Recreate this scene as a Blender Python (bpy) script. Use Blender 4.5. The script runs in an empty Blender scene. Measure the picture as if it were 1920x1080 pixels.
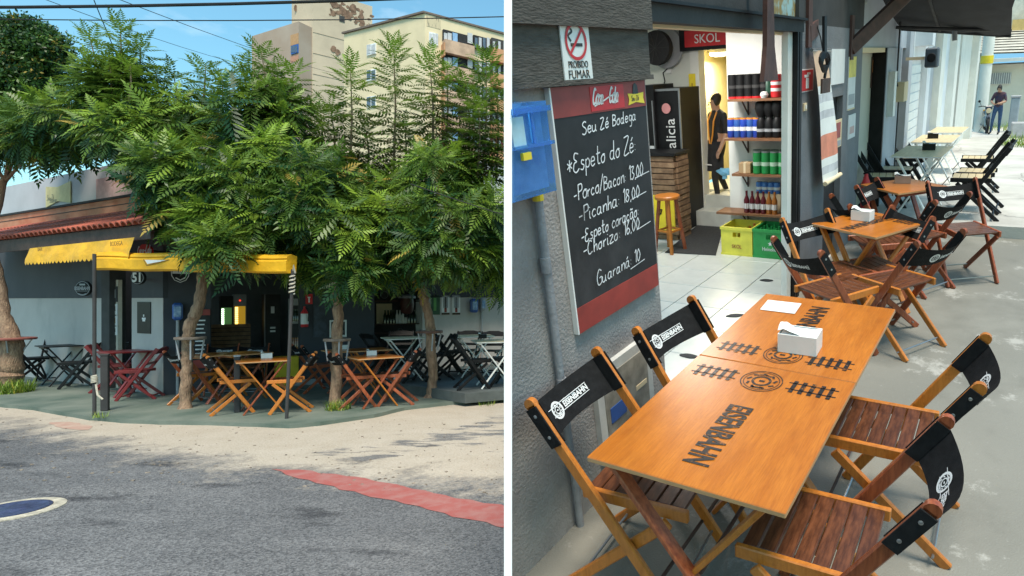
import bpy, bmesh, math, random
import numpy as np
from mathutils import Matrix, Vector
random.seed(7); RNG = np.random.default_rng(7)
S = bpy.context.scene
C = S.collection
R_ = math.radians
# ---------------------------------------------------------------- camera, sky, sun, exposure
F = 1165.0; PX = 1280.0; PY = 562.0; EYE = 1.6
cam = bpy.data.cameras.new('camera'); camo = bpy.data.objects.new('camera', cam); C.objects.link(camo)
cam.lens = 36*F/1920; cam.sensor_width = 36; cam.shift_x = (960-PX)/1920; cam.shift_y = (PY-540)/1920
cam.clip_start = .05; cam.clip_end = 3000
camo.location = (0, 0, EYE); camo.rotation_euler = (R_(90), 0, 0); S.camera = camo
SUN_EL = 60; SUN_AZ = 165      # degrees clockwise from +Y: behind the viewer, slightly right
w = bpy.data.worlds.new('World'); S.world = w; w.use_nodes = True
nt = w.node_tree; nt.nodes.clear()
sky = nt.nodes.new('ShaderNodeTexSky'); sky.sky_type = 'NISHITA'; sky.sun_disc = False
sky.sun_elevation = R_(SUN_EL); sky.sun_rotation = R_(SUN_AZ); sky.air_density = 1.15; sky.dust_density = .7; sky.ozone_density = 1.3
bg = nt.nodes.new('ShaderNodeBackground'); bg.inputs[1].default_value = .15
tc = nt.nodes.new('ShaderNodeTexCoord'); mp = nt.nodes.new('ShaderNodeMapping'); mp.inputs['Scale'].default_value = (1.6, 1.6, 4.5)
nz = nt.nodes.new('ShaderNodeTexNoise'); nz.inputs['Scale'].default_value = 2.3; nz.inputs['Detail'].default_value = 7; nz.inputs['Roughness'].default_value = .58
rp = nt.nodes.new('ShaderNodeValToRGB'); rp.color_ramp.elements[0].position = .58; rp.color_ramp.elements[1].position = .95
rp.color_ramp.elements[0].color = (.0, .0, .0, 1); rp.color_ramp.elements[1].color = (.75, .75, .75, 1)
mxs = nt.nodes.new('ShaderNodeMix'); mxs.data_type = 'RGBA'; mxs.inputs['B'].default_value = (7.5, 8.0, 8.4, 1)
nout = nt.nodes.new('ShaderNodeOutputWorld'); L = nt.links.new
L(tc.outputs['Generated'], mp.inputs[0]); L(mp.outputs[0], nz.inputs['Vector']); L(nz.outputs[0], rp.inputs[0])
L(rp.outputs[0], mxs.inputs['Factor']); tn = nt.nodes.new('ShaderNodeMix'); tn.data_type = 'RGBA'; tn.blend_type = 'MULTIPLY'; tn.inputs['Factor'].default_value = 1; tn.inputs['B'].default_value = (.78, 1.18, 1.1, 1); L(sky.outputs[0], tn.inputs['A']); L(tn.outputs['Result'], mxs.inputs['A']); L(mxs.outputs['Result'], bg.inputs[0]); L(bg.outputs[0], nout.inputs[0])
sl = bpy.data.lights.new('sun', 'SUN'); sl.energy = 3.7; sl.angle = R_(20); sl.color = (1, .89, .74)
so = bpy.data.objects.new('sun', sl); C.objects.link(so)
_az = R_(SUN_AZ); _el = R_(SUN_EL)
SUNV = Vector((math.sin(_az)*math.cos(_el), math.cos(_az)*math.cos(_el), math.sin(_el)))
so.rotation_euler = SUNV.to_track_quat('Z', 'Y').to_euler(); so.location = SUNV*60
S.view_settings.view_transform = 'Standard'; S.view_settings.look = 'None'; S.view_settings.exposure = .4; S.view_settings.gamma = 1
# ---------------------------------------------------------------- frames: street corner (world) and terrace (rigidly turned, inclined lane)
RB = np.array([[0.88330268, 0.46580006, -0.05297808], [-0.45355452, 0.82050978, -0.34792527], [-0.11859458, 0.33135177, 0.93602421]])
HB = 1.922
TB = Matrix([list(RB[i])+[0] for i in range(3)]+[[0, 0, 0, 1]])
_o = Vector((0, 0, EYE)) - (TB.to_3x3() @ Vector((0, 0, HB)))
TB.translation = _o
def ray(px, py): return np.array([(px-PX)/F, 1.0, -(py-PY)/F])
def bray(px, py, ax, v):          # pixel -> terrace coordinates on the plane axis ax = v
    d = RB.T @ ray(px, py); c = np.array([0, 0, HB]); t = (v-c[ax])/d[ax]; return Vector(c+t*d)
def bz(px, py, z=0.): return bray(px, py, 2, z)
def bx(px, py, x=-1.6): return bray(px, py, 0, x)
def by(px, py, y): return bray(px, py, 1, y)
def a(px, py, Y): return Vector(((px-PX)/F*Y, Y, EYE-(py-PY)/F*Y))      # street: pixel at depth Y
def ag(px, py, z=0.):
    Y = (EYE-z)*F/(py-PY); return Vector(((px-PX)/F*Y, Y, z))
def T(x, y, z=0, rz=0): return Matrix.Translation((x, y, z)) @ Matrix.Rotation(rz, 4, 'Z')
I4 = Matrix.Identity(4)
# ---------------------------------------------------------------- materials
def newmat(name):
    m = bpy.data.materials.new(name); m.use_nodes = True
    return m, m.node_tree.nodes, m.node_tree.links, m.node_tree.nodes['Principled BSDF']
def mat(name, col, rough=.6, var=.12, scale=6., bump=0., bscale=60., metal=0., spec=.5, stretch=None, col2=None, lo=.35, hi=.65, detail=5, coat=0, obj=False, dist=.02):
    m, n, l, p = newmat(name)
    p.inputs['Roughness'].default_value = rough; p.inputs['Metallic'].default_value = metal; p.inputs['Specular IOR Level'].default_value = spec
    p.inputs['Coat Weight'].default_value = coat; p.inputs['Coat Roughness'].default_value = .15
    t = n.new('ShaderNodeTexCoord'); v = t.outputs['Object']
    if stretch:
        mp_ = n.new('ShaderNodeMapping'); mp_.inputs['Scale'].default_value = stretch; l.new(v, mp_.inputs[0]); v = mp_.outputs[0]
    z = n.new('ShaderNodeTexNoise'); z.inputs['Scale'].default_value = scale; z.inputs['Detail'].default_value = detail; z.inputs['Roughness'].default_value = .6; l.new(v, z.inputs['Vector'])
    r = n.new('ShaderNodeValToRGB'); r.color_ramp.elements[0].position = lo; r.color_ramp.elements[1].position = hi
    c2 = col2 or tuple(min(1, c*(1+var)+.01*var) for c in col); c1 = col if col2 else tuple(c*(1-var) for c in col)
    r.color_ramp.elements[0].color = (*c1, 1); r.color_ramp.elements[1].color = (*c2, 1)
    l.new(z.outputs[0], r.inputs[0])
    oi = n.new('ShaderNodeObjectInfo'); hs = n.new('ShaderNodeHueSaturation'); ma = n.new('ShaderNodeMath'); ma.operation = 'MULTIPLY_ADD'; ma.inputs[1].default_value = .3 if obj else .06; ma.inputs[2].default_value = .85 if obj else .97
    l.new(oi.outputs['Random'], ma.inputs[0]); l.new(ma.outputs[0], hs.inputs['Value']); l.new(r.outputs[0], hs.inputs['Color']); l.new(hs.outputs[0], p.inputs['Base Color'])
    if bump:
        z2 = n.new('ShaderNodeTexNoise'); z2.inputs['Scale'].default_value = bscale; z2.inputs['Detail'].default_value = 4; l.new(v, z2.inputs['Vector'])
        b = n.new('ShaderNodeBump'); b.inputs['Strength'].default_value = bump; b.inputs['Distance'].default_value = dist; l.new(z2.outputs[0], b.inputs['Height']); l.new(b.outputs[0], p.inputs['Normal'])
    return m
def emit(name, col, s):
    m, n, l, p = newmat(name); p.inputs['Base Color'].default_value = (*col, 1); p.inputs['Emission Color'].default_value = (*col, 1); p.inputs['Emission Strength'].default_value = s; return m
def glassy(name, col, rough=.1, trans=.8):
    m, n, l, p = newmat(name); p.inputs['Base Color'].default_value = (*col, 1); p.inputs['Roughness'].default_value = rough; p.inputs['Transmission Weight'].default_value = trans; p.inputs['IOR'].default_value = 1.25; return m
def worn(m, sc, col, lo, hi, fac=.6, st=None, crack=0, detail=10):
    """blend stains (and thin cracks) of their own shape over a material's colour"""
    n = m.node_tree.nodes; l = m.node_tree.links; p = n['Principled BSDF']; old = p.inputs['Base Color'].links[0].from_socket; t = n.new('ShaderNodeTexCoord'); v = t.outputs['Object']
    if st: q = n.new('ShaderNodeMapping'); q.inputs['Scale'].default_value = st; q.inputs['Location'].default_value = (3.1, 1.7, .4); l.new(v, q.inputs[0]); v = q.outputs[0]
    if crack:
        z0 = n.new('ShaderNodeTexNoise'); z0.inputs['Scale'].default_value = sc*2; z0.inputs['Detail'].default_value = 6; l.new(v, z0.inputs['Vector']); ad = n.new('ShaderNodeVectorMath'); ad.operation = 'MULTIPLY_ADD'; ad.inputs[1].default_value = (.35/sc,)*3; l.new(z0.outputs['Color'], ad.inputs[0]); l.new(v, ad.inputs[2])
        z = n.new('ShaderNodeTexVoronoi'); z.feature = 'DISTANCE_TO_EDGE'; z.inputs['Scale'].default_value = sc; l.new(ad.outputs[0], z.inputs['Vector']); src = z.outputs['Distance']
    else:
        z = n.new('ShaderNodeTexNoise'); z.inputs['Scale'].default_value = sc; z.inputs['Detail'].default_value = detail; z.inputs['Roughness'].default_value = .68; l.new(v, z.inputs['Vector']); src = z.outputs[0]
    r = n.new('ShaderNodeValToRGB'); e = r.color_ramp.elements; e[0].position = lo; e[1].position = hi
    c0, c1 = ((fac,)*3, (0, 0, 0)) if crack else ((0, 0, 0), (fac,)*3); e[0].color = (*c0, 1); e[1].color = (*c1, 1); l.new(src, r.inputs[0])
    x = n.new('ShaderNodeMix'); x.data_type = 'RGBA'; x.inputs['B'].default_value = (*col, 1); l.new(r.outputs[0], x.inputs['Factor']); l.new(old, x.inputs['A']); l.new(x.outputs['Result'], p.inputs['Base Color']); return m
M = {}
M['black'] = mat('black_paint', (.007, .007, .008), .5, .3, spec=.3)
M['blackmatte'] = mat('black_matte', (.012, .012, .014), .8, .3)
M['canvas'] = mat('black_canvas', (.009, .009, .01), .8, .25, 30, .25, 900, spec=.2)
M['white'] = mat('white_paint', (.78, .78, .76), .5, .05)
M['whitewall'] = mat('white_wall', (.74, .74, .7), .7, .06, 3, .1, 90)
M['cream'] = mat('cream_wall', (.74, .6, .39), .8, .06, .8)
M['orange'] = mat('orange_wood', (.4, .125, .016), .36, .3, 5, .08, 60, stretch=(14, 14, 2.2), col2=(.55, .19, .03), obj=True, lo=.3, hi=.7)
M['redwood'] = mat('red_brown_wood', (.2, .045, .018), .36, .3, 5, .08, 60, stretch=(14, 14, 2.2), col2=(.36, .095, .035), obj=True)
M['slat'] = mat('dark_slat_wood', (.06, .02, .009), .3, .3, 6, .1, 80, stretch=(2.2, 16, 16), col2=(.15, .052, .022), obj=True)
M['top'] = mat('tabletop_wood', (.4, .115, .01), .3, .2, 3.2, .04, 40, stretch=(7, 1.1, 1), col2=(.55, .185, .022), lo=.3, hi=.75, detail=8)
M['top2'] = mat('pale_tabletop', (.62, .5, .3), .45, .1, 4, stretch=(8, 1, 1))
M['ply'] = mat('plywood_edge', (.5, .28, .13), .6, .2, 20, stretch=(1, 1, 30))
M['ink'] = mat('black_print', (.014, .011, .01), .4, .2, 40)
M['print'] = mat('white_print', (.72, .72, .72), .6, .05)
M['steel'] = mat('steel', (.35, .36, .37), .35, .1, metal=.8)
M['grey'] = mat('grey_plastic', (.33, .34, .36), .5, .08)
M['dgrey'] = mat('dark_grey_paint', (.054, .053, .054), .7, .15, 4, .15, 70, spec=.2)
M['stucco'] = mat('rough_grey_stucco', (.29, .27, .262), .8, .16, 7, .7, 75, lo=.3, hi=.72, detail=9, dist=.009)
M['bandgrey'] = mat('dark_board_grey', (.098, .089, .08), .8, .2, 9, .45, 32, stretch=(1, 1, 5), detail=8, spec=.2)
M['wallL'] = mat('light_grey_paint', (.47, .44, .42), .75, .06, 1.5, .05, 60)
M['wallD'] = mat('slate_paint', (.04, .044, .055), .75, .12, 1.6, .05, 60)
M['red'] = mat('red_paint', (.55, .02, .025), .45, .1)
M['redtop'] = mat('worn_red_panel', (.36, .05, .04), .5, .35, 6, col2=(.24, .035, .03))
M['board'] = mat('chalkboard', (.012, .013, .015), .65, .3, 5, col2=(.03, .03, .034), lo=.35, hi=.8)
def chalk():
    m, n, l, p = newmat('chalk'); p.inputs['Base Color'].default_value = (.75, .77, .8, 1); p.inputs['Roughness'].default_value = .95
    t = n.new('ShaderNodeTexCoord'); z = n.new('ShaderNodeTexNoise'); z.inputs['Scale'].default_value = 220; l.new(t.outputs['Object'], z.inputs['Vector'])
    z3 = n.new('ShaderNodeTexNoise'); z3.inputs['Scale'].default_value = 9; l.new(t.outputs['Object'], z3.inputs['Vector'])
    s = n.new('ShaderNodeMath'); s.operation = 'MULTIPLY'; l.new(z.outputs[0], s.inputs[0]); l.new(z3.outputs[0], s.inputs[1])
    r = n.new('ShaderNodeValToRGB'); r.color_ramp.elements[0].position = .1; r.color_ramp.elements[1].position = .24
    r.color_ramp.elements[0].color = (.3, .31, .32, 1); r.color_ramp.elements[1].color = (.8, .82, .85, 1); l.new(s.outputs[0], r.inputs[0]); l.new(r.outputs[0], p.inputs['Base Color']); return m
M['chalk'] = chalk()
M['blue'] = glassy('blue_clear_plastic', (.16, .45, .95), .12, .75)
M['bluein'] = mat('meter_inside', (.42, .55, .7), .5, .5, 9, col2=(.1, .2, .4))
M['bluesolid'] = mat('blue_plastic', (.03, .1, .36), .35, .15)
M['yellow'] = mat('yellow_plastic', (.78, .6, .03), .45, .1)
M['crateY'] = mat('yellow_crate', (.72, .66, .08), .5, .1)
M['crateG'] = mat('green_crate', (.025, .3, .07), .45, .15)
M['green'] = mat('green_can', (.015, .2, .05), .3, .1)
M['bottle'] = mat('dark_bottle', (.02, .03, .015), .12, .3)
M['amber'] = mat('amber_bottle', (.3, .1, .015), .15, .3)
M['wine'] = mat('wine_bottle', (.09, .008, .014), .15, .3)
M['tile'] = mat('floor_tile', (.6, .61, .57), .3, .07, 5)
M['grout'] = mat('grout', (.28, .28, .26), .9, .2, 20)
M['conc'] = mat('terrace_concrete', (.165, .16, .138), .62, .3, 2.2, .25, 120, col2=(.25, .242, .212), detail=11, lo=.33, hi=.7)
M['conc2'] = mat('pale_pavement', (.42, .41, .38), .85, .2, 1.1, .2, 60, col2=(.56, .55, .51), detail=9)
M['mat'] = mat('rubber_mat', (.03, .031, .033), .85, .25, 40, .4, 300)
M['skin'] = mat('skin', (.42, .24, .16), .5, .05)
M['hair'] = mat('hair', (.012, .009, .008), .6, .2)
M['bark'] = mat('bark', (.18, .11, .072), .9, .4, 7, .9, 26, stretch=(2.5, 2.5, .8), col2=(.4, .26, .17), detail=9, dist=.03)
M['awn'] = mat('yellow_awning', (.76, .4, .01), .6, .12, 3, .5, 9, dist=.03)
M['tileroof'] = mat('clay_tile', (.36, .085, .05), .8, .3, 9, .2, 60, obj=True)
M['fascia'] = mat('orange_fascia', (.46, .15, .075), .8, .25, 3, stretch=(1, 1, 2), col2=(.56, .25, .15))
M['parapet'] = mat('pale_parapet', (.5, .5, .53), .75, .08, 1.2)
M['darkwood'] = mat('dark_timber', (.06, .03, .022), .7, .3, 8, .2, 60)
M['beam'] = mat('brown_beam', (.075, .03, .022), .6, .3, 8, .1, 60)
M['glassd'] = mat('window_glass', (.1, .13, .17), .12, .2)
M['shade'] = mat('black_parasol', (.012, .013, .017), .8, .3, 6)
worn(M['top'], 14, (.2, .05, .006), .42, .75, .55, st=(16, .8, 1)); worn(M['top'], 2.6, (.24, .07, .01), .52, .7, .45); worn(M['top'], 40, (.6, .3, .1), .66, .74, .5, st=(1, 5, 1))
worn(M['ink'], 55, (.4, .14, .02), .56, .66, .75); worn(M['orange'], 30, (.16, .045, .008), .55, .75, .6); worn(M['slat'], 9, (.035, .014, .008), .5, .75, .6)
worn(M['conc'], 1.1, (.09, .088, .075), .5, .72, .6); worn(M['conc'], 26, (.33, .33, .3), .62, .72, .5)
worn(M['conc2'], .8, (.24, .23, .21), .5, .7, .6); worn(M['conc2'], .5, (.15, .15, .14), .0, .008, .8, crack=1)
worn(M['stucco'], 2.2, (.14, .135, .13), .5, .75, .6, st=(1, 1, .5)); worn(M['stucco'], 6, (.42, .42, .42), .66, .72, .6)
worn(M['wallL'], 1.6, (.25, .24, .23), .5, .75, .55, st=(1, 1, .45)); worn(M['wallD'], 1.8, (.09, .09, .09), .55, .75, .5, st=(1, 1, .4)); worn(M['awn'], 2.4, (.42, .2, .01), .48, .75, .6, st=(1, 1, 2)); worn(M['board'], 3, (.1, .1, .105), .5, .8, .5, st=(1, 1, .6)); worn(M['tile'], 2.0, (.4, .4, .36), .52, .75, .5); worn(M['cream'], .5, (.52, .42, .3), .55, .75, .6, st=(1, 1, .3)); worn(M['white'], 14, (.55, .53, .5), .6, .75, .4)
# ---------------------------------------------------------------- mesh builder
class MB:
    def __init__(s): s.v = []; s.f = []; s.mi = []; s.k = 0; s.sm = []
    def add(s, vs, fs, smooth=False):
        o = len(s.v); s.v += [tuple(v) for v in vs]; s.f += [tuple(o+i for i in f) for f in fs]; s.mi += [s.k]*len(fs); s.sm += [smooth]*len(fs); return s
    def box(s, c, d, m=None):
        x, y, z = d[0]/2, d[1]/2, d[2]/2; c = Vector(c)
        vs = [Vector((sx*x, sy*y, sz*z)) for sz in (-1, 1) for sy in (-1, 1) for sx in (-1, 1)]
        if m is not None: vs = [m @ v for v in vs]
        vs = [c+v for v in vs]
        return s.add(vs, [(0, 2, 3, 1), (4, 5, 7, 6), (0, 1, 5, 4), (2, 6, 7, 3), (0, 4, 6, 2), (1, 3, 7, 5)])
    def bb(s, lo, hi): return s.box([(p+q)/2 for p, q in zip(lo, hi)], [abs(q-p) for p, q in zip(lo, hi)])
    def bev(s, c, d, b=.004, m=None):
        bm = bmesh.new(); bmesh.ops.create_cube(bm, size=1); bmesh.ops.scale(bm, vec=d, verts=bm.verts)
        bmesh.ops.bevel(bm, geom=bm.edges[:], offset=min(b, min(d)*.4), segments=1, affect='EDGES')
        bm.verts.index_update(); c = Vector(c)
        vs = [(m @ v.co if m is not None else v.co)+c for v in bm.verts]; fs = [[v.index for v in f.verts] for f in bm.faces]; bm.free(); return s.add(vs, fs)
    def bar(s, p, q, wd, th, up=(0, 0, 1), b=0):
        p = Vector(p); q = Vector(q); z = (q-p).normalized(); u = Vector(up)
        if abs(z.dot(u)) > .98: u = Vector((0, 1, 0))
        x = u.cross(z).normalized(); y = z.cross(x); m = Matrix((x, y, z)).transposed()
        return (s.bev if b else s.box)((p+q)/2, (wd, th, (q-p).length), *([b, m] if b else [m]))
    def tube(s, pts, r, n=8, cap=True):
        pts = [Vector(p) for p in pts]; rs = r if hasattr(r, '__len__') else [r]*len(pts); vs = []; fs = []
        t0 = (pts[1]-pts[0]).normalized(); u = t0.orthogonal().normalized()
        for i, p in enumerate(pts):
            t = (pts[min(i+1, len(pts)-1)]-pts[max(i-1, 0)]).normalized(); u = (u-t*u.dot(t)).normalized(); v = t.cross(u)
            vs += [p+(u*math.cos(2*math.pi*k/n)+v*math.sin(2*math.pi*k/n))*rs[i] for k in range(n)]
        for i in range(len(pts)-1):
            for k in range(n): fs.append((i*n+k, i*n+(k+1) % n, (i+1)*n+(k+1) % n, (i+1)*n+k))
        if cap: fs += [tuple(range(n))[::-1], tuple((len(pts)-1)*n+k for k in range(n))]
        return s.add(vs, fs, True)
    def lathe(s, prof, n=14, c=(0, 0, 0), m=None):
        c = Vector(c); vs = []; fs = []
        for r, z in prof:
            for k in range(n):
                v = Vector((r*math.cos(2*math.pi*k/n), r*math.sin(2*math.pi*k/n), z)); vs.append(c+(m @ v if m is not None else v))
        for i in range(len(prof)-1):
            for k in range(n): fs.append((i*n+k, i*n+(k+1) % n, (i+1)*n+(k+1) % n, (i+1)*n+k))
        fs += [tuple(range(n))[::-1], tuple((len(prof)-1)*n+k for k in range(n))]
        return s.add(vs, fs, True)
    def prism(s, poly, vec):
        vec = Vector(vec); p = [Vector(q) for q in poly]; n = len(p)
        return s.add(p+[q+vec for q in p], [tuple(range(n))[::-1], tuple(range(n, 2*n))]+[(i, (i+1) % n, n+(i+1) % n, n+i) for i in range(n)])
    def mesh(s, name, mats):
        me = bpy.data.meshes.new(name); me.from_pydata(s.v, [], s.f)
        for m in (mats if isinstance(mats, (list, tuple)) else [mats]): me.materials.append(m)
        me.polygons.foreach_set('material_index', s.mi); me.polygons.foreach_set('use_smooth', s.sm)
        bm = bmesh.new(); bm.from_mesh(me); bmesh.ops.recalc_face_normals(bm, faces=bm.faces[:])
        for e in bm.edges:
            if len(e.link_faces) == 2 and e.calc_face_angle(0) > .6: e.smooth = False
        bm.to_mesh(me); bm.free(); return me
    def build(s, name, m, parent=None, mw=None, **k): return link(name, s.mesh(name, m), parent, mw, **k)
def link(name, me, parent=None, mw=None, **k):
    o = bpy.data.objects.new(name, me); C.objects.link(o)
    if parent: o.parent = parent
    if mw is not None:
        if parent: o.matrix_local = mw
        else: o.matrix_world = mw
    if k: tag(o, **k)
    return o
def tag(o, label=None, cat=None, group=None, kind=None):
    if label: o['label'] = label
    if cat: o['category'] = cat
    if group: o['group'] = group
    if kind: o['kind'] = kind
    return o
def thing(name, label, cat, mw=I4, group=None, kind=None):
    o = bpy.data.objects.new(name, None); C.objects.link(o); o.empty_display_size = .1; o.matrix_world = mw; return tag(o, label, cat, group, kind)
def text(body, size, m, parent, loc, xdir, ydir, name='lettering', sx=1., thick=.0012, shear=0, center=True, spacing=1., bold=0., raw=False):
    cu = bpy.data.curves.new('t', 'FONT'); cu.body = body; cu.size = size; cu.extrude = thick; cu.shear = shear; cu.space_character = spacing; cu.resolution_u = 3; cu.offset = bold
    if center: cu.align_x = 'CENTER'; cu.align_y = 'CENTER'
    to = bpy.data.objects.new('t', cu); C.objects.link(to); dg = bpy.context.evaluated_depsgraph_get(); me = bpy.data.meshes.new_from_object(to.evaluated_get(dg)); bpy.data.objects.remove(to); bpy.data.curves.remove(cu)
    me.materials.clear(); me.materials.append(m)
    if raw: return me
    X = Vector(xdir).normalized(); Y = Vector(ydir).normalized(); Z = X.cross(Y)
    mw = Matrix.Translation(loc) @ Matrix((X*sx, Y, Z)).transposed().to_4x4()
    me.transform(mw); return link(name, me, parent)
# stroke alphabet for handwriting (unit x-height .5, ascender 1)
ST = {'S': [[(.5, .9), (.3, 1), (.08, .85), (.12, .65), (.4, .45), (.5, .2), (.3, -.05), (0, .05)]], 'e': [[(.02, .28), (.35, .3), (.3, .5), (.1, .48), (.02, .2), (.15, 0), (.4, .1)]],
 'u': [[(.02, .5), (.03, .1), (.2, 0), (.36, .15), (.38, .5), (.38, .1), (.5, 0)]], 'Z': [[(0, .9), (.45, .9), (0, 0), (.5, .05)]], 'é': [[(.02, .28), (.35, .3), (.3, .5), (.1, .48), (.02, .2), (.15, 0), (.4, .1)], [(.15, .65), (.3, .85)]],
 'B': [[(.05, 0), (.05, .95)], [(.05, .95), (.4, .85), (.35, .6), (.05, .5), (.45, .4), (.42, .08), (.02, 0)]], 'o': [[(.2, .5), (.02, .3), (.1, .02), (.32, .05), (.38, .35), (.2, .5), (.4, .48)]],
 'd': [[(.35, .45), (.1, .45), (.02, .15), (.2, 0), (.36, .2), (.38, 1), (.37, .1), (.48, 0)]], 'g': [[(.35, .45), (.1, .48), (.04, .2), (.2, .05), (.36, .25), (.36, .48), (.35, -.3), (.12, -.4)]],
 'a': [[(.35, .45), (.12, .48), (.02, .15), (.18, 0), (.35, .2), (.36, .5), (.36, .08), (.48, .02)]], 'E': [[(.45, .9), (.15, .98), (.08, .7), (.3, .52), (.08, .45), (.02, .1), (.25, -.05), (.5, .12)]],
 's': [[(.32, .45), (.12, .5), (.1, .32), (.3, .2), (.2, 0), (0, .05)]], 'p': [[(.05, .5), (.05, -.4)], [(.05, .4), (.25, .5), (.38, .3), (.28, .05), (.06, .08)]], 't': [[(.15, .95), (.15, .1), (.35, .03)], [(0, .55), (.35, .58)]],
 'P': [[(.08, 0), (.06, .98)], [(.06, .95), (.4, .95), (.42, .6), (.08, .5)]], 'r': [[(.03, .5), (.05, 0), (.07, .35), (.3, .5)]], 'c': [[(.35, .42), (.18, .5), (.02, .25), (.15, 0), (.38, .08)]], '/': [[(0, -.1), (.35, 1.05)]],
 'n': [[(.03, .5), (.04, 0), (.08, .35), (.3, .5), (.36, .3), (.38, 0)]], 'i': [[(.05, .5), (.06, .05), (.16, 0)], [(.05, .72), (.07, .75)]], 'h': [[(.04, 1), (.04, 0), (.08, .35), (.3, .48), (.36, 0)]],
 'ç': [[(.35, .42), (.18, .5), (.02, .25), (.15, 0), (.38, .08)], [(.2, 0), (.22, -.2)]], 'ã': [[(.35, .45), (.12, .48), (.02, .15), (.18, 0), (.35, .2), (.36, .5), (.36, .08), (.48, .02)], [(.05, .68), (.15, .75), (.25, .66), (.36, .74)]],
 'C': [[(.45, .85), (.2, .98), (.02, .5), (.15, .02), (.48, .12)]], 'z': [[(0, .48), (.35, .48), (.02, 0), (.4, .02)]], 'G': [[(.45, .85), (.2, .98), (.02, .5), (.15, 0), (.45, .1), (.46, .45), (.25, .42)]], 'm': [[(.02, .5), (.04, 0), (.15, .48), (.24, 0), (.36, .48), (.46, 0)]],
 'v': [[(.02, .5), (.18, 0), (.36, .5)]], 'l': [[(.05, 1), (.05, .05), (.2, 0)]], 'k': [[(.05, 1), (.05, 0)], [(.35, .5), (.07, .22), (.38, 0)]],
 ':': [[(.08, .4), (.1, .42)], [(.08, .1), (.1, .12)]], '-': [[(0, .35), (.3, .38)]], '*': [[(.2, .1), (.2, .7)], [(0, .25), (.4, .55)], [(0, .55), (.4, .25)]], ',': [[(.1, .05), (.05, -.12)]],
 '1': [[(.05, .75), (.2, .95), (.2, 0)]], '3': [[(.02, .9), (.35, .9), (.15, .55), (.4, .3), (.2, 0), (0, .08)]], '0': [[(.2, .95), (.02, .5), (.18, 0), (.4, .45), (.2, .95)]], '8': [[(.35, .85), (.1, .9), (.1, .6), (.38, .3), (.2, 0), (.02, .25), (.35, .7), (.35, .85)]], '6': [[(.35, .95), (.05, .4), (.15, 0), (.38, .2), (.2, .42), (.04, .25)]]}
def smooth(p, k=4):
    if len(p) < 3: return p
    q = [p[0]]+list(p)+[p[-1]]; o = []
    for i in range(1, len(q)-2):
        for j in range(k):
            t = j/k; o.append(tuple(.5*(2*q[i][d]+(q[i+1][d]-q[i-1][d])*t+(2*q[i-1][d]-5*q[i][d]+4*q[i+1][d]-q[i+2][d])*t*t+(3*q[i][d]-q[i-1][d]-3*q[i+1][d]+q[i+2][d])*t**3) for d in (0, 1)))
    return o+[p[-1]]
def ribbon(mb, pts, wd, f3):
    P = [np.array(p) for p in pts]; n = len(P); l = []; r = []
    for i in range(n):
        t = P[min(i+1, n-1)]-P[max(i-1, 0)]; t = t/(np.linalg.norm(t)+1e-9); q = np.array([-t[1], t[0]])*wd/2; l.append(P[i]+q); r.append(P[i]-q)
    mb.add([f3(*p) for p in l+r], [(i, i+1, n+i+1, n+i) for i in range(n-1)])
def handwrite(mb, s, x, y, size, wd, f3, slant=.1, rise=0, track=.12, wscale=1.):
    cx = 0; rnd = random.Random(s)
    for ch in s:
        if ch == ' ': cx += .35*wscale; continue
        sc = size*rnd.uniform(.9, 1.1)
        for stp in ST.get(ch, []):
            pp = [(x+cx*size+(px*wscale+py*slant)*sc, y+py*sc+(cx+px)*size*rise) for px, py in smooth(stp)]; ribbon(mb, pp, wd, f3)
        cx += (max(p[0] for q in ST.get(ch, [[(0.3, 0)]]) for p in q)+track)*wscale
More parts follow.
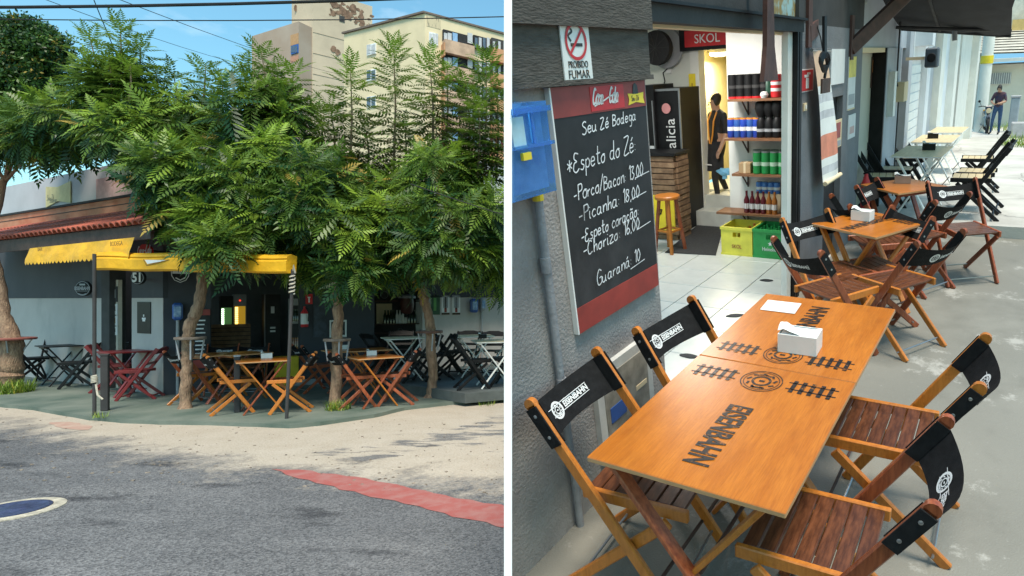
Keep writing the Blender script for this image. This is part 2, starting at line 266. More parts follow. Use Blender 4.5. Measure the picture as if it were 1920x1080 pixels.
# ---------------------------------------------------------------- furniture prototypes (mesh data shared between copies)
def emblem(mb, r, f3, n=28, ring=.07):
    def circ(rr, wd): ribbon(mb, [(rr*math.cos(2*math.pi*k/n), rr*math.sin(2*math.pi*k/n)) for k in range(n+1)], wd, f3)
    circ(r, r*ring); circ(r*.86, r*ring*.7); circ(r*.42, r*.13)
    for k in range(9):
        t = 2*math.pi*k/9; ribbon(mb, [(r*.6*math.cos(t), r*.6*math.sin(t)), (r*.74*math.cos(t+.35), r*.74*math.sin(t+.35))], r*.12, f3)
    ribbon(mb, [(-r*.3, -r*.66), (r*.3, -r*.66)], r*.14, f3); ribbon(mb, [(-r*.12, r*.0), (r*.16, 0)], r*.16, f3); ribbon(mb, [(-r*.3, r*.56), (0, r*.62), (r*.32, r*.54)], r*.1, f3)
def chair_proto(style):
    """facing +y; list of (name, mesh, children)"""
    wl, ws, ms = {'sling': ('orange', 'orange', 'slat'), 'sling2': ('redwood', 'orange', 'slat'), 'sling3': ('orange', 'redwood', 'slat'), 'slingdark': ('redwood', 'redwood', 'slat'), 'black': ('black',)*3, 'red': ('dred',)*3, 'blackpale': ('black', 'black', 'top2')}[style]
    out = []; sl = style.startswith('sling'); W = .225; top = (-.30, .83)
    fy = .235
    for sx in (-1, 1):
        mb = MB(); mb.bar((sx*W, fy, 0), (sx*W, top[0], top[1]), .022, .048, (0, 1, 0), b=.005); out.append(('upright', mb.mesh('upright', M[wl]), []))
    for sx in (-1, 1):
        mb = MB(); mb.bar((sx*(W-.028), -.27, 0), (sx*(W-.028), .2, .43), .022, .045, (0, 1, 0), b=.005); out.append(('leg', mb.mesh('leg', M[ws]), []))
    for sx in (-1, 1):
        mb = MB(); mb.bev((sx*(W-.05), .055, .46), (.022, .43, .05), .004); out.append(('seat_rail', mb.mesh('seat_rail', M[ws]), []))
    nsl = 7 if sl else 5
    mb = MB(); mb.bev((0, 0, 0), (2*W-.123, .40/nsl-.005, .016), .003); sm = mb.mesh('seat_slat', M[ms])
    out += [('seat_slat', sm, [], (0, .055-.2+.4/nsl*(k+.5), .473)) for k in range(nsl)]
    for y, z in ((-.21, .055), (.19, .06)):
        mb = MB(); mb.tube([(-W, y, z), (W, y, z)], .006 if sl else .012, 6); out.append(('rod', mb.mesh('rod', M['steel'] if sl else M[ws]), []))
    dirv = Vector((0, top[0]-fy, top[1])).normalized(); nb = Vector((0, -dirv.z, dirv.y))
    if sl:
        mb = MB(); n = 12; vs = []; p0 = Vector((0, top[0], top[1])); hh = .165
        for i in range(n+1):
            u = -1+2*i/n; sag = .075*(1-u*u); x = u*(W+.014)
            for hv in (0, .5, 1):
                p = p0-dirv*(.012+hh*hv*(1-.12*(1-u*u)))+nb*(sag*(1-.1*hv)+.012); vs.append((x, p.y, p.z))
        fs = [(3*i+j, 3*i+3+j, 3*i+4+j, 3*i+1+j) for i in range(n) for j in range(2)]
        mb.add(vs, fs, True)
        for sx in (-1, 1): mb.bar(Vector((sx*(W+.014), 0, 0))+p0-dirv*.012, Vector((sx*(W+.014), 0, 0))+p0-dirv*(.012+hh), .006, .052, (0, 1, 0)); mb.bar(Vector((sx*(W-.013), 0, 0))+p0-dirv*.012, Vector((sx*(W-.013), 0, 0))+p0-dirv*(.012+hh), .004, .05, (0, 1, 0))
        kids = []
        def onsl(side):
            def f(x, y):
                u = x/(W+.014); sag = .075*(1-u*u); p = p0-dirv*(.09-y)+nb*(sag*.95+.012+side*.0025); return (x, p.y, p.z)
            return f
        for side in (1, -1):
            eb = MB(); fo = onsl(side)
            f2 = (lambda x, y, fo=fo, side=side: fo(side*x, y))
            emblem(eb, .034, lambda x, y: f2(x-.065, y), 20, .16)
            tx = text('EISENBAHN', .034, M['print'], None, None, None, None, thick=0, raw=True, bold=.0012); eb.add([f2(v.co.x*.82+.055, v.co.y) for v in tx.vertices], [tuple(q.vertices) for q in tx.polygons])
            ribbon(eb, [(-.02, .019), (.128, .019)], .003, f2); ribbon(eb, [(-.02, -.017), (.128, -.017)], .003, f2)
            kids.append(('printed_emblem', eb.mesh('printed_emblem', M['print'])))
        for sx in (-1, 1):
            for d in (.045, .135): rb = MB(); c = p0-dirv*d; rb.lathe([(.007, 0), (.007, .002), (.003, .004)], 8, (sx*(W+.0172), c.y, c.z), Matrix.Rotation(sx*math.pi/2, 3, 'Y')); kids.append(('rivet', rb.mesh('rivet', M['steel'])))
        out.append(('back_sling', mb.mesh('back_sling', M['canvas']), kids))
        for sx in (-1, 1): cb = MB(); cb.lathe([(.024, -.011), (.024, .011)], 12, (sx*W, top[0], top[1]), Matrix.Rotation(math.pi/2, 3, 'Y')); out.append(('upright_tip', cb.mesh('upright_tip', M[wl]), []))
    else:
        mb = MB(); p = Vector((0, top[0], top[1]))
        q = p-dirv*.03; pts = [(-W-.01, -.06), (W+.01, -.06), (W+.01, .03), (W*.7, .035), (W*.4, .055), (-W*.4, .055), (-W*.7, .035), (-W-.01, .03)]
        mb.prism([Vector((x, q.y, q.z))+dirv*z-nb*.009+nb*.024 for x, z in pts], nb*.016); out.append(('back_slat', mb.mesh('back_slat', M[wl]), []))
        mb = MB(); mb.bar((-W, (q-dirv*.27).y, (q-dirv*.27).z), (W, (q-dirv*.27).y, (q-dirv*.27).z), .012, .05, dirv); out.append(('back_rail', mb.mesh('back_rail', M[wl]), []))
    return out
M['dred'] = mat('dark_red_paint', (.17, .012, .014), .4, .2)
PROTO = {}
def place(proto, frame, mw, name, label, cat, group=None):
    t = thing(name, label, cat, frame @ mw, group)
    for it in proto:
        o = link(it[0], it[1], t)
        if len(it) > 3: o.location = it[3]
        for kn, km in it[2]: link(kn, km, o)
    return t
def chair(style, frame, x, y, deg, label, group, z=0, sc=1.):
    if style not in PROTO: PROTO[style] = chair_proto(style)
    return place(PROTO[style], frame, T(x, y, z, R_(deg)) @ Matrix.Scale(sc, 4), 'folding_chair', label, 'chair', group)
def table_proto(w_, d_, h=.75, mt='top', ml='orange', ml2=None, printed=False, edge='ply', thick=.02):
    out = []; mb = MB(); mb.bev((0, 0, h-thick/2), (w_, d_, thick), .003)
    for i, f in enumerate(mb.f):
        zs = [mb.v[k][2] for k in f]
        mb.mi[i] = 0 if (max(zs)-min(zs) < .004 and min(zs) > h-thick*.9) else 1
    kids = []
    if printed:
        z = h+.0015; e = MB(); emblem(e, .083*w_/.68, lambda x, y: (x, y+d_/2-.125, z), 32, .06); kids.append(('printed_emblem', e.mesh('printed_emblem', M['ink'])))
        for sx in (-1, 1):
            e = MB()
            for k in range(5): ribbon(e, [(sx*(.13+.036*k)*w_/.68, d_/2-.075), (sx*(.13+.036*k)*w_/.68, d_/2-.17)], .017, lambda x, y: (x, y, z))
            for yy in (.095, .145): ribbon(e, [(sx*.105*w_/.68, d_/2-yy), (sx*.30*w_/.68, d_/2-yy)], .007, lambda x, y: (x, y, z))
            kids.append(('printed_track', e.mesh('printed_track', M['ink'])))
        kids.append(('TEXT', (d_, z)))
    out.append(('tabletop', mb.mesh('tabletop', [M[mt], M[edge]]), kids))
    for j, sy in enumerate((1, -1)):
        y = sy*(d_/2-.05); x = w_/2-.06
        mb = MB(); mb.bar((-x, y, h-thick), (x*.92, y, 0), .02, .05, (0, 1, 0), b=.004); out.append(('leg', mb.mesh('leg', M[ml]), []))
        mb = MB(); mb.bar((x, y-sy*.024, h-thick), (-x*.92, y-sy*.024, 0), .02, .05, (0, 1, 0), b=.004); out.append(('leg', mb.mesh('leg', M[ml2 or ml]), []))
    for sx in (-1, 1): mb = MB(); mb.bev((sx*(w_/2-.06), 0, h-thick-.016), (.03, d_-.13, .03), .004); out.append(('top_rail', mb.mesh('top_rail', M[ml]), []))
    for zz, sx in ((.1, .8), (.1, -.8), (.36, .1)): mb = MB(); mb.tube([(sx*(w_/2-.06), -d_/2+.06, zz), (sx*(w_/2-.06), d_/2-.06, zz)], .008, 6); out.append(('rod', mb.mesh('rod', M['darkwood']), []))
    return out
def table(proto, frame, x, y, deg, label, group, z=0):
    t = thing('folding_table', label, 'table', frame @ T(x, y, z, R_(deg)), group)
    for it in proto:
        o = link(it[0], it[1], t)
        for kn, km in it[2]:
            if kn == 'TEXT':
                d_, z_ = km
                text('EISENBAHN', .125, M['ink'], o, (0, -d_*.14, z_), (0, -1, 0), (1, 0, 0), 'printed_lettering', sx=.6, thick=.0004, bold=.004)
            else: link(kn, km, o)
    return t
def napkin(frame, x, y, z, deg, label, m1='white', s=1.):
    t = thing('napkin_holder', label, 'napkin holder', frame @ T(x, y, z, R_(deg)) @ Matrix.Scale(s, 4), 'napkin holders on the tables')
    mb = MB(); mb.bb((-.075, -.05, 0), (.075, -.046, .075)); mb.bb((-.075, .046, 0), (.075, .05, .075)); mb.bb((-.075, -.046, 0), (-.071, .046, .075)); mb.bb((.071, -.046, 0), (.075, .046, .075)); mb.bb((-.071, -.046, 0), (.071, .046, .004))
    mb.build('holder', M[m1], t)
    mb = MB(); vs = []
    for i in range(7):
        for j in range(5): vs.append((-.078+.15*i/6, -.04+.08*j/4, .073+.012*math.sin(i*.9+j*.4)+(.012 if i < 2 else 0)*(1+math.sin(j))))
    mb.add(vs, [(i*5+j, i*5+5+j, i*5+6+j, i*5+1+j) for i in range(6) for j in range(4)], True); mb.bb((-.068, -.04, .006), (.068, .04, .072)); mb.build('napkins', M['white'], t)
    return t
# ---------------------------------------------------------------- street: ground
def sdist(X, Y, poly):
    P = np.array(poly); n = len(P); d = np.full(X.shape, 1e9); ins = np.zeros(X.shape, bool)
    for i in range(n):
        ax, ay = P[i]; bx_, by_ = P[(i+1) % n]; ex, ey = bx_-ax, by_-ay; t = np.clip(((X-ax)*ex+(Y-ay)*ey)/(ex*ex+ey*ey+1e-12), 0, 1)
        d = np.minimum(d, np.hypot(X-ax-t*ex, Y-ay-t*ey)); c = ((ay > Y) != (by_ > Y)) & (X < ex*(Y-ay)/(ey+1e-12)+ax); ins ^= c
    return np.where(ins, d, -d)
def gpoly(pts, z=0): return [tuple(ag(px, py, z)[:2]) for px, py in pts]
xs = np.concatenate([np.arange(-90, -16, 6), np.arange(-16, -.5, .1), [-.5]]); ys = np.concatenate([np.arange(-30, .5, 4), np.arange(1, 15, .1), np.arange(16, 40, 3), np.arange(40, 700, 60)])
GX, GY = np.meshgrid(xs, ys, indexing='ij'); nx, ny = GX.shape
sand = gpoly([(-900, 745), (-300, 770), (0, 797), (130, 822), (250, 846), (360, 868), (470, 884), (560, 888), (680, 893), (800, 905), (945, 925), (1500, 1000), (1500, 745), (600, 660), (-900, 660)])
patch = gpoly([(560, 842), (700, 828), (800, 808), (945, 775), (1010, 775), (1010, 850), (820, 838), (740, 868), (620, 872)])
mb = MB(); me = bpy.data.meshes.new('road'); idx = np.arange(nx*ny).reshape(nx, ny)
me.from_pydata(np.stack([GX, GY, np.zeros_like(GX)], -1).reshape(-1, 3).tolist(), [], np.stack([idx[:-1, :-1], idx[1:, :-1], idx[1:, 1:], idx[:-1, 1:]], -1).reshape(-1, 4).tolist())
for nm, pl in (('sand', sand), ('patch', patch)):
    at = me.attributes.new(nm, 'FLOAT', 'POINT'); at.data.foreach_set('value', np.clip(sdist(GX, GY, pl), -3, 3).reshape(-1).astype(np.float32))
def roadmat():
    m, n, l, p = newmat('asphalt_and_sand'); tcn = n.new('ShaderNodeTexCoord'); O = tcn.outputs['Object']
    def noise(sc, det=6, st=None, ro=.6):
        z = n.new('ShaderNodeTexNoise'); z.inputs['Scale'].default_value = sc; z.inputs['Detail'].default_value = det; z.inputs['Roughness'].default_value = ro
        if st:
            q = n.new('ShaderNodeMapping'); q.inputs['Scale'].default_value = st; l.new(O, q.inputs[0]); l.new(q.outputs[0], z.inputs['Vector'])
        else: l.new(O, z.inputs['Vector'])
        return z.outputs[0]
    def ramp(s, p0, c0, p1, c1):
        r = n.new('ShaderNodeValToRGB'); e = r.color_ramp.elements; e[0].position = p0; e[1].position = p1; e[0].color = (*c0, 1); e[1].color = (*c1, 1); l.new(s, r.inputs[0]); return r.outputs[0]
    def mix(f, x, y, mode='MIX'):
        q = n.new('ShaderNodeMix'); q.data_type = 'RGBA'; q.blend_type = mode; l.new(f, q.inputs['Factor']) if not isinstance(f, float) else setattr(q.inputs['Factor'], 'default_value', f); l.new(x, q.inputs['A']); l.new(y, q.inputs['B']); return q.outputs['Result']
    def mth(op, x, y, z=None):
        q = n.new('ShaderNodeMath'); q.operation = op
        for i, v in enumerate((x, y, z)):
            if v is None: continue
            if isinstance(v, (int, float)): q.inputs[i].default_value = v
            else: l.new(v, q.inputs[i])
        return q.outputs[0]
    vor = n.new('ShaderNodeTexVoronoi'); vor.inputs['Scale'].default_value = 85; l.new(O, vor.inputs['Vector'])
    sep = n.new('ShaderNodeSeparateColor'); l.new(vor.outputs['Color'], sep.inputs[0])
    grit = ramp(sep.outputs[0], 0, (.018, .018, .02), 1, (.29, .29, .295))
    big = ramp(noise(.8, 8), .35, (.09, .09, .099), .65, (.155, .155, .166))
    asp = mix(.5, big, grit)
    dk = ramp(noise(1.3, 7, (1, 2.2, 1)), .6, (1, 1, 1), .72, (.42, .42, .44)); asp = mix(1.0, asp, dk, 'MULTIPLY'); dk2 = ramp(noise(.9, 3, (1.5, 3.2, 1), .5), .62, (1, 1, 1), .72, (.5, .5, .52)); asp = mix(1.0, asp, dk2, 'MULTIPLY'); lt = ramp(noise(.35, 6, (1, 2, 1)), .45, (.85, .85, .85), .7, (1.3, 1.28, 1.24)); asp = mix(1.0, asp, lt, 'MULTIPLY')
    sn = mix(.4, ramp(noise(3, 9), .3, (.4, .335, .265), .7, (.5, .435, .365)), ramp(noise(45, 3), .35, (.3, .25, .19), .65, (.54, .48, .4)))
    asand = n.new('ShaderNodeAttribute'); asand.attribute_name = 'sand'; apat = n.new('ShaderNodeAttribute'); apat.attribute_name = 'patch'
    nn = mth('SUBTRACT', noise(1.5, 9, None, .7), .5)
    f1 = mth('MULTIPLY_ADD', nn, 2.2, asand.outputs['Fac']); f1 = mth('MULTIPLY_ADD', f1, 1.6, .42)
    sp = mth('SUBTRACT', noise(20, 4), .5); f1 = mth('MULTIPLY_ADD', sp, 1.3, f1)
    q1 = n.new('ShaderNodeClamp'); l.new(f1, q1.inputs[0])
    pn = mth('SUBTRACT', noise(2.4, 9, (.7, 2.4, 1), .68), .53); f2 = mth('MULTIPLY_ADD', pn, 16, mth('MULTIPLY', mth('MINIMUM', apat.outputs['Fac'], .25), 6)); f2 = mth('ADD', f2, -.9)
    q2 = n.new('ShaderNodeClamp'); l.new(f2, q2.inputs[0])
    fac = mth('MULTIPLY', q1.outputs[0], mth('SUBTRACT', 1, mth('MULTIPLY', q2.outputs[0], .85)))
    l.new(mix(fac, asp, sn), p.inputs['Base Color']); p.inputs['Roughness'].default_value = .85; p.inputs['Specular IOR Level'].default_value = .3
    b = n.new('ShaderNodeBump'); b.inputs['Strength'].default_value = .6; b.inputs['Distance'].default_value = .012; l.new(vor.outputs['Distance'], b.inputs['Height'])
    b2 = n.new('ShaderNodeBump'); b2.inputs['Strength'].default_value = .4; b2.inputs['Distance'].default_value = .03; l.new(noise(5, 8), b2.inputs['Height']); l.new(b.outputs[0], b2.inputs['Normal']); l.new(b2.outputs[0], p.inputs['Normal'])
    return m
me.materials.append(roadmat()); link('road', me, kind='structure', label='grey asphalt road drifting into pale sand at the corner')
rg_ = random.Random(9); pm = []
for s_ in range(3):
    bm = bmesh.new(); bmesh.ops.create_icosphere(bm, subdivisions=1, radius=1)
    for v in bm.verts: v.co *= rg_.uniform(.7, 1.2); v.co.z *= .55
    q_ = bpy.data.meshes.new('pebble'); bm.to_mesh(q_); bm.free(); pm.append(q_)
pvs = []; pfs = []
for k in range(420):
    px = rg_.uniform(-20, 950); py = rg_.uniform(770, 905)+(px-200)*.03; g = ag(px, py); sz = rg_.choice((.004, .006, .006, .009, .013)) if k % 9 else .018; q_ = pm[k % 3]; o = len(pvs); an = rg_.uniform(0, 6.3)
    pvs += [(g.x+sz*(v.co.x*math.cos(an)-v.co.y*math.sin(an)), g.y+sz*(v.co.x*math.sin(an)+v.co.y*math.cos(an)), sz*v.co.z*.8+.003) for v in q_.vertices]; pfs += [tuple(o+i for i in f.vertices) for f in q_.polygons]
q_ = bpy.data.meshes.new('pebbles'); q_.from_pydata(pvs, [], pfs); q_.materials.append(mat('pebble_grey', (.1, .08, .06), .9, .4, 6, col2=(.3, .25, .2))); link('pebbles', q_, kind='stuff', label='scattered pebbles and grit on the pale sand', cat='gravel')
def jag(poly, step=.12, amp=.025, seed=1):
    r = random.Random(seed); o = []
    for i in range(len(poly)):
        p = Vector(poly[i]); q = Vector(poly[(i+1) % len(poly)]); k = max(1, int((q-p).length/step))
        for j in range(k): o.append(p.lerp(q, j/k)+Vector((r.uniform(-amp, amp), r.uniform(-amp, amp))))
    return o
def sheet(name, poly, z, m, **k):
    bm = bmesh.new(); f = bm.faces.new([bm.verts.new((p[0], p[1], z)) for p in poly]); bmesh.ops.triangulate(bm, faces=[f]); me = bpy.data.meshes.new(name); bm.to_mesh(me); bm.free(); me.materials.append(m)
    if me.polygons[0].normal.z < 0: me.flip_normals()
    return link(name, me, **k)
M['stripe'] = mat('faded_red_paint', (.34, .09, .078), .8, .25, 7, .3, 120, col2=(.36, .2, .18), lo=.42, hi=.8, detail=9)
sheet('red_stripe', jag(gpoly([(510, 881), (560, 881), (650, 892), (760, 912), (880, 938), (960, 953), (960, 995), (880, 975), (760, 945), (640, 918), (560, 898)])), .004, M['stripe'], label='long worn red paint stripe across the asphalt edge', cat='road marking')
sheet('red_patch', jag(gpoly([(92, 793), (130, 791), (175, 799), (165, 807), (120, 804)])), (.004), mat('very_faded_red', (.4, .24, .19), .8, .2, 6, col2=(.46, .34, .27)), label='small faded red paint patch on the pale sand', cat='road marking')
t = thing('manhole', 'round blue manhole cover set in a pale concrete collar', 'manhole', T(*ag(22, 957)[:2], 0))
mb = MB(); mb.lathe([(.30, 0), (.30, .006), (.225, .01), (.225, .0)], 40); mb.build('collar', mat('collar_concrete', (.42, .38, .3), .9, .3, 14, .4, 80), t)
mb = MB(); mb.lathe([(.222, .004), (.222, .013), (.2, .015), (.195, .012), (.08, .012), (.075, .015), (0.001, .015)], 40); mb.build('cover', mat('blue_iron', (.035, .045, .1), .5, .3, 20, .3, 60), t)
M['greenfloor'] = mat('green_painted_floor', (.07, .105, .085), .75, .25, 1.3, .25, 60, col2=(.165, .19, .16), detail=9)
SWZ = .05; PLZ = .2
edge = [(-260, 742), (0, 757), (60, 763), (170, 781), (230, 786), (300, 789), (420, 791), (545, 796), (600, 791), (700, 777), (760, 763), (850, 753), (990, 741)]
sw = [tuple(ag(px, py, SWZ)[:2]) for px, py in edge]; sw = [Vector(p) for p in sw]
sw2 = []
for i in range(len(sw)-1):
    for j in range(4): sw2.append(sw[i].lerp(sw[i+1], j/4)+Vector((random.uniform(-.01, .01), random.uniform(-.015, .015))))
sw2 += [sw[-1], Vector((0, 19)), Vector((-22, 19))]
mb = MB(); mb.prism([(p.x, p.y, -.02) for p in sw2], (0, 0, SWZ+.02)); mb.build('sidewalk', M['greenfloor'], kind='structure', label='green painted corner sidewalk under the trees')
pl_ = [ag(px, py, PLZ)[:2] for px, py in ((742, 719), (800, 727), (872, 738), (990, 728))]
pl_ = [Vector(p) for p in pl_]+[Vector((-1, 18.5)), Vector((-6.5, 18.5)), Vector((-6.55, 12.6))]
mb = MB(); mb.prism([(p.x, p.y, SWZ+.004) for p in pl_], (0, 0, PLZ-SWZ-.004)); mb.build('raised_pavement', mat('dark_pavement', (.085, .1, .1), .8, .25, 2, .2, 60), kind='structure', label='raised dark pavement slab with a mossy kerb')
for k in range(7):
    mb = MB(); p = ag(868+k*20, 741-k*1.6, SWZ); bm = bmesh.new(); bmesh.ops.create_icosphere(bm, subdivisions=2, radius=.12)
    for v in bm.verts: v.co *= random.uniform(.8, 1.15); v.co.z *= .7
    me = bpy.data.meshes.new('kerb_stone'); bm.to_mesh(me); bm.free(); me.materials.append(mat('mossy_stone' if k > 2 else 'kerb_rubble', (.06, .1, .05) if k > 2 else (.36, .33, .28), .9, .3, 12, .4, 40)); link('kerb_stone', me, mw=T(p.x, p.y, SWZ+.05), label='rough rubble stone in the kerb end of the raised pavement', cat='stone', group='kerb stones')
# ---------------------------------------------------------------- street: bar building
P0 = Vector((-8.43, 10.08)); UL = Vector((-.89, .455)).normalized(); UR = Vector((.782, .623)).normalized()
NL = Vector((-UL.y*-1, UL.x))*1; NL = Vector((UL.y, -UL.x)); NL = NL if NL.y < 0 else -NL
NR = Vector((UR.y, -UR.x)); NR = NR if NR.y < 0 else -NR
WD = {'L': (UL, NL), 'R': (UR, NR)}
def ws(wl, px, off=0.):
    u, n = WD[wl]; o = P0+n*off; k = (px-PX)/F; return (k*o.y-o.x)/(u.x-k*u.y)
def W3(wl, s, off, z): u, n = WD[wl]; p = P0+u*s+n*off; return Vector((p.x, p.y, z))
def wz(wl, px, py, off=0.): return EYE-(py-PY)/F*W3(wl, ws(wl, px, off), off, 0).y
def wbox(mb, wl, px0, px1, z0, z1, o0, o1):
    s0 = ws(wl, px0, o1); s1 = ws(wl, px1, o1); return mb.prism([W3(wl, s0, o0, z0), W3(wl, s1, o0, z0), W3(wl, s1, o1, z0), W3(wl, s0, o1, z0)], (0, 0, z1-z0))
def wbuild(name, m, parent, wl, px0, px1, z0, z1, o0=-.2, o1=0., **k): mb = MB(); wbox(mb, wl, px0, px1, z0, z1, o0, o1); return mb.build(name, m, parent, **k)
bar = thing('bar_building', 'corner bar with grey walls, clay tile eaves and orange fascia', 'building')
ZS = 1.63; ZT = 3.0; G0 = SWZ-.02
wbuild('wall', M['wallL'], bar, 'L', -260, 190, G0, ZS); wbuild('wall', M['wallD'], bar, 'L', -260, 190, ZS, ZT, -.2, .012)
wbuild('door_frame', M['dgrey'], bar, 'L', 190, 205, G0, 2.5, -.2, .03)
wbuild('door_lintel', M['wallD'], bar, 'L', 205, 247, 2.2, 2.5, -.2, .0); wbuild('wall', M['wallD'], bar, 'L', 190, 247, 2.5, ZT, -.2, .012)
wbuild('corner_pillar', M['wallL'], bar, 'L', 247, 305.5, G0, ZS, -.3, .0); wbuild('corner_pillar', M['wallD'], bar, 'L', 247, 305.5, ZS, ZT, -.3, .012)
wbuild('door_leaf', mat('cream_door', (.55, .5, .42), .6, .1), bar, 'L', 205.5, 221, G0+.01, 1.95, -.12, -.06)
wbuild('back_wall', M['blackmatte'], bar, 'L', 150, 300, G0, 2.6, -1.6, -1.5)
wbuild('wall', M['wallD'], bar, 'R', 306.5, 396, G0, ZT)
wbuild('lintel', M['wallD'], bar, 'R', 396, 562, 2.3, ZT, -.2, .01)
wbuild('wall', M['wallD'], bar, 'R', 562, 702, G0, ZT)
wbuild('lintel', M['wallD'], bar, 'R', 702, 792, 2.42, ZT, -.2, .01)
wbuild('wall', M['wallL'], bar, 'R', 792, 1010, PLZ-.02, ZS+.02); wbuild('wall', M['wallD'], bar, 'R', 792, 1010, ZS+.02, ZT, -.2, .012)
inw = mat('bar_inside_paint', (.16, .17, .18), .8, .1)
wbuild('back_wall', inw, bar, 'R', 250, 1010, G0, 2.75, -3.1, -3.0); wbuild('ceiling', inw, bar, 'R', 306, 1010, 2.75, 2.85, -3.0, -.22)
wbuild('side_wall', inw, bar, 'R', 596, 602, G0, 2.7, -2.9, -.22)
wbuild('skirting', mat('wall_base', (.35, .36, .37), .7), bar, 'R', 545, 604, G0, SWZ+.1, -.1, .02)
# eaves
def eave(wl, pxa, pxb, ze, off, zw, n_rows, tilesp=.17):
    sa = ws(wl, pxa, off); sb = ws(wl, pxb, off); n_ = int(abs(sb-sa)/tilesp); u, nn = WD[wl]
    rf = MB(); rf.prism([W3(wl, sa, off-.06, ze-.03), W3(wl, sb, off-.06, ze-.03), W3(wl, sb, -.25, zw-.06), W3(wl, sa, -.25, zw-.06)], (0, 0, .03)); roof = rf.build('roof', M['darkwood'], bar)
    fb = MB(); fb.prism([W3(wl, sa, off-.1, ze-.2), W3(wl, sb, off-.1, ze-.2), W3(wl, sb, off-.06, ze-.2), W3(wl, sa, off-.06, ze-.2)], (0, 0, .17)); fb.build('eave_board', M['darkwood'], roof)
    lr = (off+.25)/n_rows; slope = (zw-ze)/(off+.25); tm = MB(); vs = []; hw = tilesp*.5; ln = math.hypot(lr, lr*slope)*1.18
    for yy, k in ((0, 1.), (ln, .82)):
        for j in range(7):
            t_ = math.pi*j/6
            vs.append((-hw*k*math.cos(t_), yy, .062*k*math.sin(t_)))
        for j in range(7):
            t_ = math.pi*j/6
            vs.append((-(hw-.016)*k*math.cos(t_), yy, .062*k*math.sin(t_)-.016))
    fs = [(j, j+1, 14+j+1, 14+j) for j in range(6)]+[(7+j, 7+j+1, 21+j+1, 21+j) for j in range(6)]+[(j, j+1, 8+j, 7+j) for j in range(6)]
    tm.add(vs, fs, True); tmesh = tm.mesh('roof_tile', M['tileroof'])
    for r in range(n_rows):
        for k in range(n_):
            s = sa+(sb-sa)*(k+.5)/n_; o_ = off-lr*r; z = ze+slope*lr*r+.012+r*.012
            yv = (Vector((-nn.x, -nn.y, slope))).normalized(); xv = Vector((u.x, u.y, 0)); zv = xv.cross(yv).normalized(); 
            if zv.z < 0: xv = -xv; zv = -zv
            tl = link('roof_tile', tmesh, roof); tl.matrix_local = Matrix.Translation(W3(wl, s, o_, z)) @ Matrix((xv, yv, zv)).transposed().to_4x4() @ Matrix.Rotation(random.uniform(-.03, .03), 4, 'Z')
    for k in range(0, n_, 5):
        s = sa+(sb-sa)*(k+.5)/n_; rb = MB(); rb.bar(W3(wl, s, off-.1, ze-.08), W3(wl, s, -.1, zw-.12), .07, .1); rb.build('rafter', M['darkwood'], roof)
    return roof
zeL = wz('L', 140, 434, 1.0)
eave('L', -120, 272, zeL, 1.0, zeL+.5, 3); eave('R', 300, 1000, zeL, 1.0, zeL+.5, 3)
zf0 = zeL+.42
wbuild('fascia', M['fascia'], bar, 'L', -260, 300, zf0, zf0+.36, -.35, -.14); wbuild('fascia_line', M['blackmatte'], bar, 'L', -260, 300, zf0+.36, zf0+.4, -.35, -.11)
wbuild('fascia_joint', M['darkwood'], bar, 'L', -260, 300, zf0+.24, zf0+.256, -.3, -.135)
wbuild('cement_flashing', mat('old_cement', (.4, .37, .34), .9, .3, 8, .4, 30), bar, 'L', -260, 300, zf0-.1, zf0, -.35, -.1)
wbuild('parapet', M['parapet'], bar, 'L', -260, 222, zf0+.4, zf0+1.02, -.4, -.2)
wbuild('parapet', mat('pink_parapet', (.5, .33, .33), .8, .2, 4), bar, 'L', 180, 262, zf0+.4, zf0+.8, -.41, -.19)
wbuild('upper_wall', M['whitewall'], bar, 'R', 306, 1000, 3.0, 3.9, -.6, -.4)
sp = thing('parapet_sign', 'pale yellow notched parchment sign on the grey parapet', 'sign')
mb = MB(); zs0 = [wz('L', 86, y, -.17) for y in (350, 389)]; s0, s1 = ws('L', 85, -.17), ws('L', 131, -.17); zz = zs0[1]; zt = zs0[0]
mb.prism([W3('L', s0, -.19, zz), W3('L', (s0+s1)/2, -.19, zz+.09), W3('L', s1, -.19, zz+.02), W3('L', s1, -.19, zt+.02), W3('L', (s0+s1)/2, -.19, zt-.05), W3('L', s0, -.19, zt)], (NL.x*.015, NL.y*.015, 0)); mb.build('panel', mat('parchment', (.66, .58, .3), .7, .1), sp)
hb = MB(); o_ = W3('L', s0-.06, -.17, zz+.14)
handwrite(hb, 'Seu Zé', 0, 0, .1, .008, lambda x, y: o_+Vector((-UL.x*x, -UL.y*x, y)), .3); o2 = W3('L', s0-.2, -.17, zz+.08); handwrite(hb, 'Bodega', 0, 0, .1, .008, lambda x, y: o2+Vector((-UL.x*x, -UL.y*x, y)), .3); hb.build('lettering', M['ink'], sp)
fl = thing('floodlight', 'small black floodlight on the fascia over the tiles', 'lamp'); mb = MB(); p = W3('L', ws('L', 118, .1), .1, wz('L', 118, 425, .1)); mb.bev(p, (.2, .07, .08), .01, Matrix.Rotation(-.47, 3, 'Z')); mb.build('housing', M['black'], fl); mb = MB(); mb.bev(p+Vector((NL.x*.04, NL.y*.04, 0)), (.14, .012, .05), .004, Matrix.Rotation(-.47, 3, 'Z')); mb.build('glass', M['white'], fl)
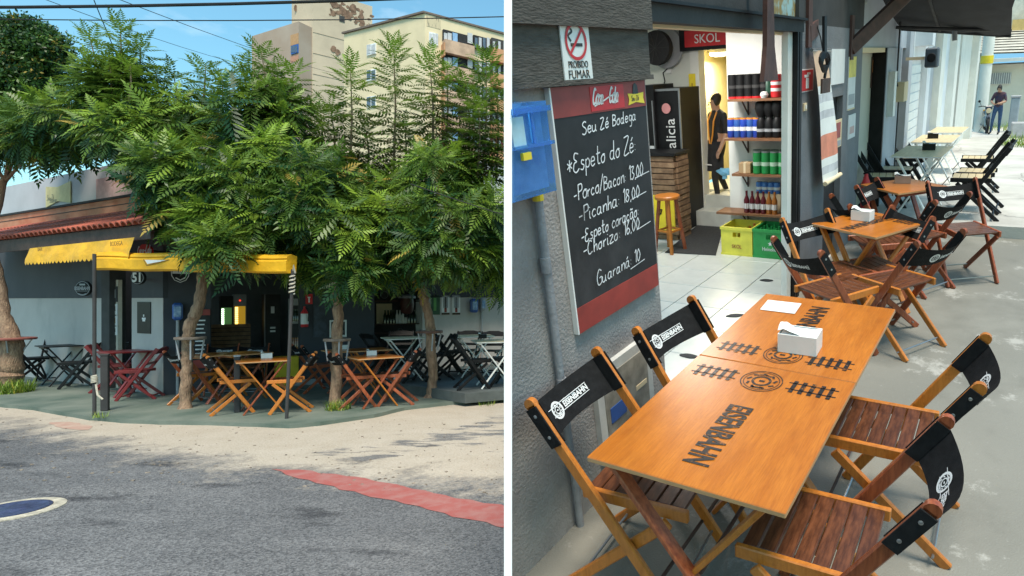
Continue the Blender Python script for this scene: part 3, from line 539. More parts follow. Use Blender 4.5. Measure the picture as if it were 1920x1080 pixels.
# awnings
aw = thing('small_awning', 'scalloped yellow fabric awning under the tiled eave', 'awning')
mb = MB(); NS = 30; zt1 = wz('L', 150, 457, 1.0); zb1 = wz('L', 150, 485, 1.18); vs = []; sa = ws('L', 56, 1.0); sb = ws('L', 252, 1.0)
for i in range(NS*4+1):
    s = sa+(sb-sa)*i/(NS*4); dr = .04*abs(math.sin(i*math.pi/4)); wv = .02*math.sin(i*.21)
    vs += [W3('L', s, 1.0, zt1+.02*i/(NS*4)), W3('L', s, 1.03+wv, (zt1+zb1)/2+.02), W3('L', s, 1.055+wv*.6, zb1+.07), W3('L', s, 1.06+wv*.6, zb1+.01-dr)]
mb.add(vs, [(4*i+j, 4*i+4+j, 4*i+5+j, 4*i+1+j) for i in range(NS*4) for j in range(3)], True); cl = mb.build('fabric', M['awn'], aw)
def tw(s_, px, py, off, size, m, par, sx=1., name='lettering', wl='L'):
    u, n = WD[wl]; xd = (-u.x, -u.y, 0) if wl == 'L' else (u.x, u.y, 0)
    return text(s_, size, m, par, W3(wl, ws(wl, px, off), off, wz(wl, px, py, off)), xd, (0, 0, 1), name, sx)
M['faint'] = mat('faded_brown_print', (.25, .13, .02), .7)
tw('BAR', 75, 467, 1.075, .1, M['faint'], cl); tw('BODEGA', 218, 457, 1.075, .09, M['faint'], cl)
aw2 = thing('roll_awning', 'long rolled yellow awning box carried on two thin posts', 'awning')
A0 = a(186, 490, 8.6); A1 = a(546, 495, 8.1); dx = (A1-A0).normalized(); nb_ = Vector((dx.y, -dx.x, 0)).normalized()
mb = MB(); n_ = 24; vs = []; prof = [(-.10, .105), (.0, .125), (.06, .10), (.075, .07), (.06, .055), (.085, .03), (.085, -.1), (.05, -.125), (-.08, -.12)]
for i in range(n_+1):
    p = A0.lerp(A1, i/n_)
    for o_, z in prof: vs.append(p+nb_*(o_+.006*math.sin(i*1.3))+Vector((0, 0, z+.006*math.sin(i*.8))))
k = len(prof); mb.add(vs, [(i*k+j, (i+1)*k+j, (i+1)*k+(j+1) % k, i*k+(j+1) % k) for i in range(n_) for j in range(k)]+[tuple(range(k)), tuple(n_*k+j for j in range(k))]); fab = mb.build('fabric', M['awn'], aw2)
mb = MB(); pc = A0.lerp(A1, .34)+nb_*.088; mb.add([pc+dx*-.17+Vector((0, 0, .025)), pc+dx*.2+Vector((0, 0, .025)), pc+dx*-.13+Vector((0, 0, -.03))], [(0, 1, 2)]); mb.build('printed_mark', M['print'], fab)
mb = MB(); 
for q0, q1 in (((-.19, .03), (-.14, -.05)), ((-.14, -.05), (.22, .03))): mb.bar(pc+dx*q0[0]+Vector((0, 0, q0[1])), pc+dx*q1[0]+Vector((0, 0, q1[1])), .012, .003, nb_)
mb.build('printed_mark', M['faint'], fab)
for px, pyb, Yd, lab in ((177, 779, 8.6, 'thin rusty black awning post with a rope tied near its foot'), (541, 792, 8.1, 'thin leaning black awning post with knotted rope at its top')):
    g = ag(px, pyb, SWZ) if px < 300 else ag(px-4, pyb, 0); t = thing('awning_post', lab, 'post', T(g.x, g.y, g.z)); tp = a(px+(0 if px < 300 else 8), 476 if px < 300 else 505, g.y)-g
    mb = MB(); mb.tube([(0, 0, 0), tp*.5, tp], .021, 10); mb.build('shaft', M['dgrey'], t)
    mb = MB(); zb = .42 if px < 300 else tp.z-.12
    for q in range(5): mb.tube([(.029*math.cos(f_), .029*math.sin(f_), zb+.02*q+.006*f_) for f_ in np.linspace(0, 6.3, 12)] if px < 300 else [tp*((zb-.05*q)/tp.z)+Vector((.029*math.cos(f_), .029*math.sin(f_), .006*f_)) for f_ in np.linspace(0, 6.3, 12)], .011, 5)
    mb.tube([(.04, -.02, zb), (.07, -.03, zb-.14), (.13, -.02, zb-.2)] if px < 300 else [tp+Vector((0, 0, -.05)), tp+Vector((.03, -.03, .05)), tp+Vector((.03, 0, -.05))], .012, 5); mb.build('rope', mat('rope', (.5, .46, .38), .9, .2, 30), t)
for px, pyt, pyb, wpx, cap, lab in ((197, 667, 770, 14, 0, 'square dark bollard post beside the awning post'), (445, 669, 773, 12, 1, 'square dark bollard post with a pale cap before the orange tables')):
    g = ag(px, pyb, SWZ); h = (pyb-pyt)/F*g.y; wd = wpx/F*g.y*.8; t = thing('bollard', lab, 'bollard', T(g.x, g.y, SWZ, .5)); mb = MB(); mb.bev((0, 0, h/2), (wd, wd, h), .008); mb.build('shaft', M['dgrey'], t)
    mb = MB(); mb.bev((0, 0, h+.012), (wd*1.12, wd*1.12, .024), .005); mb.build('cap', M['grey'] if cap else M['dgrey'], t)
# signs and fittings on the street walls
def disc(name, label, wl, px, py, rpx, off, cat='sign', ring=True):
    off = off+.12 if off > 0 else off; c = W3(wl, ws(wl, px, off), off, wz(wl, px, py, off)); r = rpx/F*c.y*.92; u, n = WD[wl]; t = thing(name, label, cat); fv = Vector((0, -1, 0)) if off > 0 else Vector((n.x, n.y, 0)); m3 = fv.to_track_quat('Z', 'Y').to_matrix()
    mb = MB(); mb.lathe([(r, -.02), (r, .02), (r*.93, .024), (.001, .024)], 32, c, m3); mb.build('disc', M['black'], t)
    if ring:
        rb = MB(); f3 = lambda x, y: c+m3 @ Vector((x, y, .026)); ribbon(rb, [(r*.88*math.cos(2*math.pi*k/32), r*.88*math.sin(2*math.pi*k/32)) for k in range(33)], r*.06, f3); rb.build('ring', M['grey'], t)
    return t, c, r
t, c, r = disc('round_sign', 'round black sign with pale lettering on the slate wall', 'L', 157, 541, 16, .03); fx = Vector((1, 0, 0)); fn_ = Vector((0, -1, 0)); text('EISENBAHN', .085, M['grey'], t, c+fn_*.028, fx, (0, 0, 1), sx=.62, bold=.002)
mb = MB(); u_ = Vector((-UL.x, -UL.y, 0)); f3 = lambda x, y: c+fn_*.028+fx*x+Vector((0, 0, y)); ribbon(mb, [(-.1, -.045), (.1, -.045)], .006, f3); ribbon(mb, smooth([(-.07, -.09), (0, -.11), (.07, -.09)]), .012, f3); mb.build('mark', M['grey'], t); mb = MB(); ribbon(mb, [(-.05, .07), (.05, .07)], .03, f3); mb.build('mark', M['grey'], t)
t, c, r = disc('round_sign', 'round black sign with white number on the corner pillar', 'L', 260, 521, 14, .22); fx = Vector((1, 0, 0)); fn_ = Vector((0, -1, 0)); text('51', .2, M['print'], t, c+fn_*.028, fx, (0, 0, 1), sx=.8, bold=.006)
br = MB(); br.bar(W3('L', ws('L', 262, .2), .2, c.z), W3('L', ws('L', 262, 0), 0., c.z), .03, .03); br.build('bracket', M['black'], t)
t = thing('shield_sign', 'black shield sign with white outline over the chalkboard', 'sign'); zc = wz('R', 338, 515, .05); sc = ws('R', 338, .05)
mb = MB(); shp = [(-.13, .12), (.13, .12), (.12, -.02), (.08, -.1), (0, -.14), (-.08, -.1), (-.12, -.02)]; mb.prism([W3('R', sc+x, .03, zc+z) for x, z in shp], (NR.x*.02, NR.y*.02, 0)); mb.build('panel', M['black'], t)
mb = MB(); f3 = lambda x, y: W3('R', sc+x, .056, zc+y); ribbon(mb, [(x*.9, z*.9) for x, z in shp+shp[:1]], .012, f3); ribbon(mb, [(-.1, .04), (.1, .04)], .05, f3); ribbon(mb, [(-.06, -.05), (0, -.09), (.06, -.05)], .02, f3); mb.build('mark', M['print'], t)
t = thing('red_soda_sign', 'curved red sign with white script half hidden behind awning', 'sign'); mb = MB(); zc = wz('L', 272, 470, .3); sc = ws('L', 272, .3)
mb.prism([W3('L', sc+x, .28, zc+z) for x, z in ((-.24, -.1), (.24, -.1), (.2, .04), (.08, .1), (-.08, .1), (-.2, .04))], (NL.x*.03, NL.y*.03, 0)); mb.build('panel', M['red'], t)
hb = MB(); handwrite(hb, 'Coca-Cola', 0, 0, .13, .02, lambda x, y: W3('L', sc+.2-x, .32, zc-.05+y), .25, wscale=.75); hb.build('lettering', M['print'], t)
br = MB(); br.bar(W3('L', sc, .28, zc), W3('L', sc, 0., zc), .03, .03); br.build('bracket', M['black'], t)
def panel(name, label, wl, px0, px1, py0, py1, m, off=.0, cat='poster', th=.012, bands=None, group=None):
    t = thing(name, label, cat, group=group); z1 = wz(wl, (px0+px1)/2, py0, off); z0 = wz(wl, (px0+px1)/2, py1, off); mb = MB(); wbox(mb, wl, px0, px1, z0, z1, off+.001, off+th); mb.build('sheet', m, t)
    for (u0, u1, v0, v1, mm) in (bands or []):
        mb = MB(); wbox(mb, wl, px0+(px1-px0)*u0, px0+(px1-px0)*u1, z0+(z1-z0)*v0, z0+(z1-z0)*v1, off+th+.001, off+th+.003); mb.build('printed_mark', mm, t)
    return t
panel('menu_panel', 'tall black menu panel on the pale corner pillar', 'L', 257, 282, 566, 625, M['black'], cat='sign', bands=[(.4, .6, .38, .44, M['print']), (.36, .64, .44, .5, M['print']), (.45, .53, .53, .6, M['print'])])
for k, (y0, y1, mm) in enumerate(((537, 566, M['dgrey']), (570, 590, M['print']), (592, 610, M['print']), (612, 628, M['white']))):
    panel('door_notice', ['dark notice at the top of the open door edge', 'white notice with a black figure on the door edge', 'white notice with a ring symbol on the door edge', 'lowest white notice with a black dot on the door edge'][k], 'L', 206, 219.5, y0, y1, mm, -.06, bands=[(.25, .75, .25+.1*(k % 2), .8, [M['grey'], M['ink'], M['faint'], M['ink']][k])])
def meterbox(px, py0, py1, wpx, label, m, wl='R', pipe=True, pb=745):
    t = thing('meter_box', label, 'meter box'); z0 = wz(wl, px, py1); z1 = wz(wl, px, py0); s0 = ws(wl, px-wpx/2); s1 = ws(wl, px+wpx/2); mb = MB(); u, n = WD[wl]; c = (W3(wl, s0, .08, (z0+z1)/2)+W3(wl, s1, .08, (z0+z1)/2))/2
    rot = Matrix.Rotation(math.atan2(u.y, u.x), 3, 'Z'); mb.bev(c, (abs(s1-s0), .14, z1-z0), .03, rot); mb.build('case', m, t)
    mb = MB(); mb.bev(c+Vector((n.x, n.y, 0))*.07, (abs(s1-s0)*.7, .02, (z1-z0)*.6), .008, rot); mb.build('window', M['bluein'], t)
    if pipe:
        mb = MB(); q = W3(wl, (s0+s1)/2, .04, z0); mb.tube([q, Vector((q.x, q.y, SWZ))], .022, 8); mb.build('conduit', M['grey'], t)
meterbox(333, 568, 600, 20, 'blue electricity meter box on the slate wall by the shield sign', M['bluesolid'])
meterbox(886, 560, 586, 13, 'rounded blue meter box on the light wall by the posters', M['bluesolid'], pipe=False)
meterbox(902, 558, 583, 9, 'small grey meter box on a conduit beside the blue box', M['grey'])
panel('chalkboard', 'framed chalk menu board behind the leaning trunk', 'R', 362, 394, 580, 690, M['board'], cat='chalkboard', th=.03, bands=[(0, 1, 0, .14, M['redtop']), (0, 1, .9, 1, M['redtop'])]+[(.12, .12+.5+.05*(k % 3), .24+.07*k, .262+.07*k, M['chalk']) for k in range(9)])
panel('fire_sign', 'small red square fire sign on the jamb of the bar opening', 'R', 573, 586, 551, 570, M['red'], cat='sign', bands=[(.4, .6, .15, .7, M['print']), (.3, .7, .6, .72, M['print'])])
panel('wall_notice', 'white printed notice high behind the middle trunk', 'R', 638, 653, 536, 566, M['print'], bands=[(.1, .9, .1+.14*k, .16+.14*k, M['faint']) for k in range(5)])
panel('wall_poster', 'pale framed poster behind the middle trunk above its shelf', 'R', 618, 650, 600, 632, M['print'], bands=[(.1, .9, .12, .9, M['dgrey']), (.15, .4, .2, .4, M['print']), (.6, .85, .2, .4, M['print'])])
panel('dark_poster', 'large dark poster panel on the slate wall', 'R', 588, 612, 572, 632, mat('dark_poster', (.03, .04, .06), .5, .4, 9))
panel('green_poster', 'dark green bottle poster on the light grey wall', 'R', 808, 825, 553, 590, mat('green_poster', (.02, .07, .035), .5, .3), bands=[(.3, .6, .2, .85, mat('lime_print', (.1, .3, .08), .5))])
for k, x in enumerate((828, 848)): panel('bottle_poster', 'black and white bottle poster beside the green one' if k == 0 else 'black and white bottle poster by the blue meter box', 'R', x, x+15, 553, 590, M['print'], bands=[(0, 1, 0, .1, M['ink']), (.2, .8, .35, .95, M['grey']), (.4, .6, .3, .9, M['ink']), (.05, .35, .12, .3, M['print']), (.35, .65, .12, .34, M['redtop'])])
t = thing('fire_extinguisher', 'fire extinguisher with white label hung at the bar opening', 'extinguisher'); p = W3('R', ws('R', 571, .1), .1, wz('R', 571, 613, .1)); mb = MB(); mb.lathe([(.055, 0), (.06, .01), (.06, .26), (.03, .31), (.02, .33), (.02, .37)], 14, p); mb.build('cylinder', M['red'], t); mb = MB(); mb.lathe([(.062, .05), (.062, .24)], 14, p); mb.build('printed_label', M['print'], t); mb = MB(); mb.tube([p+Vector((0, 0, .35)), p+Vector((.09, -.02, .32)), p+Vector((.08, -.02, .1))], .01, 6); mb.bar(p+Vector((-.03, 0, .37)), p+Vector((.07, 0, .4)), .02, .02); mb.build('hose', M['black'], t)
# inside the street openings
def rbox(name, label, cat, px0, px1, py0, py1, off, dep, m, parts=()):
    t = thing(name, label, cat); z1 = wz('R', px0, py0, off); z0 = max(SWZ, wz('R', px0, py1, off)); mb = MB(); wbox(mb, 'R', px0, px1, z0, z1, off-dep, off); mb.build('body', m, t)
    for nm, u0, u1, v0, v1, mm, e in parts:
        mb = MB(); wbox(mb, 'R', px0+(px1-px0)*u0, px0+(px1-px0)*u1, z0+(z1-z0)*v0, z0+(z1-z0)*v1, off+.001, off+.002+e); mb.build(nm, mm, t)
    return t
LG = emit('fridge_light_green', (.2, .5, .15), .12); LW = emit('fridge_tube_white', (.8, 1, .75), 2.2); LY = emit('fridge_light_yellow', (.75, .42, .03), .3); LYW = emit('fridge_tube_yellow', (1, .75, .2), 2.5)
rbox('drinks_fridge', 'lit green drinks fridge behind the bar counter', 'fridge', 413, 437, 555, 740, -1.9, .6, M['black'], [('door_glass', .08, .9, .62, .86, LG, .004)]+[('light', .1, .3, .63+.025*k, .648+.025*k, LW, .01) for k in range(9)])
rbox('drinks_fridge', 'lit yellow drinks fridge with white header behind the bar counter', 'fridge', 438, 462, 552, 740, -1.9, .6, M['grey'], [('door_glass', .1, .92, .62, .86, LY, .004)]+[('light', .12, .34, .63+.025*k, .648+.025*k, LYW, .01) for k in range(9)]+[('display', .44, .56, .92, .935, emit('red_led', (1, .05, .03), 1.5), .004)])
rbox('tall_fridge', 'tall black fridge with white emblem inside the bar opening', 'fridge', 496, 526, 552, 740, -1.2, .6, M['black'], [('frame', 0, .04, 0, 1, M['grey'], .006), ('printed_mark', .4, .62, .78, .86, M['print'], .003), ('printed_mark', .35, .68, .56, .58, M['print'], .003), ('printed_mark', .35, .68, .6, .62, M['print'], .003)])
t = thing('slatted_counter', 'dark wood slatted bar counter inside the bar opening', 'counter'); mb = MB(); wbox(mb, 'R', 388, 470, SWZ, 1.12, -1.6, -1.25); mb.build('body', M['darkwood'], t)
for k in range(14): wbuild('slat', M['slatc'] if 'slatc' in M else M.setdefault('slatc', mat('pallet_slat', (.16, .09, .05), .8, .35, 10, .2, 50, col2=(.3, .19, .11), obj=True)), t, 'R', 388, 470, SWZ+.03+.077*k, SWZ+.09+.077*k, -1.25, -1.225-.008*(k % 3))
t = rbox('white_shelf', 'white shelf unit of bottles at the edge of the bar opening', 'shelf', 544, 561, 560, 740, -.5, .3, mat('shelf_grey', (.4, .4, .4), .7), [('compartment', .08, .92, .08+.22*k, .26+.22*k, M['dgrey'], .002) for k in range(4)])
for k in range(8): mb = MB(); p = W3('R', ws('R', 547+(k % 4)*3.6, -.48), -.44, wz('R', 550, 602 if k < 4 else 655, -.45)-.0); mb.lathe([(.03, 0), (.03, .13), (.012, .18), (.012, .22)], 8, p); mb.build('bottle', M['bottle'] if k < 4 else M['amber'], label='dark bottle on the upper white shelf of the bar opening' if k < 4 else 'amber bottle on the lower white shelf of the bar opening', cat='bottle', group='bottles on the white shelf')
t = thing('yellow_sign_crate', 'yellow box with black letters beside the orange table', 'crate'); mb = MB(); wbox(mb, 'R', 518, 560, SWZ, SWZ+.52, -.35, -.05); mb.build('box', M['yellow'], t); tw('SKOL', 540, 712, -.04, .16, M['ink'], t, wl='R'); 
for k, (x, y) in enumerate(((530, 605), (548, 585), (482, 600))): pass
# second opening: shelf wall with plates and bottles
t = thing('bottle_shelf', 'dark shelf wall with cream panel inside the far opening', 'shelf'); wbuild('backboard', M['dgrey'], t, 'R', 702, 792, PLZ, 2.45, -.95, -.9); wbuild('panel', M['cream'], t, 'R', 706, 735, 1.1, 1.52, -.9, -.88); wbuild('panel', M['whitewall'], t, 'R', 780, 792, .9, 1.6, -.9, -.87)
for z in (.9, 1.08, 1.56, 1.85, 2.1): wbuild('shelf_board', M['darkwood'], t, 'R', 703, 792, z, z+.025, -.9, -.66)
for k in range(11): p = W3('R', ws('R', 722+k*5.6, -.75), -.75, 1.105); mb = MB(); mb.lathe([(.032, 0), (.032, .16), (.013, .22), (.013, .28)], 8, p); mb.build('bottle', M['white'] if 3 < k < 8 else M['bottle'], label='pale bottle on the middle shelf of the far opening' if 3 < k < 8 else 'dark bottle on the middle shelf of the far opening', cat='bottle', group='shelf bottles in the far opening')
for k in range(8): p = W3('R', ws('R', 708+k*9, -.75), -.75, 1.875); mb = MB(); mb.lathe([(.04, 0), (.045, .12), (.02, .16)], 8, p); mb.build('jar', [M['grey'], M['amber'], M['bottle']][k % 3], label='jar on the upper shelf of the far opening', cat='jar', group='jars in the far opening')
for k, (x, y, r_) in enumerate(((658, 556, 0), (720, 553, 8), (740, 552, 8), (763, 548, 7), (750, 621, 6), (738, 624, 5))):
    if r_: disc('wall_plate', ['', 'pale round plate on the upper shelf wall of the far opening', 'second round plate on the upper shelf wall of the far opening', 'small round plate nearest the far jamb', 'white disc on the low shelf front', 'smaller white disc on the low shelf front'][k], 'R', x, y, r_, -.62, 'plate', True)
t = thing('keg_lamp', 'brown keg with white lid on the shelf of the far opening', 'keg'); p = W3('R', ws('R', 763, -.6), -.6, wz('R', 763, 588, -.6)); mb = MB(); mb.lathe([(.08, 0), (.12, .05), (.14, .2), (.12, .32)], 14, p); mb.build('body', mat('keg_brown', (.1, .035, .025), .5, .2), t); mb = MB(); mb.lathe([(.17, .32), (.17, .36), (.1, .4)], 14, p); mb.build('lid', M['grey'], t); mb = MB(); mb.bar(p+Vector((0, 0, 0)), p+Vector((-.12*NR.x, -.12*NR.y, -.06)), .05, .05); mb.build('bracket', M['dgrey'], t)
# street furniture
def vr(px): return math.degrees(math.atan((PX-px)/F))
TPO = table_proto(.62, .62, .72, 'top', 'orange', 'redwood'); TPR = table_proto(.6, .6, .72, 'dredtop', 'dred', edge='dred') if M.setdefault('dredtop', mat('dark_red_top', (.19, .02, .02), .4, .2)) else 0
TPB = table_proto(.62, .62, .72, 'black', 'black', edge='black'); TPW = table_proto(.66, .66, .74, 'top2', 'white', edge='white')
def at(proto, px, py, yaw, label, group, z=SWZ): g = ag(px, py, z); return table(proto, I4, g.x, g.y, vr(px)+yaw, label, group, z), g
def ac(style, px, py, face, label, group, z=SWZ, sc=.95): g = ag(px, py, z); return chair(style, I4, g.x, g.y, vr(px)+face, label, group, z, sc)
GB = 'black folding set by the slate wall'; GR = 'dark red folding set by the open door'; GO = 'orange folding sets under the roll awning'; GM = 'orange set beside the middle trunk'; GW = 'white tables and black chairs on the raised pavement'
at(TPB, 118, 721, 12, 'black folding table against the light grey wall', GB); ac('black', 52, 716, -78, 'black folding chair half hidden by the grassy trunk', GB); ac('black', 150, 726, 75, 'black folding chair between the black table and the thin post', GB); ac('black', 104, 712, 165, 'black folding chair on the wall side of the black table', GB)
_, g = at(TPR, 234, 741, 20, 'dark red folding table by the open door', GR); ac('red', 262, 747, 72, 'dark red folding chair before the corner pillar', GR); ac('red', 212, 733, -105, 'dark red folding chair behind the square bollard', GR)
at(TPO, 492, 771, 4, 'orange folding table with X legs nearest the road edge', GO); at(TPO, 402, 752, 28, 'orange folding table beside the leaning trunk', GO); at(TPO, 452, 748, 28, 'orange folding table pushed against the other one behind bollard', GO)
ac('sling', 545, 771, 84, 'orange folding chair right behind the leaning awning post', GO); ac('sling', 435, 773, -84, 'orange folding chair behind the pale capped bollard', GO); ac('sling2', 366, 757, -60, 'red brown folding chair behind the leaning trunk', GO); ac('slingdark', 470, 738, 170, 'dark folding chair on the bar side of the orange tables', GO); ac('sling2', 416, 738, 175, 'folding chair between orange tables and slatted counter', GO)
at(TPO, 702, 760, 18, 'orange folding table with napkins right of the middle trunk', GM); at(TPO, 650, 738, 14, 'dark lit orange table just behind the middle trunk', GM); at(TPO, 690, 735, 14, 'orange table joined behind the napkin table', GM)
ac('slingdark', 665, 763, -75, 'dark folding chair tucked in beside the middle trunk', GM); ac('slingdark', 745, 757, 80, 'dark folding chair facing the trunk across the napkin table', GM); ac('slingdark', 592, 734, -70, 'dark folding chair against the jamb wall', GM); ac('slingdark', 700, 775, 20, 'dark folding chair on the road side of the napkin table', GM) if 0 else None
at(TPW, 758, 712, 10, 'white folding table in front of the far opening', GW, PLZ); at(TPW, 888, 704, 8, 'white folding table close to the posters', GW, PLZ); at(TPW, 928, 724, 10, 'white folding table at the road end of the raised pavement', GW, PLZ)
for px, py, fc, lb in ((716, 706, -60, 'black folding chair left against the far opening'), (790, 716, 70, 'black folding chair just left of the far trunk'), (820, 712, 100, 'black folding chair right behind the far trunk'), (843, 704, -80, 'black folding chair under the bottle posters'), (870, 700, 160, 'black folding chair under the blue meter box'), (886, 728, -80, 'black folding chair at the kerb end of the white table'), (950, 722, 80, 'black folding chair at the outer side of the end table'), (918, 702, 165, 'black folding chair under the grey meter box'), (748, 700, 170, 'black folding chair inside the far opening')): ac('black', px, py, fc, lb, GW, PLZ)
for px, py, z, lb, mm in ((122, 705, .72, 'black napkin box on the black table', 'black'), (232, 725, .72, 'dark napkin box on the dark red table', 'black'), (500, 766, .72, 'white napkin box on the orange table nearest the road', 'white'), (697, 756, .72, 'white napkin box on the table right of the middle trunk', 'white'), (645, 735, .72, 'white napkin box on the dark lit table', 'white'), (905, 715, .74, 'black napkin box on the white table at the kerb', 'black')):
    zz = PLZ if px > 850 else SWZ; g = ag(px, py, zz); napkin(I4, g.x, g.y, zz+z, vr(px), lb, mm, .9)
# ---------------------------------------------------------------- street: trees
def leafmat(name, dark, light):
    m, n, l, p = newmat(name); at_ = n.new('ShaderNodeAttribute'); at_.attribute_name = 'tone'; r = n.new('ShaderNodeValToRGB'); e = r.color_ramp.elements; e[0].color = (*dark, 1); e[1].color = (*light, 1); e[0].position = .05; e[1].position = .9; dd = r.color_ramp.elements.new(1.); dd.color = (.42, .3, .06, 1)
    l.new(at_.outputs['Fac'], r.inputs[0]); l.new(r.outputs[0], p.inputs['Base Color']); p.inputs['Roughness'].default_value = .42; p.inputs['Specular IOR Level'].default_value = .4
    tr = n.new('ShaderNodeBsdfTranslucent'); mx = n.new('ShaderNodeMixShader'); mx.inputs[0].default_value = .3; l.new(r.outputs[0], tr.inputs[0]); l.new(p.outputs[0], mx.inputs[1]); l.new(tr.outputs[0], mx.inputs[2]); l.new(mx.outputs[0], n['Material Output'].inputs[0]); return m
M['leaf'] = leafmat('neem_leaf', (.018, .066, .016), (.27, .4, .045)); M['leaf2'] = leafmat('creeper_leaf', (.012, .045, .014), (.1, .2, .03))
def frond_template(npair=8, L_=1.):
    v = []; q = []
    def leaf(b, tip, wd):
        b = np.array(b); tip = np.array(tip); ax = tip-b; s = np.cross(ax, [0, 0, 1.]); s = s/np.linalg.norm(s)*wd; mid = b+ax*.42; o = len(v)
        v.extend([b, mid+s, tip, mid-s]); q.append([o, o+1, o+2, o+3])
    zf = lambda x: .1*x-.42*x*x
    for i in range(npair):
        x = .16+.8*i/(npair-1); ln = .33*(1-.55*abs(2*(i/(npair-1))-.85)**1.6)
        for sd in (-1, 1):
            aa = R_(68-28*i/(npair-1)); xx = x+.02*sd; b = (xx, 0, zf(xx)); leaf(b, (xx+ln*math.cos(aa), sd*ln*math.sin(aa), zf(xx)-.22*ln-.5*ln*ln), .042)
    leaf((.97, 0, zf(.97)), (1.18, 0, zf(1.16)), .034)
    leaf((0, 0, 0), (.98, .0, zf(.98)), .007)
    return np.array(v), np.array(q)
FV, FQ = frond_template()
def blob_template(n=14):
    v = []; q = []; r = np.random.default_rng(3)
    for i in range(n):
        d = r.normal(size=3); d /= np.linalg.norm(d); c = d*r.uniform(.1, 1)**.6; x = r.normal(size=3); x /= np.linalg.norm(x); y = np.cross(x, d); y /= np.linalg.norm(y); o = len(v)
        v.extend([c-x*.26, c+y*.13, c+x*.26, c-y*.13]); q.append([o, o+1, o+2, o+3])
    return np.array(v), np.array(q)
def leafmesh(name, pos, fwd, up, sc, tone, m, parent, tpl=None):
    V, Q = tpl or (FV, FQ); pos, fwd, up, sc, tone = map(np.asarray, (pos, fwd, up, sc, tone)); n_ = len(pos)
    f = fwd/np.linalg.norm(fwd, axis=1, keepdims=True); s = np.cross(up, f); s /= np.linalg.norm(s, axis=1, keepdims=True)+1e-9; u = np.cross(f, s)
    A = np.stack([f, s, u], -1)*sc[:, None, None]; vv = np.einsum('nij,vj->nvi', A, V)+pos[:, None]; vv = vv.reshape(-1, 3); qq = (Q[None]+(np.arange(n_)*len(V))[:, None, None]).reshape(-1, 4)
    me = bpy.data.meshes.new(name); me.vertices.add(len(vv)); me.vertices.foreach_set('co', vv.reshape(-1).astype(np.float32)); me.loops.add(qq.size); me.loops.foreach_set('vertex_index', qq.reshape(-1).astype(np.int32)); me.polygons.add(len(qq)); me.polygons.foreach_set('loop_start', np.arange(0, qq.size, 4, dtype=np.int32)); me.update(calc_edges=True)
    at_ = me.attributes.new('tone', 'FLOAT', 'POINT'); at_.data.foreach_set('value', np.repeat(tone, len(V)).astype(np.float32)); me.materials.append(m); return link(name, me, parent)
def shoot(acc, p, d, nf, size, tone, rng):
    d = d/np.linalg.norm(d); x = np.cross(d, [.3, .2, 1.]); x /= np.linalg.norm(x); y = np.cross(d, x); ph = rng.uniform(0, 6.28)
    for k in range(nf):
        t_ = ph+k*2.4; el = R_(68-85*k/nf+rng.uniform(-10, 10)); f = (x*math.cos(t_)+y*math.sin(t_))*math.cos(el)+d*math.sin(el); acc.append((p-d*.18*size*k/nf, f+np.array([0, 0, -.1]), d+np.array([0, 0, .6]), size*rng.uniform(.75, 1.15)*(.7+.4*k/nf), (1. if rng.random() < .012 else np.clip(tone+rng.normal()*.1+(.16 if k < 3 else 0), 0, .9))))
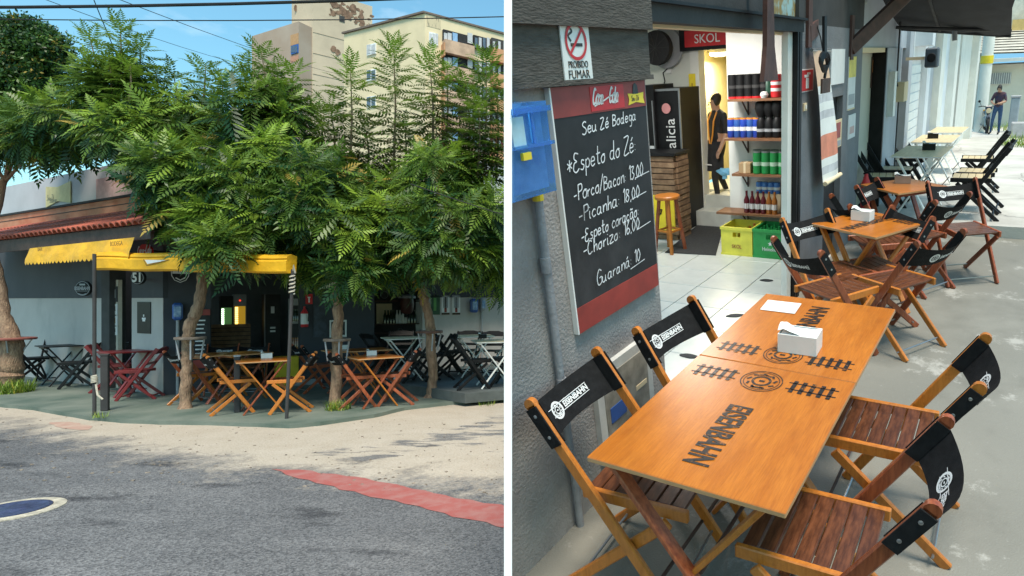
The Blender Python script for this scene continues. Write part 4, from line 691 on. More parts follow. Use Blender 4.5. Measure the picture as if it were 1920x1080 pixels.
def tree(label, trunk, radii, lobes, spires, n_mult=1.3, shelf=None, group='neem trees at the corner', size=.43):
    base = Vector(trunk[0]); t = thing('neem_tree', label, 'tree', T(base.x, base.y, base.z), group); rng = np.random.default_rng(int(abs(base.x*100)))
    pts = [Vector(p)-base for p in trunk]; fine = []; rr = []
    for i in range(len(pts)-1):
        for j in range(6): q = j/6; fine.append(pts[i].lerp(pts[i+1], q)+Vector((rng.normal()*.008, rng.normal()*.008, 0))); rr.append((radii[i]*(1-q)+radii[i+1]*q)*rng.uniform(.93, 1.08))
    fine.append(pts[-1]); rr.append(radii[-1]); rr[0] *= 1.25
    mb = MB(); mb.tube(fine, rr, 14); mb.build('trunk', M['bark'], t); acc = []; B_ = np.array(base)
    for (px, py, Y, rx, ry, rd, n_) in lobes:
        c = np.array(a(px, py, Y))-B_; ax = np.array([rx/F*Y, rd, ry/F*Y]); tip = pts[-1]; cv = Vector(c); mid = tip.lerp(cv, .5)+Vector((0, 0, .1)); mb = MB(); mb.tube([tip-Vector((0, 0, .1)), mid, cv], [radii[-1]*.6, radii[-1]*.35, .015], 6); mb.build('branch', M['bark'], t)
        for k in range(int(n_*n_mult)):
            u = rng.normal(size=3); u /= np.linalg.norm(u); rad = rng.uniform(.8, 1.02) if rng.random() < .68 else rng.uniform(.3, .8)
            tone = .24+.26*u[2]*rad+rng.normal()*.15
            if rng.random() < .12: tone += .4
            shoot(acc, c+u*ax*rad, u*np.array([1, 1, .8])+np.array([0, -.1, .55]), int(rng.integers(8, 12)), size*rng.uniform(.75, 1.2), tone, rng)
    for (x0, y0, x1, y1, Y) in spires:
        p0 = np.array(a(x0, y0, Y))-B_; p1 = np.array(a(x1, y1, Y))-B_; mb = MB(); mb.tube([Vector(p0), Vector(p0*.5+p1*.5)+Vector((.03, 0, 0)), Vector(p1)], [.022, .014, .005], 5); mb.build('branch', M['bark'], t); ln = np.linalg.norm(p1-p0); nn = int(ln/.015)
        for k in range(nn):
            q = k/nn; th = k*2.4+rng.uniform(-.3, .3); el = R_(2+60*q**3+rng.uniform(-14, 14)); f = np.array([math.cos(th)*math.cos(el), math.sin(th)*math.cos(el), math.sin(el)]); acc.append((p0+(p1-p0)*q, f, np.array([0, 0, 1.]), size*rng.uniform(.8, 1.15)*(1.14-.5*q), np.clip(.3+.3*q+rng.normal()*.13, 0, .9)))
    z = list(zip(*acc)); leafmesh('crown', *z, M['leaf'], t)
    if shelf:
        px, py, rpx, mm, lab = shelf; g = trunk[0]; c = a(px, py, g[1]); r = rpx/F*g[1]*.8; s = thing('trunk_shelf', lab, 'shelf', T(c.x, c.y, c.z)); mb = MB(); n_ = 30
        mb.lathe([(r*.98, -.018), (r, -.008), (r, .012), (r*.98, .018), (.12, .018), (.12, -.018)], n_); mb.build('ring_top', mm, s)
        for ang in (.4, 2.3, 3.9, 5.4): mb = MB(); mb.bar((r*.85*math.cos(ang), r*.85*math.sin(ang), -.02), (.12*math.cos(ang), .12*math.sin(ang), -.3), .018, .014); mb.build('brace', M['grey'], s)
    return t
M['shelfw'] = mat('weathered_board', (.13, .1, .08), .85, .4, 10, .3, 50, col2=(.22, .18, .15))
g1 = ag(348, 768, SWZ-.02); g2 = ag(630, 765, SWZ-.02); g3 = ag(808, 747, SWZ-.02); g0 = ag(12, 733, SWZ-.02)
def up(g, pts): return [tuple(g)]+[tuple(a(px, py, g.y+dy)) for px, py, dy in pts]
tree('neem tree with a kinked leaning trunk by the orange tables', up(g1, [(349, 700, 0), (352, 650, 0), (356, 612, 0), (374, 572, 0), (380, 520, 0), (385, 450, .1), (375, 400, .1)]), [.075, .07, .07, .075, .068, .06, .055, .05],
     [(272, 265, 9.3, 80, 52, .9, 44), (215, 190, 9.5, 52, 70, .6, 34), (345, 245, 9.6, 70, 66, .9, 40), (400, 340, 9.0, 90, 75, 1.0, 56), (325, 328, 8.5, 58, 46, .6, 28), (405, 425, 8.3, 42, 46, .4, 16), (425, 465, 8.0, 36, 34, .3, 11), (150, 232, 9.8, 62, 34, .7, 24), (345, 395, 8.7, 50, 34, .5, 18)],
     [(222, 190, 226, 50, 9.3), (190, 190, 168, 68, 9.5), (252, 190, 264, 84, 9.5), (205, 200, 205, 110, 9.1), (300, 240, 292, 135, 9.7), (372, 230, 386, 122, 9.7), (335, 220, 325, 140, 9.9), (408, 240, 418, 145, 9.4), (240, 200, 244, 120, 9.0)], shelf=(357, 634, 31, M['shelfw'], 'weathered round shelf fixed round the kinked trunk'))
tree('neem tree with a straight sunlit trunk and a round shelf', up(g2, [(630, 700, 0), (632, 640, 0), (633, 580, 0), (632, 530, 0), (634, 470, .1), (620, 400, .2)]), [.08, .072, .07, .068, .07, .06, .05],
     [(505, 240, 9.4, 70, 85, .9, 50), (560, 335, 9.0, 95, 66, 1.0, 56), (655, 365, 9.6, 66, 48, .9, 30), (540, 425, 9.0, 85, 55, .9, 40), (650, 425, 8.9, 75, 55, .8, 36), (655, 500, 8.6, 42, 34, .35, 14), (470, 345, 8.6, 62, 62, .7, 28), (575, 385, 8.4, 60, 32, .4, 14), (600, 480, 9.6, 70, 45, .7, 24)],
     [(500, 215, 490, 96, 9.3), (468, 240, 455, 125, 9.5), (535, 230, 550, 135, 9.4), (515, 230, 520, 130, 9.7), (480, 250, 472, 160, 9.1), (656, 310, 657, 125, 9.5), (628, 320, 620, 200, 9.6), (690, 330, 686, 240, 9.8)], shelf=(632, 637, 29, M['shelfw'], 'pale round plank shelf fixed round the straight trunk'))
tree('neem tree with a dark bent trunk at the raised pavement', up(g3, [(812, 700, 0), (808, 650, 0), (806, 600, 0), (796, 560, 0), (786, 520, 0), (780, 460, .1), (775, 400, .1)]), [.078, .072, .074, .072, .068, .068, .06, .05],
     [(740, 380, 9.8, 70, 52, .9, 32), (835, 335, 9.6, 56, 56, .9, 34), (870, 400, 9.5, 85, 70, 1.0, 52), (770, 435, 9.4, 90, 52, .9, 44), (850, 470, 9.4, 80, 45, .8, 38), (905, 450, 9.8, 55, 75, .8, 34), (815, 445, 8.8, 46, 34, .4, 14), (740, 490, 9.6, 60, 36, .6, 18), (930, 520, 10, 35, 30, .4, 8)],
     [(738, 320, 738, 82, 9.7), (756, 330, 760, 235, 9.9), (812, 290, 805, 106, 9.6), (835, 280, 838, 128, 9.8), (905, 330, 912, 106, 9.7), (880, 300, 874, 150, 9.9), (930, 340, 932, 175, 9.9), (895, 330, 898, 190, 9.5)], shelf=(805, 622, 30, mat('brown_board', (.12, .06, .045), .7, .3, 9), 'brown round shelf fixed round the bent trunk'))
tree('neem tree with a thick mottled trunk rising out of grass', up(g0, [(18, 690, 0), (22, 640, 0), (8, 590, 0), (-4, 520, .1), (-20, 440, .2), (10, 330, .4)]), [.2, .18, .15, .09, .075, .06, .05],
     [(60, 240, 10.4, 66, 36, .7, 26), (25, 262, 10.2, 70, 26, .8, 24), (108, 262, 9.9, 58, 28, .6, 20), (-70, 250, 10.6, 80, 60, .9, 24)], [(70, 250, 66, 186, 10.3), (40, 250, 34, 200, 10.2)], shelf=(18, 635, 46, mat('red_board', (.2, .05, .04), .6, .35, 9, col2=(.3, .1, .08)), 'red brown round shelf on the thick mottled trunk'))
# creeper mass on a high post end
t = thing('creeper_clump', 'dark creeper hanging in a dense clump from a cut trunk', 'plant', T(*a(30, 200, 11))); rng = np.random.default_rng(5); o_ = a(30, 200, 11); mb = MB(); mb.tube([a(-60, 330, 11)-o_, a(-30, 190, 11)-o_, a(2, 60, 11)-o_, a(14, 42, 11)-o_], [.16, .13, .1, .09], 9); mb.build('cut_trunk', M['bark'], t)
pos = []; 
for px, py, rx, ry, n_ in ((48, 105, 56, 58, 900), (40, 155, 45, 50, 600), (70, 80, 40, 36, 380), (88, 140, 26, 50, 200), (22, 190, 28, 30, 160), (100, 95, 20, 24, 90), (60, 52, 26, 16, 90), (14, 70, 30, 36, 150), (62, 190, 22, 22, 70)):
    for k in range(n_): u = rng.normal(size=3); u /= np.linalg.norm(u); u *= rng.uniform(.35, 1)**.5*(1+.12*rng.normal()); pos.append(np.array(a(px+u[0]*rx, py-u[2]*ry, 11))+np.array([0, u[1]*.45, 0])-np.array(o_))
n_ = len(pos); leafmesh('foliage', pos, rng.normal(size=(n_, 3)), rng.normal(size=(n_, 3))+[0, 0, 1], rng.uniform(.09, .16, n_), np.clip(.4+.35*rng.normal(size=n_), 0, 1), M['leaf2'], t, blob_template(12))
def grass(label, px, py, rad, n_, h, z, frame=None, sd=1):
    g = ag(px, py, z) if frame is None else frame; rng = np.random.default_rng(sd); V = np.array([[0, -.05, 0], [0, .05, 0], [.35, .03, .6], [.6, 0, 1.]]); Q = np.array([[0, 1, 2, 3]]); th = rng.uniform(0, 6.28, n_); rr = rad*np.sqrt(rng.uniform(0, 1, n_)); pos = np.stack([rr*np.cos(th), rr*np.sin(th), np.zeros(n_)], -1); a2 = rng.uniform(0, 6.28, n_)
    o = leafmesh('grass_tuft', pos, np.stack([np.cos(a2), np.sin(a2), np.zeros(n_)], -1), np.tile([0, 0, 1.], (n_, 1)), h*rng.uniform(.5, 1.2, n_), rng.uniform(.2, 1, n_), M['leaf'], None, (V, Q)); o.location = g; return tag(o, label, 'grass', kind='stuff')
grass('green grass tuft round the thick mottled trunk', 16, 736, .3, 500, .2, SWZ, sd=2); grass('green weeds at the foot of the straight trunk', 634, 768, .16, 160, .14, SWZ, sd=3); grass('sparse weeds at the foot of the awning post', 188, 783, .09, 40, .08, SWZ, sd=4); grass('dry leaf scraps on the sand by the kerb', 912, 760, .12, 60, .07, 0.001, sd=6)
# ---------------------------------------------------------------- street: apartment blocks behind
def face(P, Q, z0, z1): return P, Q
class Facade:
    def __init__(s, P, Q): s.P = Vector(P[:2]); s.Q = Vector(Q[:2]); s.u = (s.Q-s.P).normalized(); n = Vector((s.u.y, -s.u.x)); s.n = n if n.y < 0 else -n
    def s_(s, px): k = (px-PX)/F; return (k*s.P.y-s.P.x)/(s.u.x-k*s.u.y)
    def pt(s, px, py, off=0.): q = s.P+s.u*s.s_(px)+s.n*off; Y = (s.P+s.u*s.s_(px)).y; return Vector((q.x, q.y, EYE-(py-PY)/F*Y))
    def box(s, mb, px0, px1, py0, py1, o0, o1):
        z1 = s.pt((px0+px1)/2, py0).z; z0 = s.pt((px0+px1)/2, py1).z; p = s.pt(px0, py0); q = s.pt(px1, py0); v = [p.xy+s.n*o0, q.xy+s.n*o0, q.xy+s.n*o1, p.xy+s.n*o1]; mb.prism([(k.x, k.y, z0) for k in v], (0, 0, z1-z0))
def stain(name, base, dark, sc, lo):
    return mat(name, base, .85, .1, sc, col2=dark, lo=lo, hi=lo+.03, detail=8, stretch=(1, 1, .8))
ap = thing('apartment_block', 'cream apartment block with orange balconies behind the trees', 'building'); H = 18.4
def corner(px, py): Y = H*F/(PY-py); return Vector(((px-PX)/F*Y, Y))
kc = corner(797, 25); kl = corner(645, 64); kr = corner(975, 73); FL = Facade(kl, kc); FR = Facade(kc, kr); zt = EYE+H; back = kl+(kr-kc)*1.1
mb = MB(); mb.prism([(kl.x, kl.y, 0), (kc.x, kc.y, 0), (kr.x, kr.y, 0), (back.x, back.y, 0)], (0, 0, zt)); wall = mb.build('wall', M['cream'], ap)
mb = MB(); mb.prism([(p.x+o.x, p.y+o.y, zt) for p, o in ((kl, -FL.u*.1+FL.n*.12), (kc, FL.n*.14), (kr, FR.n*.12), (back, Vector((0, 0))))], (0, 0, .12)); mb.build('roof_edge', mat('dark_coping', (.16, .12, .1), .9), ap)
def window(F_, px0, px1, py0, py1, parent, panes=2, glass=None, curtain=None):
    mb = MB(); F_.box(mb, px0, px1, py0, py1, .0, .07); wn = mb.build('window', M['white'], parent)
    for k in range(panes): mb = MB(); d = (px1-px0)/panes; F_.box(mb, px0+d*k+d*.1, px0+d*(k+1)-d*.1, py0+(py1-py0)*.08, py1-(py1-py0)*.08, .06, .09); mb.build('pane', curtain or glass or M['glassd'], wn)
cur = mat('curtain', (.5, .5, .52), .8, .1)
for y in (93, 141, 191): window(FL, 689, 706, y-10, y+10, ap, 2, curtain=cur if y < 100 else None)
window(FR, 804, 821, 62, 84, ap, 3, curtain=cur)
ORW = mat('orange_balcony', (.55, .27, .14), .8, .15, 2); PKW = mat('pink_balcony', (.5, .33, .23), .8, .2, 2)
for k in range(6):
    y = 64+46*k
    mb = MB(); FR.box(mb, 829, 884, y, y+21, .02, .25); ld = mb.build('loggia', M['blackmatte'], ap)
    for q, (x0, x1) in enumerate(((830, 836), (837, 844), (846, 855), (874, 883))): mb = MB(); FR.box(mb, x0, x1, y+1, y+20, .25, .32); mb.build('pane', cur if q != 2 else mat('blue_pane', (.25, .4, .6), .2), ld)
    mb = MB(); FR.box(mb, 829, 884, y+21, y+45, .0, .6); mb.build('balcony_front', PKW, ap); mb = MB(); FR.box(mb, 827, 829.5, y+21, y+45, .0, .62); mb.build('balcony_side', ORW, ap)
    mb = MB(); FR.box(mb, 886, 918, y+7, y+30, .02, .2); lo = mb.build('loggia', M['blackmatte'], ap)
    for q in range(4): mb = MB(); FR.box(mb, 888+7.5*q, 893+7.5*q, y+9, y+28, .2, .26); mb.build('pane', cur if q % 2 else M['glassd'], lo)
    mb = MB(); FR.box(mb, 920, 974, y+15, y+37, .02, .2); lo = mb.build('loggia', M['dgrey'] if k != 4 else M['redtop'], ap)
    for q in range(5): mb = MB(); FR.box(mb, 922+10*q, 926+10*q, y+16, y+36, .2, .26); mb.build('pane', cur, lo)
    mb = MB(); FR.box(mb, 919, 974, y+37, y+61, .0, .6); mb.build('balcony_front', ORW, ap)
mb = MB(); FR.box(mb, 800, 826, 25, 52, .012, .016); mb.build('rain_streaks', mat('rain_streaks', (.6, .49, .32), .85, .1, 2.5, col2=(.3, .25, .18), lo=.54, hi=.6, stretch=(3, 3, .5)), ap)
tw_ = thing('stair_tower', 'pale tower block with peeling brown patches near its top', 'building'); Ht = 27.
def cor(px, py, H=Ht): Y = H*F/(PY-py); return Vector(((px-PX)/F*Y, Y))
k1 = cor(586, -22); k0 = cor(547, -14); k2 = cor(698, 12); kb = k0+(k2-k1); mb = MB(); mb.prism([(p.x, p.y, 0) for p in (k0, k1, k2, kb)], (0, 0, EYE+Ht)); mb.build('wall', mat('tower_plaster', (.52, .42, .31), .85, .1, .5), tw_)
FT0 = Facade(k0, k1); FT = Facade(k1, k2)
peel = mat('peeled_plaster', (.2, .12, .08), .95, .4, 3, .5, 8)
rg = random.Random(3)
for k in range(60):
    u = rg.random(); px = 620+75*u+rg.uniform(-4, 4); py = 12+24*u+rg.uniform(-14, 16); c = FT.pt(px, py, .012); n_ = 9; mb = MB(); sz = rg.uniform(.07, .3); sq = rg.uniform(.5, 1.5)
    mb.add([c+Vector((FT.u.x, FT.u.y, 0))*sz*math.cos(2*math.pi*q/n_)*rg.uniform(.5, 1.1)+Vector((FT.n.x, FT.n.y, 0))*.0004*k+Vector((0, 0, sz*sq*math.sin(2*math.pi*q/n_)*rg.uniform(.5, 1.2))) for q in range(n_)], [tuple(range(n_))]); mb.build('peeled_patch', peel, tw_)
for px, py in ((625, 92), (632, 98), (556, 16)): mb = MB(); c = (FT if px > 586 else FT0).pt(px, py, .05); mb.add([c+Vector((FT.u.x, FT.u.y, 0))*.3*math.cos(q)*rg.uniform(.5, 1)+Vector((0, 0, .35*math.sin(q)*rg.uniform(.6, 1))) for q in np.linspace(0, 5.6, 9)], [tuple(range(9))]); mb.build('peeled_patch', peel, tw_)
for y in (60, 105, 142): mb = MB(); FT0.box(mb, 565, 569, y, y+13, .0, .06); mb.build('slit_window', M['dgrey'], tw_)
mb = MB(); FT.box(mb, 636, 646, 30, 41, 0, .05); mb.build('vent_window', M['dgrey'], tw_)
for y in (74, 112, 150): mb = MB(); FT.box(mb, 586.5, 698, y, y+.9, 0, .03); mb.build('floor_line', mat('floor_line', (.4, .32, .24), .9), tw_)
lb = thing('side_block', 'weathered pinkish block attached left of the tower', 'building'); Hl = 23.6; q0 = cor(472, 68, Hl); q1 = cor(560, 40, Hl); qb = q0+Vector((3, 9)); mb = MB(); mb.prism([(p.x, p.y, 0) for p in (q0, q1, q1+Vector((3, 9)), qb)], (0, 0, EYE+Hl)); mb.build('wall', mat('stained_pink_plaster', (.4, .29, .22), .9, .25, .35, .2, 3, col2=(.46, .36, .29), detail=9), lb)
FB = Facade(q0, q1); mb = MB(); FB.box(mb, 547, 560, 85, 101, 0, .08); wn = mb.build('window', M['bluesolid'], lb)
for k in range(3): mb = MB(); FB.box(mb, 548+4*k, 551+4*k, 87, 99, .08, .1); mb.build('pane', M['glassd'], wn)
mb = MB(); FB.box(mb, 545, 560, 64, 84, .01, .02); mb.build('plaster_patch', mat('orange_plaster', (.5, .28, .14), .9, .1), lb); mb = MB(); FB.box(mb, 545, 560, 104, 116, .01, .02); mb.build('plaster_patch', mat('salmon_plaster', (.5, .25, .17), .9, .1), lb); mb = MB(); FB.box(mb, 472, 560, 66.5, 68, -.3, .1) if 0 else None
wf = thing('white_shed_wall', 'low white corrugated wall between trees and apartment block', 'wall'); mb = MB(); P_ = a(880, 330, 24); Q_ = a(975, 300, 26)
for k in range(26): p = P_.lerp(Q_, k/26); q = P_.lerp(Q_, (k+.55)/26); mb.prism([(p.x, p.y, 0), (q.x, q.y, 0), (q.x, q.y+.12, 0), (p.x, p.y+.12, 0)], (0, 0, p.z)); 
mb.build('corrugated_sheet', M['white'], wf); mb = MB(); mb.prism([(P_.x, P_.y+.06, 0), (Q_.x, Q_.y+.06, 0), (Q_.x, Q_.y+.2, 0), (P_.x, P_.y+.2, 0)], (0, 0, P_.z-.1)); mb.build('backing', M['whitewall'], wf)
for px, Y, h_, sd in ((935, 21, 3.2, 8), (905, 22, 2.6, 9), (955, 19, 3.0, 10)):
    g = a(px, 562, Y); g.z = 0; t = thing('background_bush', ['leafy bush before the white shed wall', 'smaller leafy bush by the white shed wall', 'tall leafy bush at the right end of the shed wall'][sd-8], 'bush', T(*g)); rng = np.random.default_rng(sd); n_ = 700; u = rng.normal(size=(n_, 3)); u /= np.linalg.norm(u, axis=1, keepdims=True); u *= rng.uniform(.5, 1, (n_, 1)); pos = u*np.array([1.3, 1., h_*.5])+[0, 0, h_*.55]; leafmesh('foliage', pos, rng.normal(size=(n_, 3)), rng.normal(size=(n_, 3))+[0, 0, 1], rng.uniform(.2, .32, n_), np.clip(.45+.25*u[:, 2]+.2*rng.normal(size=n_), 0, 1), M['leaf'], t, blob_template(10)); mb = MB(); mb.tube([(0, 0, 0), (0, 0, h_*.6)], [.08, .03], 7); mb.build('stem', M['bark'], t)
# overhead cables
def cable(name, label, pts, r):
    mb = MB(); q = []
    for i in range(len(pts)-1):
        for j in range(6): q.append(Vector(pts[i]).lerp(Vector(pts[i+1]), j/6))
    q.append(Vector(pts[-1])); n_ = len(q)-1
    for i, p in enumerate(q): p.z -= .1*4*(i/n_)*(1-i/n_)*((q[-1]-q[0]).length/16)
    mb.tube(q, r, 6); return mb.build(name, M['blackmatte'], label=label, cat='cable', group='overhead cables')
cable('cable', 'thick black bundled cable crossing above the tree tops', [a(-160, 14, 8.5), a(1020, -14, 8.5)], .021)
cable('cable', 'thin cable running level below the thick bundle', [a(-160, 33, 9.5), a(1040, 29, 9.5)], .008)
cable('cable', 'thin slanting cable passing behind the tall creeper tree', [a(60, -10, 12), a(470, 125, 26)], .007)
cable('cable', 'thin slanting cable reaching toward the stair tower', [a(200, -10, 12), a(640, 140, 34)], .008)
cable('cable', 'steep thin cable dropping into the left neem crown', [a(172, -10, 9), a(230, 130, 9.6)], .006)
cable('cable', 'thin sagging cable in front of the right neem crown', [a(770, 345, 7.6), a(1000, 420, 7.6)], .006)
# ================================================================ terrace (frame TB): the bar front seen along its wall
def pxB(x, y, z): q = TB @ Vector((x, y, z)); return PX+F*q.x/q.y
def ycut(x, z, px=958.): k = (px-PX)/F; c = RB[0]-k*RB[1]; return -(c[0]*x+c[2]*(z-HB))/c[1]
def cutbox(mb, x0, x1, y1, z0, z1, px=958.):
    vs = [(x, y, z) for z in (z0, z1) for (x, y) in ((x0, ycut(x0, z, px)), (x1, ycut(x1, z, px)), (x1, y1), (x0, y1))]
    return mb.add(vs, [(0, 1, 2, 3), (7, 6, 5, 4), (0, 4, 5, 1), (1, 5, 6, 2), (2, 6, 7, 3), (3, 7, 4, 0)])
def bpart(name, m, par, lo, hi, **k): mb = MB(); mb.bb(lo, hi); return mb.build(name, m, par, **k)
XW = -1.6
mb = MB(); mx_ = (952.5-PX)/F; hw_ = 7.5/F*2.0
mb.prism([(2.0*mx_-hw_, 2.0, 0), (2.0*mx_+hw_, 2.0, 0), (2.62*mx_+hw_, 2.62, 0), (2.62*mx_-hw_, 2.62, 0)], (0, 0, 3.0))
mb.build('divider_board', mat('white_board_paint', (.88, .88, .88), .6, .02), label='added tall white divider board between the street corner and the terrace', cat='board')  # added divider strip between the two places, no part of the wall
# ground
mb = MB(); mb.prism([(-1.62, 1.0, -.12), (5, .7, -.12), (5, 7.5, -.12), (-1.62, 7.42, -.12)], (0, 0, .12))
def terrmat():
    m = M['conc']; n = m.node_tree.nodes; l = m.node_tree.links; p = n['Principled BSDF']; tcn = n.new('ShaderNodeTexCoord'); z = n.new('ShaderNodeTexNoise'); z.inputs['Scale'].default_value = 1.7; z.inputs['Detail'].default_value = 11; z.inputs['Roughness'].default_value = .75; l.new(tcn.outputs['Object'], z.inputs['Vector'])
    r = n.new('ShaderNodeValToRGB'); r.color_ramp.elements[0].position = .565; r.color_ramp.elements[1].position = .63; l.new(z.outputs[0], r.inputs[0]); old = p.inputs['Base Color'].links[0].from_socket; mxx = n.new('ShaderNodeMix'); mxx.data_type = 'RGBA'; mxx.inputs['B'].default_value = (.36, .35, .32, 1); l.new(r.outputs[0], mxx.inputs['Factor']); l.new(old, mxx.inputs['A']); l.new(mxx.outputs['Result'], p.inputs['Base Color']); return m
mb.build('terrace_floor', terrmat(), mw=TB, kind='structure', label='grey green worn concrete terrace floor')
SLP = .045
def zg(y): return .13-SLP*(y-7.45)
mb = MB(); mb.add([(-1.62, 7.43, -.14), (9, 7.53, -.14), (9, 7.53, .13), (-1.62, 7.43, .13), (-1.62, 60, zg(60)), (14, 60, zg(60))], [(0, 1, 2, 3), (3, 2, 5, 4)]); mb.build('lane_pavement', M['conc2'], mw=TB, kind='structure', label='pale sloping pavement of the lane beyond the kerb')
# wall
fac = thing('bar_facade', 'grey stucco bar wall with dark board bands and a wide doorway', 'building', TB)
mb = MB(); cutbox(mb, XW-.22, XW, 2.65, -.1, 1.89); mb.build('wall', M['stucco'], fac)
mb = MB(); cutbox(mb, XW-.22, XW+.03, 2.655, 1.89, 2.095); mb.build('board_band', M['bandgrey'], fac)
mb = MB(); cutbox(mb, XW-.22, XW+.055, 2.66, 2.095, 3.0); mb.build('board_band', M['bandgrey'], fac)
mb = MB(); cutbox(mb, XW-.22, XW+.045, 2.657, 1.885, 1.905); mb.build('band_edge', M['bandgrey'], fac)
bpart('lintel', M['dgrey'], fac, (XW-.06, 2.67, 2.135), (XW+.02, 5.02, 2.215)); bpart('lintel_rail', M['black'], fac, (XW-.06, 2.67, 2.215), (XW+.05, 5.02, 2.23)); bpart('shutter_box', M['dgrey'], fac, (XW-.06, 2.67, 2.23), (XW, 4.3, 3.0))
bpart('door_track', M['cream'], fac, (XW-.12, 2.67, 2.12), (XW-.06, 5.0, 2.15))
bpart('upper_wall', M['dgrey'], fac, (XW-.3, 4.98, 2.2), (XW, 7.1, 3.0))
bpart('jamb', M['whitewall'], fac, (XW-.07, 4.76, 0), (XW-.02, 4.86, 2.14)); bpart('door_rail', M['black'], fac, (XW-.06, 4.87, 0), (XW+.02, 4.9, 2.135)); bpart('door_rail', M['steel'], fac, (XW-.06, 4.905, 0), (XW+.01, 4.92, 2.135)); bpart('door_rail', M['black'], fac, (XW-.06, 4.925, 0), (XW+.02, 4.98, 2.135))
bpart('pillar', M['dgreyB'] if 'dgreyB' in M else M.setdefault('dgreyB', mat('pillar_grey', (.17, .175, .19), .75, .12, 4, .3, 60)), fac, (XW-.06, 4.98, 0), (XW, 5.75, 2.2))
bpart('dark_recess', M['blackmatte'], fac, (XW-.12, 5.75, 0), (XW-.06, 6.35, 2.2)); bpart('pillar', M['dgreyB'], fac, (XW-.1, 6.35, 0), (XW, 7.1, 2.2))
pw = thing('picture_window', 'painted picture panel high above the door lintel', 'picture', TB); bpart('panel', mat('painted_panel', (.3, .2, .06), .5, .6, 7, col2=(.35, .5, .5), lo=.45, hi=.55), pw, (XW-.05, 4.33, 2.235), (XW-.03, 4.95, 3.0)); bpart('frame', M['dgrey'], pw, (XW-.1, 4.95, 2.226), (XW-.0, 4.98, 3.0)); bpart('frame', M['dgrey'], pw, (XW-.1, 4.3, 2.226), (XW, 4.33, 3.0))
# blue meter box
mbx = thing('meter_box', 'translucent blue electricity meter box with yellow seal on grey wall', 'meter box', TB)
mb = MB(); y1 = bx(1032, 260, -1.47).y; cutbox(mb, XW+.001, -1.50, y1-.015, 1.55, 1.83); mb.build('inner', M['bluein'], mbx); mb = MB(); cutbox(mb, XW+.001, -1.47, y1, 1.535, 1.845); mb.build('cover', M['blue'], mbx)
mb = MB(); cutbox(mb, -1.47, -1.455, y1+.004, 1.70, 1.712); cutbox(mb, -1.47, -1.455, y1+.004, 1.812, 1.83); mb.build('rib', M['blue'], mbx); bpart('rib', M['blue'], mbx, (-1.47, y1-.10, 1.712), (-1.458, y1-.088, 1.812))
p = bx(984, 293, -1.468); bpart('seal', M['yellow'], mbx, (-1.469, p.y-.02, p.z-.012), (-1.455, p.y+.02, p.z+.012)); p = bx(968, 250, -1.468); bpart('dial', mat('meter_dial', (.4, .6, .7), .4, .2), mbx, (-1.475, ycut(-1.47, p.z)+.003, p.z-.05), (-1.466, p.y+.04, p.z+.05))
pp = thing('conduit_pipe', 'grey painted conduit pipe with yellow cap running down the wall', 'pipe', TB); mb = MB(); mb.tube([(XW+.028, 1.775, 1.5), (XW+.028, 1.77, 1.1), (XW+.026, 1.765, .62), (XW+.028, 1.765, .3), (XW+.027, 1.765, 0)], .017, 12); mb.build('pipe', M['greyP'] if 'greyP' in M else M.setdefault('greyP', mat('painted_pipe', (.24, .25, .27), .6, .15, 12, .2, 60)), pp)
for z in (.72, 1.24): mb = MB(); mb.tube([(XW+.028, 1.768, z-.03), (XW+.028, 1.768, z+.03)], .021, 12); mb.build('coupling', M['greyP'], pp)
mb = MB(); mb.tube([(XW+.028, 1.775, 1.49), (XW+.028, 1.775, 1.545)], .021, 10); mb.build('cap', M['yellow'], pp)
# no smoking sign
ns = thing('no_smoking_sign', 'white no smoking sign with red ring on the dark band', 'sign', TB); xs_ = XW+.034; bpart('plate', M['white'], ns, (xs_-.002, 2.005, 1.898), (xs_+.004, 2.185, 2.108))
f3 = lambda y, z: (xs_+.0055, y, z); cy, cz, rr = 2.094, 2.042, .062
mb = MB(); ribbon(mb, [(cy+rr*math.cos(2*math.pi*k/40), cz+rr*math.sin(2*math.pi*k/40)) for k in range(41)], .012, lambda y, z: (xs_+.007, y, z)); ribbon(mb, [(cy-.04, cz-.042), (cy+.04, cz+.042)], .011, lambda y, z: (xs_+.0065, y, z)); mb.build('red_ring', M['red'], ns)
mb = MB(); ribbon(mb, [(cy-.035, cz-.012), (cy+.04, cz-.012)], .012, f3); ribbon(mb, smooth([(cy-.03, cz), (cy-.045, cz+.02), (cy-.02, cz+.035), (cy-.03, cz+.045)]), .009, f3); mb.build('cigarette', M['ink'], ns)
text('PROIBIDO', .036, M['ink'], ns, (xs_+.005, 2.095, 1.958), (0, 1, 0), (0, 0, 1), sx=.78); text('FUMAR', .044, M['ink'], ns, (xs_+.005, 2.095, 1.922), (0, 1, 0), (0, 0, 1), sx=.98)
